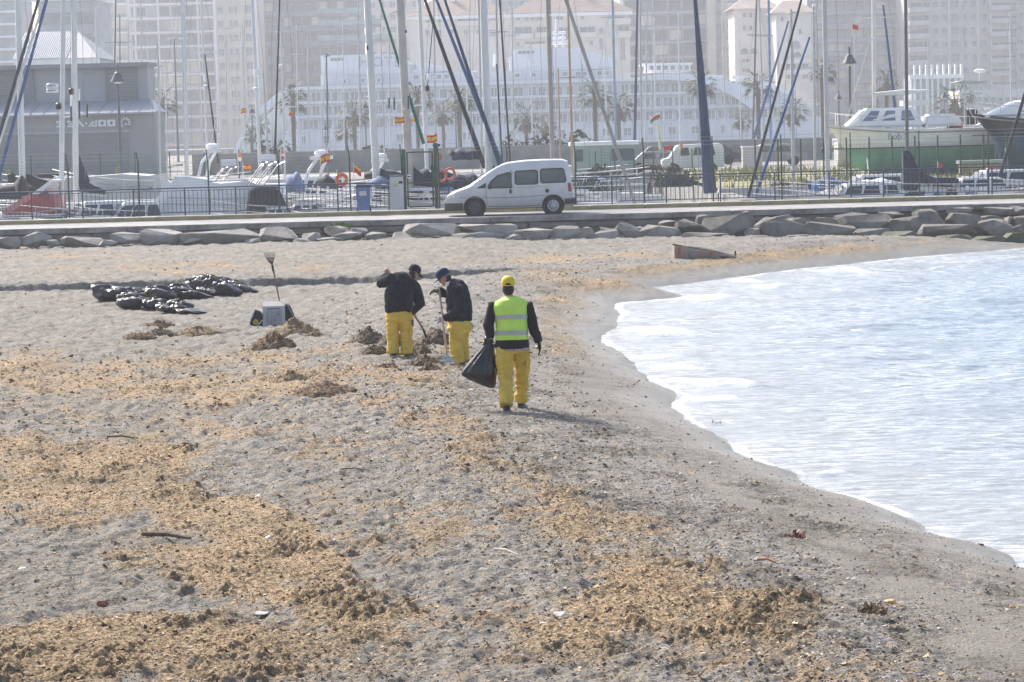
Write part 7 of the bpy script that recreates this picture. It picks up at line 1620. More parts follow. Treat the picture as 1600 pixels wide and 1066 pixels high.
for s, x_ in ((-1, hipL.x-.1), (1, hipR.x+.1)):
    c = V((x_-.01*s, 0 if s < 0 else .05, .66)); MB().box(c, (.05, .16, .18)).build('thigh_pocket', yel, tr, world=False); MB().box(c+V((s*.004, 0, .075)), (.055, .17, .05)).build('pocket_flap', yel, tr, world=False)
mb = MB(); mb.tube([V((.0, 0, .825)), V((.0, 0, .93)), V((0, 0, 1.12)), V((-.01, 0, 1.33)), V((-.015, .0, 1.43)), V((-.025, .01, 1.49))], [.226, .203, .187, .21, .175, .075], 20, flat=.72)
for s_, e_, w_ in ((shL, elL, wrL), (shR, elR, wrR)): mb.tube([s_*.8+V((0, 0, .275)), s_, e_, w_+(w_-e_).normalized()*-.01], [.07, .082, .068, .05], 12)
remesh(mb, .014, 'jumper', jumpb, A, 1, lambda co, f=wr(.018, 7, 7, .9): f(co)*sstep(.22, .26, np.abs(co[:, 0])))
mb = MB(); vx = [V((.0, -.004, .945)), V((.0, -.004, 1.05)), V((0, -.004, 1.20)), V((-.01, -.004, 1.33)), V((-.015, -.004, 1.42)), V((-.02, 0, 1.48)), V((-.025, .005, 1.525))]
mb.tube(vx, [.226, .216, .216, .234, .245, .20, .092], 22, flat=.73, cap=True); vest = remesh(mb, .014, 'vest', hiviz, A, 1, wr(.004, 5, 12, .8))
for z_ in (1.05, 1.265):
    rg = []; r0 = .2165 if z_ < 1.2 else .2235
    for zz in (-.028, .028): rg.append([V((-.004+(r0+.010)*math.cos(a), -.004+.73*(r0+.014)*math.sin(a)*1.02, z_+zz+.006*math.sin(a*3))) for a in [2*math.pi*i/28 for i in range(28)]])
    MB().loft(rg, cap=False).build('reflective_band', refl, vest, smooth=True, world=False)
MB().tube([V((.0, -.003, .832)), V((.0, -.003, .88)), V((0, -.003, .955))], [.226, .232, .222], 26, flat=.75).build('jumper_hem', jumpb, A, smooth=40, world=False)
MB().tube([V((.01, -.004, .806)), V((.01, -.004, .84))], [.222, .222], 22, flat=.74).build('shirt_tail', shirt, A, world=False)
MB().tube([neck+V((0, -.005, -.01)), neck+V((0, 0, .03))], [.072, .066], 14).build('shirt_collar', white_c, A, world=False)
MB().ell(hd+V((0, -.028, -.012)), (.078, .078, .085), 12, 9).build('hair', hairm, A, smooth=True, world=False)
cap(A, hd+V((0, -.0, .01)), (0, 1, .02), (0, 0, 1), capy, back=True, k=1.04)
mb = MB(); hand(mb, wrL, (.06, .02, -1), (0, 1, 0), (1, 0, 0), 1.2, 1.18); remesh(mb, .008, 'glove', glk, A, 1); MB().tube([wrL+V((-.005, 0, .03)), wrL+V((0, 0, -.02))], [.047, .045], 10).build('glove_cuff', glv, A, world=False)
mb = MB(); hand(mb, wrR, (.12, .0, -1), (0, 1, .1), (-1, 0, 0), .45, 1.2); remesh(mb, .008, 'glove', glk, A, 1)
foot(A, lf+V((0, .03, .0)), (-.05, 1, 0)); foot(A, rf+V((0, .0, .0)), (.12, 1, 0))
# carried bag
bagm = mat('bag_black', (.010, .010, .012), .28, .3, 4, .35, 22, spec=.6)
hb = wrL+V((.006, .02, -.11)); bag = thing('rubbish_bag', P+hb, 'full black rubbish bag carried in the left hand of the man in the lime vest', 'rubbish bag')
rg = []; n = 40
for (x0, x1, y_) in ((762, 775, 524), (758, 774, 529), (763, 771, 534), (756, 774, 542), (745, 775, 553), (734, 776, 565), (724, 777, 576), (722, 777, 583), (733, 776, 591), (748, 776, 598), (760, 774, 603), (766, 771, 605)):
    z = (640-y_)/k-hb.z; a_ = (x0-803)/k-hb.x; b_ = (x1-803)/k-hb.x; c = (a_+b_)/2; w_ = (b_-a_)/2; i_ = len(rg)
    rg.append([V((c+w_*math.cos(t)*(1+.05*math.sin(9*t+1)+.03*math.sin(17*t+i_*.4)), .62*w_*math.sin(t)*(1+.08*math.sin(9*t+1)+.05*math.sin(17*t+i_*.5)), z+.008*math.sin(5*t+i_))) for t in [2*math.pi*j/n for j in range(n)]])
MB().loft(rg).build('sack', bagm, bag, smooth=70, world=False)
for s in (-1, 1): MB().add([V((0, 0, -.01)), V((s*.03, -.02, .01)), V((s*.075-.02, -.01, .05-.02*s)), V((s*.09-.03, .01, .0))], [(0, 1, 2), (0, 2, 3)]).build('tied_corner', bagm, bag, world=False)

# ---- worker at left, back turned, stooping over a fork
P = ground(628, 557); P.z = zb(P.x, P.y); B_ = person(P, 'man in navy jumper and black cap with his back turned, stooping over a fork', None); k = FPX/P.y
def Q(x, y, d=0): return V(((x-628)/k+(y-557)*math.sin(ROLL)/k*0, d, (557-y)/k))
sc_ = 1.0
ft = (Q(614, 556), Q(636, 558)); hip = (Q(616, 494), Q(635, 494)); kn = (Q(615, 527, .04), Q(636, 527, .04)); wst = Q(625, 488)
nk = Q(637, 434, .10); hd = Q(649, 430, .20); shl, shr = Q(613, 436, .02), Q(650, 448, .10); ell, elr = Q(599, 442, .12), Q(658, 476, .22); wl_, wr_ = Q(606, 430, .26), Q(645, 489, .34)
mb = MB(); mb.tube([Q(625, 496), Q(626, 480, .0), Q(629, 455, .02), Q(633, 438, .07)], [.15, .145, .16, .10], 14, flat=.7); mb.tube([Q(633, 438, .06), hd], .055, 9); head(mb, hd, (.75, .55, -.55), (.4, .2, 1), .97)
for h_, k_, f_ in zip(hip, kn, ft): mb.tube([h_, k_, f_+V((0, 0, .08))], [.08, .055, .04], 9); mb.tube([f_+V((0, 0, .07)), f_+V((.03, .12, .03))], [.04, .03], 8)
for s_, e_, w_ in ((shl, ell, wl_), (shr, elr, wr_)): mb.tube([nk.lerp(s_, .6), s_, e_, w_], [.05, .052, .042, .03], 9)
hand(mb, wl_, (.1, .1, 1), (1, 0, 0), (1, 1, 0), 1.0); hand(mb, wr_, (.2, .4, -.6), (-1, 0, 0), (0, 1, 0), 1.0)
remesh(mb, .013, 'body', skin, B_, 2)
mb = MB(); mb.tube([Q(625, 482), Q(625, 490), Q(625.5, 499, 0), Q(625.5, 503)], [.20, .215, .215, .16], 14, flat=.68)
for h_, k_, f_ in zip(hip, kn, ft): mb.tube([h_, h_.lerp(k_, .5), k_, k_.lerp(f_, .6), f_+V((0, 0, .05))], [.108, .100, .088, .086, .088], 14)
tr = remesh(mb, .016, 'trousers', yel, B_, 1, lambda co, f=wr(.026, 6, 25, 2.0): f(co)*sstep(.76, .62, co[:, 2])); MB().box(Q(645, 505), (.06, .12, .11)).build('dark_pouch', navy, tr, world=False); MB().box(Q(644, 515, .02), (.05, .17, .17)).build('thigh_pocket', yel, tr, world=False)
mb = MB(); mb.tube([Q(625, 486.5), Q(625, 478), Q(626.5, 460, .01), Q(630, 445, .04), Q(634, 436, .07), Q(640, 431, .11)], [.208, .222, .235, .215, .17, .07], 16, flat=.72)
for s_, e_, w_ in ((shl, ell, wl_), (shr, elr, wr_)): mb.tube([nk.lerp(s_, .5), s_, e_, w_], [.085, .095, .078, .05], 12)
remesh(mb, .015, 'jumper', jump, B_, 1, wr(.022, 6, 27, 1))
MB().ell(hd+V((-.02, -.02, .0)), (.078, .08, .08), 12, 9).build('hair', hairm, B_, smooth=True, world=False)
cap(B_, hd+V((.0, 0, .01)), (.75, .55, -.45), (.4, .25, 1), capk, k=1.06)
for f_ in ft: foot(B_, f_+V((.02, .02, 0)), (.45, 1, 0))
fork = thing('pitchfork', P+Q(663, 530, .5), 'brown handled pitchfork held by the man in the black cap', 'fork'); o_ = Q(663, 530, .5); woodd = mat('handle_wood', (.24, .12, .07), .7, .15, 8); irond = mat('iron_dark', (.03, .03, .028), .6, .2, 8)
MB().tube([wl_+V((.02, .03, .05))-o_, Q(646, 492, .40)-o_, Q(662, 520, .48)-o_], .016, 8).build('handle', woodd, fork, world=False); MB().tube([Q(661, 518, .475)-o_, Q(665, 530, .5)-o_], .02, 8).build('socket', irond, fork, world=False)
for dx in (-.05, -.015, .02, .055): MB().tube([Q(665, 529, .5)-o_, Q(665, 533, .5)+V((dx, 0, 0))-o_, Q(666, 545, .52)+V((dx, 0, 0))-o_, Q(665, 554, .46)+V((dx, 0, 0))-o_], [.008, .008, .007, .004], 6).build('tine', irond, fork, world=False)

# ---- worker in the middle, facing left, raking
P = ground(722, 572); P.z = zb(P.x, P.y); C_ = person(P, 'man in navy jumper and blue cap seen from the side, leaning on a rake', None); k = FPX/P.y
def Q(x, y, d=0): return V(((x-722)/k, d, (572-y)/k))
ft = (Q(718, 571, -.10), Q(724, 568, .16)); hip = (Q(718, 512, -.07), Q(722, 510, .09)); kn = (Q(714, 540, -.09), Q(722, 538, .12)); nk = Q(708, 441); hd = Q(699, 434)
shl, shr = Q(718, 449, -.16), Q(712, 449, .17); e1, w1 = Q(722, 482, -.20), Q(697, 495, -.10); e2, w2 = Q(702, 462, .16), Q(690, 453, .02)
mb = MB(); mb.tube([Q(719, 508), Q(720, 490), Q(719, 468), Q(713, 447)], [.15, .14, .155, .10], 14, flat=.95); mb.tube([Q(712, 448), Q(703, 437)], .055, 9); head(mb, hd, (-1, 0, -.62), (-.5, 0, 1), .97)
for h_, k_, f_ in zip(hip, kn, ft): mb.tube([h_, k_, f_+V((.0, 0, .08))], [.085, .058, .04], 9); mb.tube([f_+V((0, 0, .07)), f_+V((-.12, 0, .03))], [.04, .03], 8)
for s_, e_, w_ in ((shl, e1, w1), (shr, e2, w2)): mb.tube([nk.lerp(s_, .6), s_, e_, w_], [.05, .055, .042, .03], 9)
hand(mb, w1, (-1, .2, -.3), (0, .5, 1), (0, 1, -.3), 1.1); hand(mb, w2, (-.9, -.1, .0), (0, -1, .3), (0, 0, -1), .9)
remesh(mb, .013, 'body', skin, C_, 2)
mb = MB(); mb.tube([Q(720, 497), Q(720, 505), Q(719.5, 514), Q(719, 519)], [.17, .185, .185, .15], 14, flat=1.05)
for h_, k_, f_ in zip(hip, kn, ft): mb.tube([h_, h_.lerp(k_, .5), k_, k_.lerp(f_, .6), f_+V((0, 0, .05))], [.128, .115, .094, .086, .084], 14)
tr = remesh(mb, .016, 'trousers', yel, C_, 1, lambda co, f=wr(.028, 6, 35, 1.8): f(co)*sstep(.74, .60, co[:, 2])); MB().box(Q(713, 519, -.19), (.16, .03, .17)).build('thigh_pocket', yel, tr, world=False); MB().box(Q(713, 513.5, -.195), (.17, .035, .05)).build('pocket_flap', yel, tr, world=False)
MB().tube([Q(720, 499.5), Q(720, 502)], [.178, .178], 16).build('vest_hem', hiviz, C_, world=False)
mb = MB(); mb.tube([Q(720.5, 500), Q(720.5, 490), Q(719.5, 472), Q(718, 456), Q(714, 445), Q(708, 440)], [.188, .190, .195, .18, .14, .065], 16, flat=1.0)
for s_, e_, w_ in ((shl, e1, w1), (shr, e2, w2)): mb.tube([nk.lerp(s_, .5)+V((0, 0, -.03)), s_, e_, w_], [.085, .092, .075, .05], 12)
remesh(mb, .015, 'jumper', jump, C_, 1, wr(.022, 6, 37, 1))
MB().tube([Q(706, 445), Q(705, 438.5)], [.082, .075], 12).build('collar', white_c, C_, world=False)
MB().ell(hd+V((.03, 0, .0)), (.075, .076, .075), 12, 9).build('hair', hairm, C_, smooth=True, world=False)
cap(C_, hd+V((.0, 0, .01)), (-1, 0, -.55), (-.5, 0, 1), capn, k=1.06)
mb = MB(); hand(mb, w1, (-1, .2, -.3), (0, .5, 1), (0, 1, -.3), 1.1, 1.2); remesh(mb, .009, 'glove', glw, C_, 1); mb = MB(); hand(mb, w2, (-.9, -.1, .0), (0, -1, .3), (0, 0, -1), .9, 1.25); remesh(mb, .009, 'glove', glk, C_, 1)
for f_ in ft: foot(C_, f_, (-1, .1, 0))
rake = thing('rake', P+Q(701, 566, -.05), 'pale handled leaf rake the man in the blue cap leans on', 'rake'); o_ = Q(701, 566, -.05); woodl = mat('handle_pale', (.48, .36, .26), .7, .12, 8); rk = mat('rake_plastic', (.40, .47, .52), .5, .1, 8)
MB().tube([Q(689, 447, .0)-o_, Q(694, 495, -.13)-o_, Q(699, 553, -.08)-o_], .017, 8).build('handle', woodl, rake, world=False)
for i in range(13):
    a = -1+2*i/12; MB().tube([Q(699, 552, -.08)-o_, Q(700, 562, -.06)+V((a*.12, -.10, 0))-o_, Q(701, 571, -.05)+V((a*.22, -.18, .0))-o_], [.006, .006, .005], 5).build('tine', rk, rake, world=False)
MB().tube([Q(700, 562, -.06)+V((a*.12, -.10, .006))-o_ for a in (-1, -.5, 0, .5, 1)], .008, 5).build('cross_bar', rk, rake, world=False)

# ---- heap of black bags, one by one
hmat = mat('bag_black_dusty', (.022, .022, .026), .33, .3, 3, .5, 12, spec=.6)
BAGS = [(172, 472, 42, 27, .0, 'large rounded black bag at the left end of the heap'), (176, 462, 30, 16, .3, 'black bag lying on top behind the leftmost large bag'), (200, 473, 28, 17, .2, 'small crumpled black bag right of the leftmost large bag'), (210, 461, 22, 14, .5, 'small black bag at the back of the left group'),
 (204, 484, 36, 22, -.5, 'shiny black bag with a long tail trailing left'), (230, 469, 24, 15, .6, 'black bag between the left group and the knotted one'), (240, 484, 28, 18, .0, 'squat black bag in the front row right of the long tail'), (252, 472, 36, 26, .5, 'tall smooth black bag with a knot on top'), (256, 487, 20, 14, .8, 'small wrinkled black bag at the front'),
 (271, 489, 34, 14, -.2, 'low black bag lying flat at the front'), (282, 488, 30, 20, .4, 'black bag with a knot behind the flat front bags'), (303, 491, 36, 10, 1.0, 'flattened black bag with points at the right front'), (287, 467, 36, 24, .9, 'long black bag sloping right in the middle of the heap'), (308, 467, 34, 16, 1.0, 'black bag slumped at the middle back row'),
 (307, 456, 28, 22, .6, 'pale shining black bag in the back middle'), (331, 463, 30, 16, .9, 'black bag low in the right half'), (316, 440, 26, 11, -.4, 'thin black bag at the far back of the heap'), (333, 456, 24, 26, .5, 'upright black bag with a pointed knot in the right half'), (356, 463, 30, 26, .9, 'large grey sheened bag sloping right near the right end'), (350, 452, 24, 20, .3, 'black bag with ears behind the sheened one'), (372, 453, 22, 16, .6, 'small black bag with a knot at the back right'), (382, 458, 28, 16, 1.0, 'rightmost black bag of the heap sloping to a point'), (193, 462, 18, 12, .4, 'small bag wedged behind the leftmost pair'), (320, 451, 24, 16, .5, 'bag resting high in the middle of the back row')]
def bag_mesh(w_, h, skew, seed):
    """slumped plastic sack: crumpled body, pointed corner low on one side, small tied neck"""
    r = random.Random(seed); n, m = 44, 22; A, Vv = np.meshgrid(np.arange(n)*2*math.pi/n, np.arange(m+1)/m)
    el = -math.pi/2+math.pi*Vv; rr_ = np.clip(np.cos(el), 0, 1)**.65; ca, sa = np.cos(A), np.sin(A)
    f1 = fbm(ca*1.6+Vv*1.5+seed, sa*1.6+Vv*2.5, seed, 3); f2 = 1-np.abs(2*fbm(ca*3+Vv*2, sa*3-Vv*4+seed, seed+9, 3)-1)
    nx = -.22*skew+r.uniform(-.1, .1)                       # where the neck leans
    rad = rr_*(.72+.50*f1+.16*f2); tail = np.clip(ca, 0, 1)**5*np.clip(1-Vv*1.6, 0, 1)*skew*.75; ear = np.clip(np.cos(A-r.uniform(1.5, 4)), 0, 1)**14*np.clip(1-np.abs(Vv-.75)*5, 0, 1)*.5
    X = w_*(.5*ca*(rad+tail+ear*.6)+nx*Vv**1.5); Y = w_*.42*sa*rad; Z = h*(.92*(.5+.5*np.sin(el))**.8*(.72+.45*f1)+.10*f2*rr_+ear*.25)*(1-.5*np.clip(ca*skew, 0, 1)*rr_)
    co = np.stack([X, Y, np.maximum(Z-.02, -.03)], -1).reshape(-1, 3); top = Vector((nx*w_, 0, float(Z[-1].mean())))
    q_ = np.array([[i*n+j, i*n+(j+1) % n, (i+1)*n+(j+1) % n, (i+1)*n+j] for i in range(m) for j in range(n)]); me = npmesh('bag', co, q_)
    b = bmesh.new(); b.from_mesh(me); nk_ = MB(); k_ = h*.16; lean = Vector((r.uniform(-.6, .6), -.2, 1)).normalized()
    nk_.tube([top-lean*k_*.8, top, top+lean*k_*.3, top+lean*k_*.9], [k_*.7, k_*.26, k_*.22, k_*r.uniform(.3, .6)], 7); t2 = nk_.mesh('n'); b.from_mesh(t2); bmesh.ops.recalc_face_normals(b, faces=b.faces); b.to_mesh(me); b.free()
    for p in me.polygons: p.use_smooth = True
    me.set_sharp_from_angle(angle=R_(32)); me.materials.clear(); me.materials.append(hmat); return me
for i, (x, y, w_, h_, sk, lab) in enumerate(BAGS):
    P = ground(x, y); s = scl(P.y); o = link('rubbish_bag', bag_mesh(w_*1.25/s, h_*1.05/s, sk, 40+i)); o.location = (P.x, P.y+.1, zb(P.x, P.y)); o.rotation_euler = (0, 0, random.uniform(-.3, .3)); tag(o, lab, 'rubbish bag', 'filled rubbish bags heaped on the sand')

# ---- board, satchels and rake standing in the sand
P = ground(428, 509); s = scl(P.y); z0 = zb(P.x, P.y); bd = thing('notice_board', (P.x, P.y, z0), 'pale folded board printed with a table, standing on the sand in front of the rake', 'board'); bw = mat('board_white', (.46, .445, .42), .6, .05, 2); ink = mat('print_grey', (.20, .20, .23), .7, .05)
W, H = 35/s, 30/s; lean = .12
MB().prism([(0, -.02), (.015, -.02), (lean+.015, H), (lean, H)], W, 'x', -W/2).build('front_panel', bw, bd, world=False)
MB().prism([(lean, H), (lean+.015, H), (lean+.16, H+.07), (lean+.15, H+.09)], W, 'x', -W/2).build('top_fold', bw, bd, world=False); MB().prism([(lean+.15, H+.07), (lean+.17, H+.08), (lean+.45, -.02), (lean+.43, -.02)], W, 'x', -W/2).build('rear_panel', bw, bd, world=False)
for i in range(8): z_ = .03+i*(H-.09)/8; MB().box((0, -.004+lean*z_/H, z_), (W*.68, .006, .006)).build('printed_line', ink, bd, world=False)
for i in range(7): x_ = -W*.34+i*W*.68/6; MB().add([(x_-.003, -.006, .03), (x_+.003, -.006, .03), (x_+.003, -.006+lean*.85, H-.10+.03), (x_-.003, -.006+lean*.85, H-.10+.03)], [(0, 1, 2, 3)]).build('printed_line', ink, bd, world=False)
MB().box((0, -.004+lean*.86, H*.87), (W*.62, .006, .03)).build('printed_heading', ink, bd, world=False)
rr = random.Random(2)
for i in range(14): xx_ = rr.uniform(-W*.3, W*.25); zz_ = rr.uniform(.04, H*.75); MB().box((xx_, -.006+lean*zz_/H, zz_), (rr.uniform(.02, .05), .006, .012)).build('printed_word', ink, bd, world=False)
sat = mat('satchel_black', (.015, .015, .02), .7, .2, 6, .3, 20)
t = thing('satchel', (P.x+(401-428)/s, P.y+.12, z0), 'black satchel with a yellow emblem and white strap left of the board', 'bag')
MB().prism([(-.13, -.02), (.13, -.02), (.13, .22), (.06, .30), (-.02, .33), (-.09, .26), (-.13, .20), (-.15, .08)], .16, 'y', -.08).build('body', sat, t, world=False)
MB().prism([(.06*math.cos(i*.63)-.02, .06*math.sin(i*.63)+.08) for i in range(10)], .01, 'y', -.092).build('emblem', mat('emblem_yellow', (.42, .36, .04), .7, .2, 30), t, world=False)
MB().tube([(-.14, -.09, .08), (-.10, -.10, .25), (-.02, -.09, .36), (-.09, -.10, .2), (-.16, -.09, .1)], .010, 6).build('strap', gel, t, world=False); MB().tube([(.12, -.10, .12), (.0, -.11, -.01)], .008, 6).build('strap', gel, t, world=False)
t = thing('satchel', (P.x+(449-428)/s, P.y+.22, z0), 'black sloping bag leaning against the right of the board', 'bag')
MB().prism([(-.06, -.02), (.20, -.02), (.17, .06), (.05, .38), (-.01, .43), (-.06, .36)], .22, 'y', -.11).build('body', sat, t, world=False); MB().tube([(.0, -.12, .42), (.10, -.12, .22), (.19, -.12, .03)], .012, 6).build('strap', ink, t, world=False)
base = Vector((P.x+(436-428)/s, P.y+.35, z0)); t = thing('rake', base, 'wire leaf rake standing upside down behind the printed board', 'rake'); rq = lambda x, y, d=0: V(((x-436)/s, d, (508-y)/s))
MB().tube([rq(437.5, 508), rq(436, 474), rq(427, 419)], .016, 8).build('handle', woodd, t, world=False); MB().tube([rq(427.5, 424), rq(426, 414)], .024, 8).build('socket', irond, t, world=False)
rakem = mat('rake_wire', (.12, .105, .085), .6, .15, 8)
for i in range(15):
    a = -1+2*i/14; MB().tube([rq(426, 415), rq(423.5+a*6.5, 404, .0), rq(422.8+a*8.8, 396, .0), rq(422.8+a*9.2, 393.5, -.06)], [.004, .004, .0035, .003], 5).build('tine', rakem, t, world=False)
MB().tube([rq(423.5+a*6.8, 403+a*a*1.5) for a in (-1, -.5, 0, .5, 1)], .009, 5).build('cross_bar', irond, t, world=False)

# ---- derelict boat half sunk in the sand
P = ground(1100, 402); s = scl(P.y); z0 = zb(P.x, P.y); t = thing('derelict_boat', (P.x, P.y, z0-.10), 'small derelict boat with rusty square transom half sunk in the sand', 'boat')
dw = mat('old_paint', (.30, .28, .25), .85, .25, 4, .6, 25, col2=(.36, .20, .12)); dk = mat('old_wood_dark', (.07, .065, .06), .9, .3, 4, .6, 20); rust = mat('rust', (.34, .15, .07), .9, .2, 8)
x = lambda px: (px-1100)/s
zt = lambda u: .46-.36*u**1.1
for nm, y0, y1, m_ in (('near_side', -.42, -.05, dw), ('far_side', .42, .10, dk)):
    n = 10; vs = []
    for i in range(n+1):
        u = i/n; X_ = x(1053)+(x(1150)-x(1053))*u; Y_ = y0+(y1-y0)*u**1.6; hh = zt(u)+(.0 if nm == 'near_side' else .02); vs += [(X_, Y_, -.06), (X_, Y_-.05, hh*.5), (X_, Y_-.07*(1 if y0 < 0 else -1), hh), (X_, Y_+.04, hh), (X_, Y_+.04, -.06)]
    fs = []
    for i in range(n):
        for j in range(5): fs.append((i*5+j, i*5+(j+1) % 5, (i+1)*5+(j+1) % 5, (i+1)*5+j))
    fs += [(4, 3, 2, 1, 0), tuple(n*5+j for j in range(5))]; MB().add(vs, fs).build(nm, m_, t, world=False)
MB().box((x(1054), 0, .18), (.05, .90, .50)).build('transom', dw, t, world=False); MB().box((x(1063), -.475, .22), (.40, .06, .46)).build('side_panel', dw, t, world=False)
MB().box((x(1100), .05, .10), (1.3, .6, .05)).build('floor', dk, t, world=False); MB().tube([(x(1076), -.50, .44), (x(1100), -.46, .38), (x(1146), -.2, .14)], .018, 6).build('gunwale', gel2, t, world=False)
MB().prism([(x(1058), .20), (x(1062), .25), (x(1062), .42), (x(1056), .42)], -.012, 'y', -.508).build('rust_patch', rust, t, world=False); MB().prism([(x(1107), .14), (x(1112), .16), (x(1114), .30), (x(1108), .30)], -.012, 'y', -.42).build('rust_patch', rust, t, world=False)
MB().box((x(1149), -.02, .14), (.05, .05, .24)).build('bollard', dk, t, world=False); MB().box((x(1147), -.05, .07), (.16, .1, .08)).build('stem_head', gel, t, world=False)

# ---- raked heaps of seaweed
wet = mat('weed_wet', (.145, .10, .058), .85, .25, 9, .9, 30, col2=(.045, .035, .020)); wet2 = mat('weed_brown', (.22, .14, .075), .9, .25, 9, .9, 30, col2=(.07, .042, .024)); wet3 = mat('weed_sand', (.32, .225, .125), .9, .25, 9, .9, 30, col2=(.12, .078, .045))
PILES = [(216, 531, 54, 13, wet2, 'low dark heap of seaweed, leftmost below the bags'), (249, 526, 54, 14, wet, 'dark heap of seaweed just right of the leftmost one'), (246, 511, 50, 9, wet2, 'thin heap of seaweed behind the two left heaps'), (310, 523, 68, 14, wet3, 'sandy brown heap of seaweed under the right end of the bags'), (460, 523, 74, 24, wet3, 'brown heap of seaweed right in front of the printed board'), (492, 526, 28, 9, wet3, 'small flat heap of seaweed right of the board'),
 (427, 546, 74, 26, wet2, 'tall tawny heap of seaweed below the printed board'), (455, 598, 66, 20, wet3, 'sandy heap of seaweed at centre left with a smooth side'), (505, 618, 108, 20, wet2, 'long dark red brown ridge of seaweed left of the bag carrier'), (341, 641, 46, 10, wet, 'small dark grey heap of weed at lower left centre'),
 (573, 537, 60, 24, wet, 'dark heap of seaweed left of the man in the black cap'), (585, 555, 50, 17, wet, 'dark heap of seaweed at the left foot of the man in the black cap'), (612, 541, 44, 26, wet, 'dark heap of seaweed behind the legs of the man in the black cap'), (650, 553, 44, 20, wet, 'dark heap of seaweed under the pitchfork'), (678, 539, 64, 26, wet, 'dark heap of seaweed between the two men'), (664, 573, 60, 18, wet, 'dark heap of seaweed left of the leaf rake'), (672, 580, 34, 12, wet2, 'small heap of seaweed at the tip of the leaf rake'), (605, 577, 44, 8, wet2, 'flat scatter of seaweed below the man in the black cap'),
 (292, 704, 44, 9, wet2, 'low clump of dark weed in the lower left field'), (1120, 668, 50, 7, wet, 'flat dark clump of weed on the slope near the water'), (1245, 841, 30, 8, mat('shell_red', (.22, .07, .05), .6, .3, 12), 'dark red clump of torn shell near the water'), (1365, 958, 40, 10, wet2, 'brown clump of weed at the lower right')]
for i, (xp, yp, w_, h_, m_, lab) in enumerate(PILES):
    P = ground(xp, yp); s = scl(P.y); W, H = w_/s*.56, h_/s*.92; D_ = max(W*.75, H*1.6); n = 46; u = np.linspace(-1, 1, n); U, Vv = np.meshgrid(u, u); rad = np.sqrt(U**2+Vv**2)+.22*(fbm(U*2+i, Vv*2, 90+i, 3)-.5)
    base = np.clip(1-rad, 0, 1)**.8*(1+.6*(fbm(U*1.7+i*3, Vv*1.7, 7, 2)-.5)); f1 = fbm(U*W*16+i, Vv*D_*16, 8, 4, .65); f2 = 1-np.abs(2*fbm(U*W*30, Vv*D_*30+i, 9, 3)-1)
    Z = H*base*(.55+.8*f1)+.045*f2*np.clip(base*4, 0, 1)-.03-.05*np.clip(rad-1, 0, .3); X = U*W*(1+.1*(f1-.5)); Y = Vv*D_
    me = npmesh('pile', np.stack([X, Y, Z], -1).reshape(-1, 3), gridquads(n, n)); t = link('seaweed_pile', me, m_); t.location = (P.x, P.y+D_*.55, zb(P.x, P.y+D_*.5)); tag(t, lab, 'seaweed', 'heaps of raked seaweed on the sand')
    r = np.random.RandomState(i); N = int(260*min(1.6, W*2)); a = r.uniform(0, 6.28, N); q_ = np.sqrt(r.uniform(0, 1.25, N)); x0, y0 = np.cos(a)*q_*W*.95, np.sin(a)*q_*D_*.95; ix = np.clip(((x0/W+1)/2*(n-1)).astype(int), 0, n-1); iy = np.clip(((y0/D_+1)/2*(n-1)).astype(int), 0, n-1); z0 = np.maximum(Z[iy, ix], -.01)
    b = r.uniform(0, 6.28, N); L_ = r.uniform(.02, .07, N); up_ = r.uniform(-.01, .05, N); v = np.zeros((N, 3, 3)); v[:, 0] = np.stack([x0, y0, z0], 1); v[:, 1] = np.stack([x0+np.cos(b)*L_, y0+np.sin(b)*L_, z0+up_], 1); v[:, 2] = np.stack([x0+np.cos(b+.5)*L_*.7, y0+np.sin(b+.5)*L_*.7, z0+up_*.6+.01], 1)
    o = link('strands', npmesh('strands', v.reshape(-1, 3), np.arange(N*3).reshape(-1, 3), False), m_, t); tag(o, kind='stuff')

# ---- odd stones, bricks, shells and bits of wood
def stone(x, y, w_, h_, m_, lab, nm='beach_stone', cat='stone', seed=None):
    w_, h_ = w_*.8, h_*.8; P = ground(x, y); s = scl(P.y); o = link(nm, rock_mesh(w_/2/s, w_/2/s*.8, h_/2/s*1.1, int(x*7+y)), m_); o.location = (P.x, P.y, zb(P.x, P.y)+h_/s*.15); tag(o, lab, cat); return o
brick = mat('brick_red', (.27, .12, .085), .85, .2, 8); darks = mat('stone_dark', (.035, .036, .042), .7, .3, 8); browns = mat('stone_brown', (.09, .045, .035), .6, .3, 8); whites = mat('shell_white', (.55, .53, .49), .6, .08, 8); tans = mat('shell_tan', (.60, .36, .16), .6, .2, 12); greens = mat('plastic_green', (.02, .45, .30), .4, .1, 5); limes = mat('leaf_lime', (.45, .58, .15), .6, .1, 8); greys = mat('stone_pale', (.42, .40, .38), .85, .15, 8)
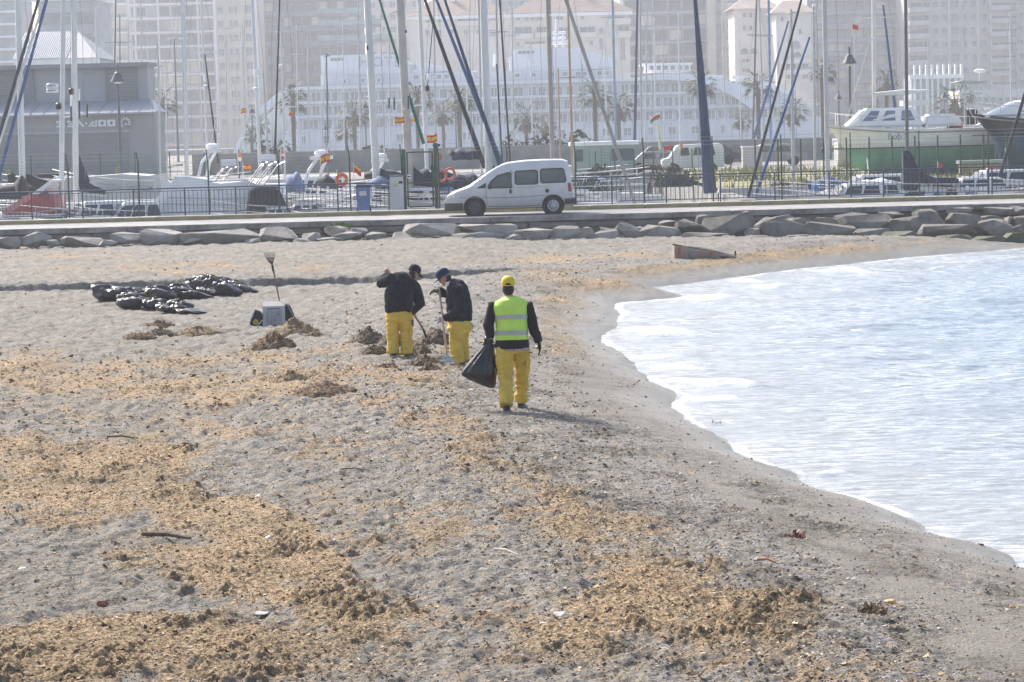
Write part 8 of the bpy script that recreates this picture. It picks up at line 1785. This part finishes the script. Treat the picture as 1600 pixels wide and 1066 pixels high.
for a in [(1092, 892, 20, 13, darks, 'black pointed stone on the wrack at lower right'), (1533, 852, 12, 6, browns, 'brown stone lying in the water edge at right'), (1418, 804, 12, 6, darks, 'dark stone on the wet sand below the breaking wave'), (1462, 818, 12, 3, darks, 'flat dark stone at the water edge'), (488, 732, 20, 6, brick, 'red brick fragment left of centre'), (571, 681, 32, 5, brick, 'long red tile fragment above the brick'), (48, 624, 16, 9, brick, 'red brick piece at the far left'),
          (421, 843, 24, 12, whites, 'white plastic scrap at the edge of the weed'), (36, 890, 22, 8, greys, 'whitish flat stone at the left edge'), (411, 958, 34, 4, greys, 'thin white slab in the foreground weed'), (878, 962, 46, 11, greys, 'flat pale grey stone in the lower middle'), (849, 976, 18, 9, whites, 'white shell beside the flat pale stone'), (875, 981, 22, 8, whites, 'pale shell just right of the white shell'),
          (625, 879, 10, 6, mat('peel_orange', (.85, .36, .05), .6), 'orange peel on the grey sand'), (1164, 832, 16, 9, mat('stone_pink', (.34, .19, .15), .8, .2, 8), 'pinkish stone left of the torn shell'), (1105, 848, 6, 4, greens, 'tiny bright green plastic bit'), (1230, 962, 16, 11, limes, 'lime green torn leaf at lower right'), (1391, 941, 26, 9, tans, 'tan shell on the sand at right'), (1581, 949, 10, 6, mat('peel_orange', (.85, .36, .05), .6), 'orange stone at the right edge'),
          (1583, 912, 10, 7, mat('stone_pink', (.34, .19, .15), .8), 'small brown stone near the right edge'), (1075, 679, 9, 4, brick, 'small red fragment on the wet slope'), (1110, 857, 12, 6, browns, 'brown stone below the green plastic bit'), (1070, 752, 8, 4, darks, 'small dark stone upper right of the gravel'), (1021, 823, 12, 6, darks, 'small dark stone left of the green bit'), (1378, 1005, 10, 12, whites, 'white crescent shell at lower right'), (866, 732, 7, 7, mat('plastic_red', (.55, .06, .10), .5), 'tiny red plastic bit below the walking man'),
          (782, 796, 12, 5, darks, 'dark pebble in the middle wrack'), (1362, 862, 8, 5, darks, 'little dark stone on the smooth sand'), (1432, 861, 8, 4, darks, 'dark pebble near the water at right'), (160, 945, 24, 14, brick, 'reddish clod at lower left'), (998, 1022, 22, 8, whites, 'white shell piece near the bottom centre right'), (1358, 893, 8, 5, tans, 'small orange shell below the torn shell'), (1408, 957, 8, 7, mat('stone_blue', (.20, .24, .30), .8), 'small bluish stone right of the brown clump'), (12, 1062, 16, 6, brick, 'red fragment at the bottom left corner'), (336, 140+620, 10, 5, whites, 'white shell chip in the left weed'), (165, 759, 16, 6, whites, 'white shell on the upper left weed')]:
    stone(*a[:5], a[5], seed=None)
def stick(x0, y0, x1, y1, r_, m_, lab):
    a_, b_ = ground(x0, y0), ground(x1, y1); a_.z = zb(a_.x, a_.y)+.05; b_.z = zb(b_.x, b_.y)+.05; r_ *= .7; mb = MB(); m = a_.lerp(b_, .5)+Vector((0, 0, .02)); mb.tube([a_, a_.lerp(b_, .3)+Vector((0, .01, .01)), m, b_], [r_, r_*1.1, r_, r_*.6], 7); o = mb.build('driftwood', m_); tag(o, lab, 'driftwood')
dw_ = mat('driftwood', (.12, .085, .06), .9, .2, 5, .5, 30)
stick(224, 842, 298, 849, .035, dw_, 'dark driftwood plank in the left weed'); stick(168, 688, 215, 691, .02, dw_, 'thin stick on the upper left weed'); stick(532, 740, 578, 742, .012, dw_, 'thin straight twig left of centre'); stick(735, 846, 768, 851, .010, dw_, 'thin dark twig in the middle wrack'); stick(900, 855, 922, 848, .010, dw_, 'bent dark twig right of the middle'); stick(1185, 883, 1212, 888, .018, mat('stick_red', (.30, .13, .07), .8), 'reddish stick at lower right'); stick(772, 866, 810, 876, .014, greys, 'pale thin reed in the middle wrack')

# ---- scattered pebbles and weed scraps (nobody could count these)
rng = np.random.RandomState(21)
def scatter(N, near=16.5, far=86, p=1.55):
    """density falls with distance so that bits stay about a pixel big"""
    t = rng.uniform(0, 1, N); e = 1-p; Y = (near**e+t*(far**e-near**e))**(1/e); X = Y*rng.uniform(-.225, .225, N); return X, Y
def on_sand(X, Y):
    d = shore_d(X, Y); Z = zsmooth(X, Y, d); dz, wm, fp, m0 = detail(X, Y, Z, d); return Z+dz, d, wm, m0, fp
X, Y = scatter(110000); Z, d, wm, m0, fp = on_sand(X, Y); _sm = 1-.9*smooth_mask(*px_of(X, Y, Z)); k_ = (d > .25) & (rng.uniform(0, 1, len(X)) < _sm* (.06+.9*sstep(.05, .8, m0)+.35*wm+.8*fp+.25*np.exp(-((d-3.5)/2.2)**2))*sstep(.7, 1.9, d+.6*(vnoise(X*1.5, Y, 91)-.5)))
X, Y, Z, wm, d = X[k_], Y[k_], Z[k_], wm[k_], d[k_]; N = len(X)
sz = rng.lognormal(-4.25, .5, N).clip(.006, .045)*np.clip(Y/30, .75, 1.6); a = rng.uniform(0, 6.28, N); tilt = rng.uniform(-.2, .9, N)*sz
v = np.zeros((N, 4, 3)); c, s_ = np.cos(a), np.sin(a); wv = sz*rng.uniform(.25, .7, N)
v[:, 0] = np.stack([X-c*sz, Y-s_*sz, Z+.002], 1); v[:, 1] = np.stack([X-s_*wv, Y+c*wv, Z+tilt+.006], 1); v[:, 2] = np.stack([X+c*sz, Y+s_*sz, Z+.004+tilt*.5], 1); v[:, 3] = np.stack([X+s_*wv, Y-c*wv, Z+.003], 1)
me = npmesh('weed_scraps', v.reshape(-1, 3), np.arange(N*4).reshape(-1, 4), False)
kk = rng.uniform(0, 1, N)
cols = [mat('scrap_tan', (.42, .31, .18), .9, .2, 9), mat('scrap_brown', (.20, .12, .065), .9, .2, 9), mat('scrap_dark', (.06, .045, .03), .9, .2, 9), mat('scrap_pale', (.60, .54, .44), .9, .1, 9)]
for m_ in cols: me.materials.append(m_)
me.polygons.foreach_set('material_index', np.digitize(kk, [.60, .86, .95]).astype(np.int32)); o = link('seaweed_scraps', me); tag(o, 'dry tan and brown scraps of seaweed strewn over the sand', 'seaweed', kind='stuff')
X, Y = scatter(60000, p=1.7); Z, d, wm, m0, fp = on_sand(X, Y); _sm = 1-.9*smooth_mask(*px_of(X, Y, Z)); k_ = (d > .1) & (rng.uniform(0, 1, len(X)) < _sm* (.05+1.0*np.exp(-((d-3.4)/2.0)**2)+.05*np.exp(-((d-.7)/.5)**2))); X, Y, Z = X[k_], Y[k_], Z[k_]; N = len(X)
sz = rng.lognormal(-4.85, .5, N).clip(.005, .032)*np.clip(Y/28, .75, 1.6); oc = np.array([[1, 0, 0], [0, 1, 0], [-1, 0, 0], [0, -1, 0], [0, 0, .7], [0, 0, -.5]]); of = np.array([[0, 1, 4], [1, 2, 4], [2, 3, 4], [3, 0, 4], [1, 0, 5], [2, 1, 5], [3, 2, 5], [0, 3, 5]])
an = rng.uniform(0, 6.28, N); ca, sa = np.cos(an)[:, None], np.sin(an)[:, None]; px_ = oc[None, :, 0]*ca-oc[None, :, 1]*sa*.7; py_ = oc[None, :, 0]*sa+oc[None, :, 1]*ca*.7
v = np.stack([X[:, None]+px_*sz[:, None], Y[:, None]+py_*sz[:, None], Z[:, None]+.004+oc[None, :, 2]*sz[:, None]], -1); f = (of[None]+np.arange(N)[:, None, None]*6).reshape(-1, 3)
me = npmesh('pebbles', v.reshape(-1, 3), f, True)
for m_ in (mat('pebble_grey', (.24, .235, .23), .8, .2, 6), mat('pebble_dark', (.07, .068, .07), .7, .2, 6), mat('pebble_warm', (.33, .27, .21), .8, .2, 6), mat('pebble_white', (.72, .70, .66), .7, .1, 6)): me.materials.append(m_)
me.polygons.foreach_set('material_index', np.repeat(np.digitize(rng.uniform(0, 1, N), [.55, .74, .95]), 8).astype(np.int32)); o = link('pebbles', me); tag(o, 'small grey and brown pebbles strewn along the beach slope', 'pebbles', kind='stuff')
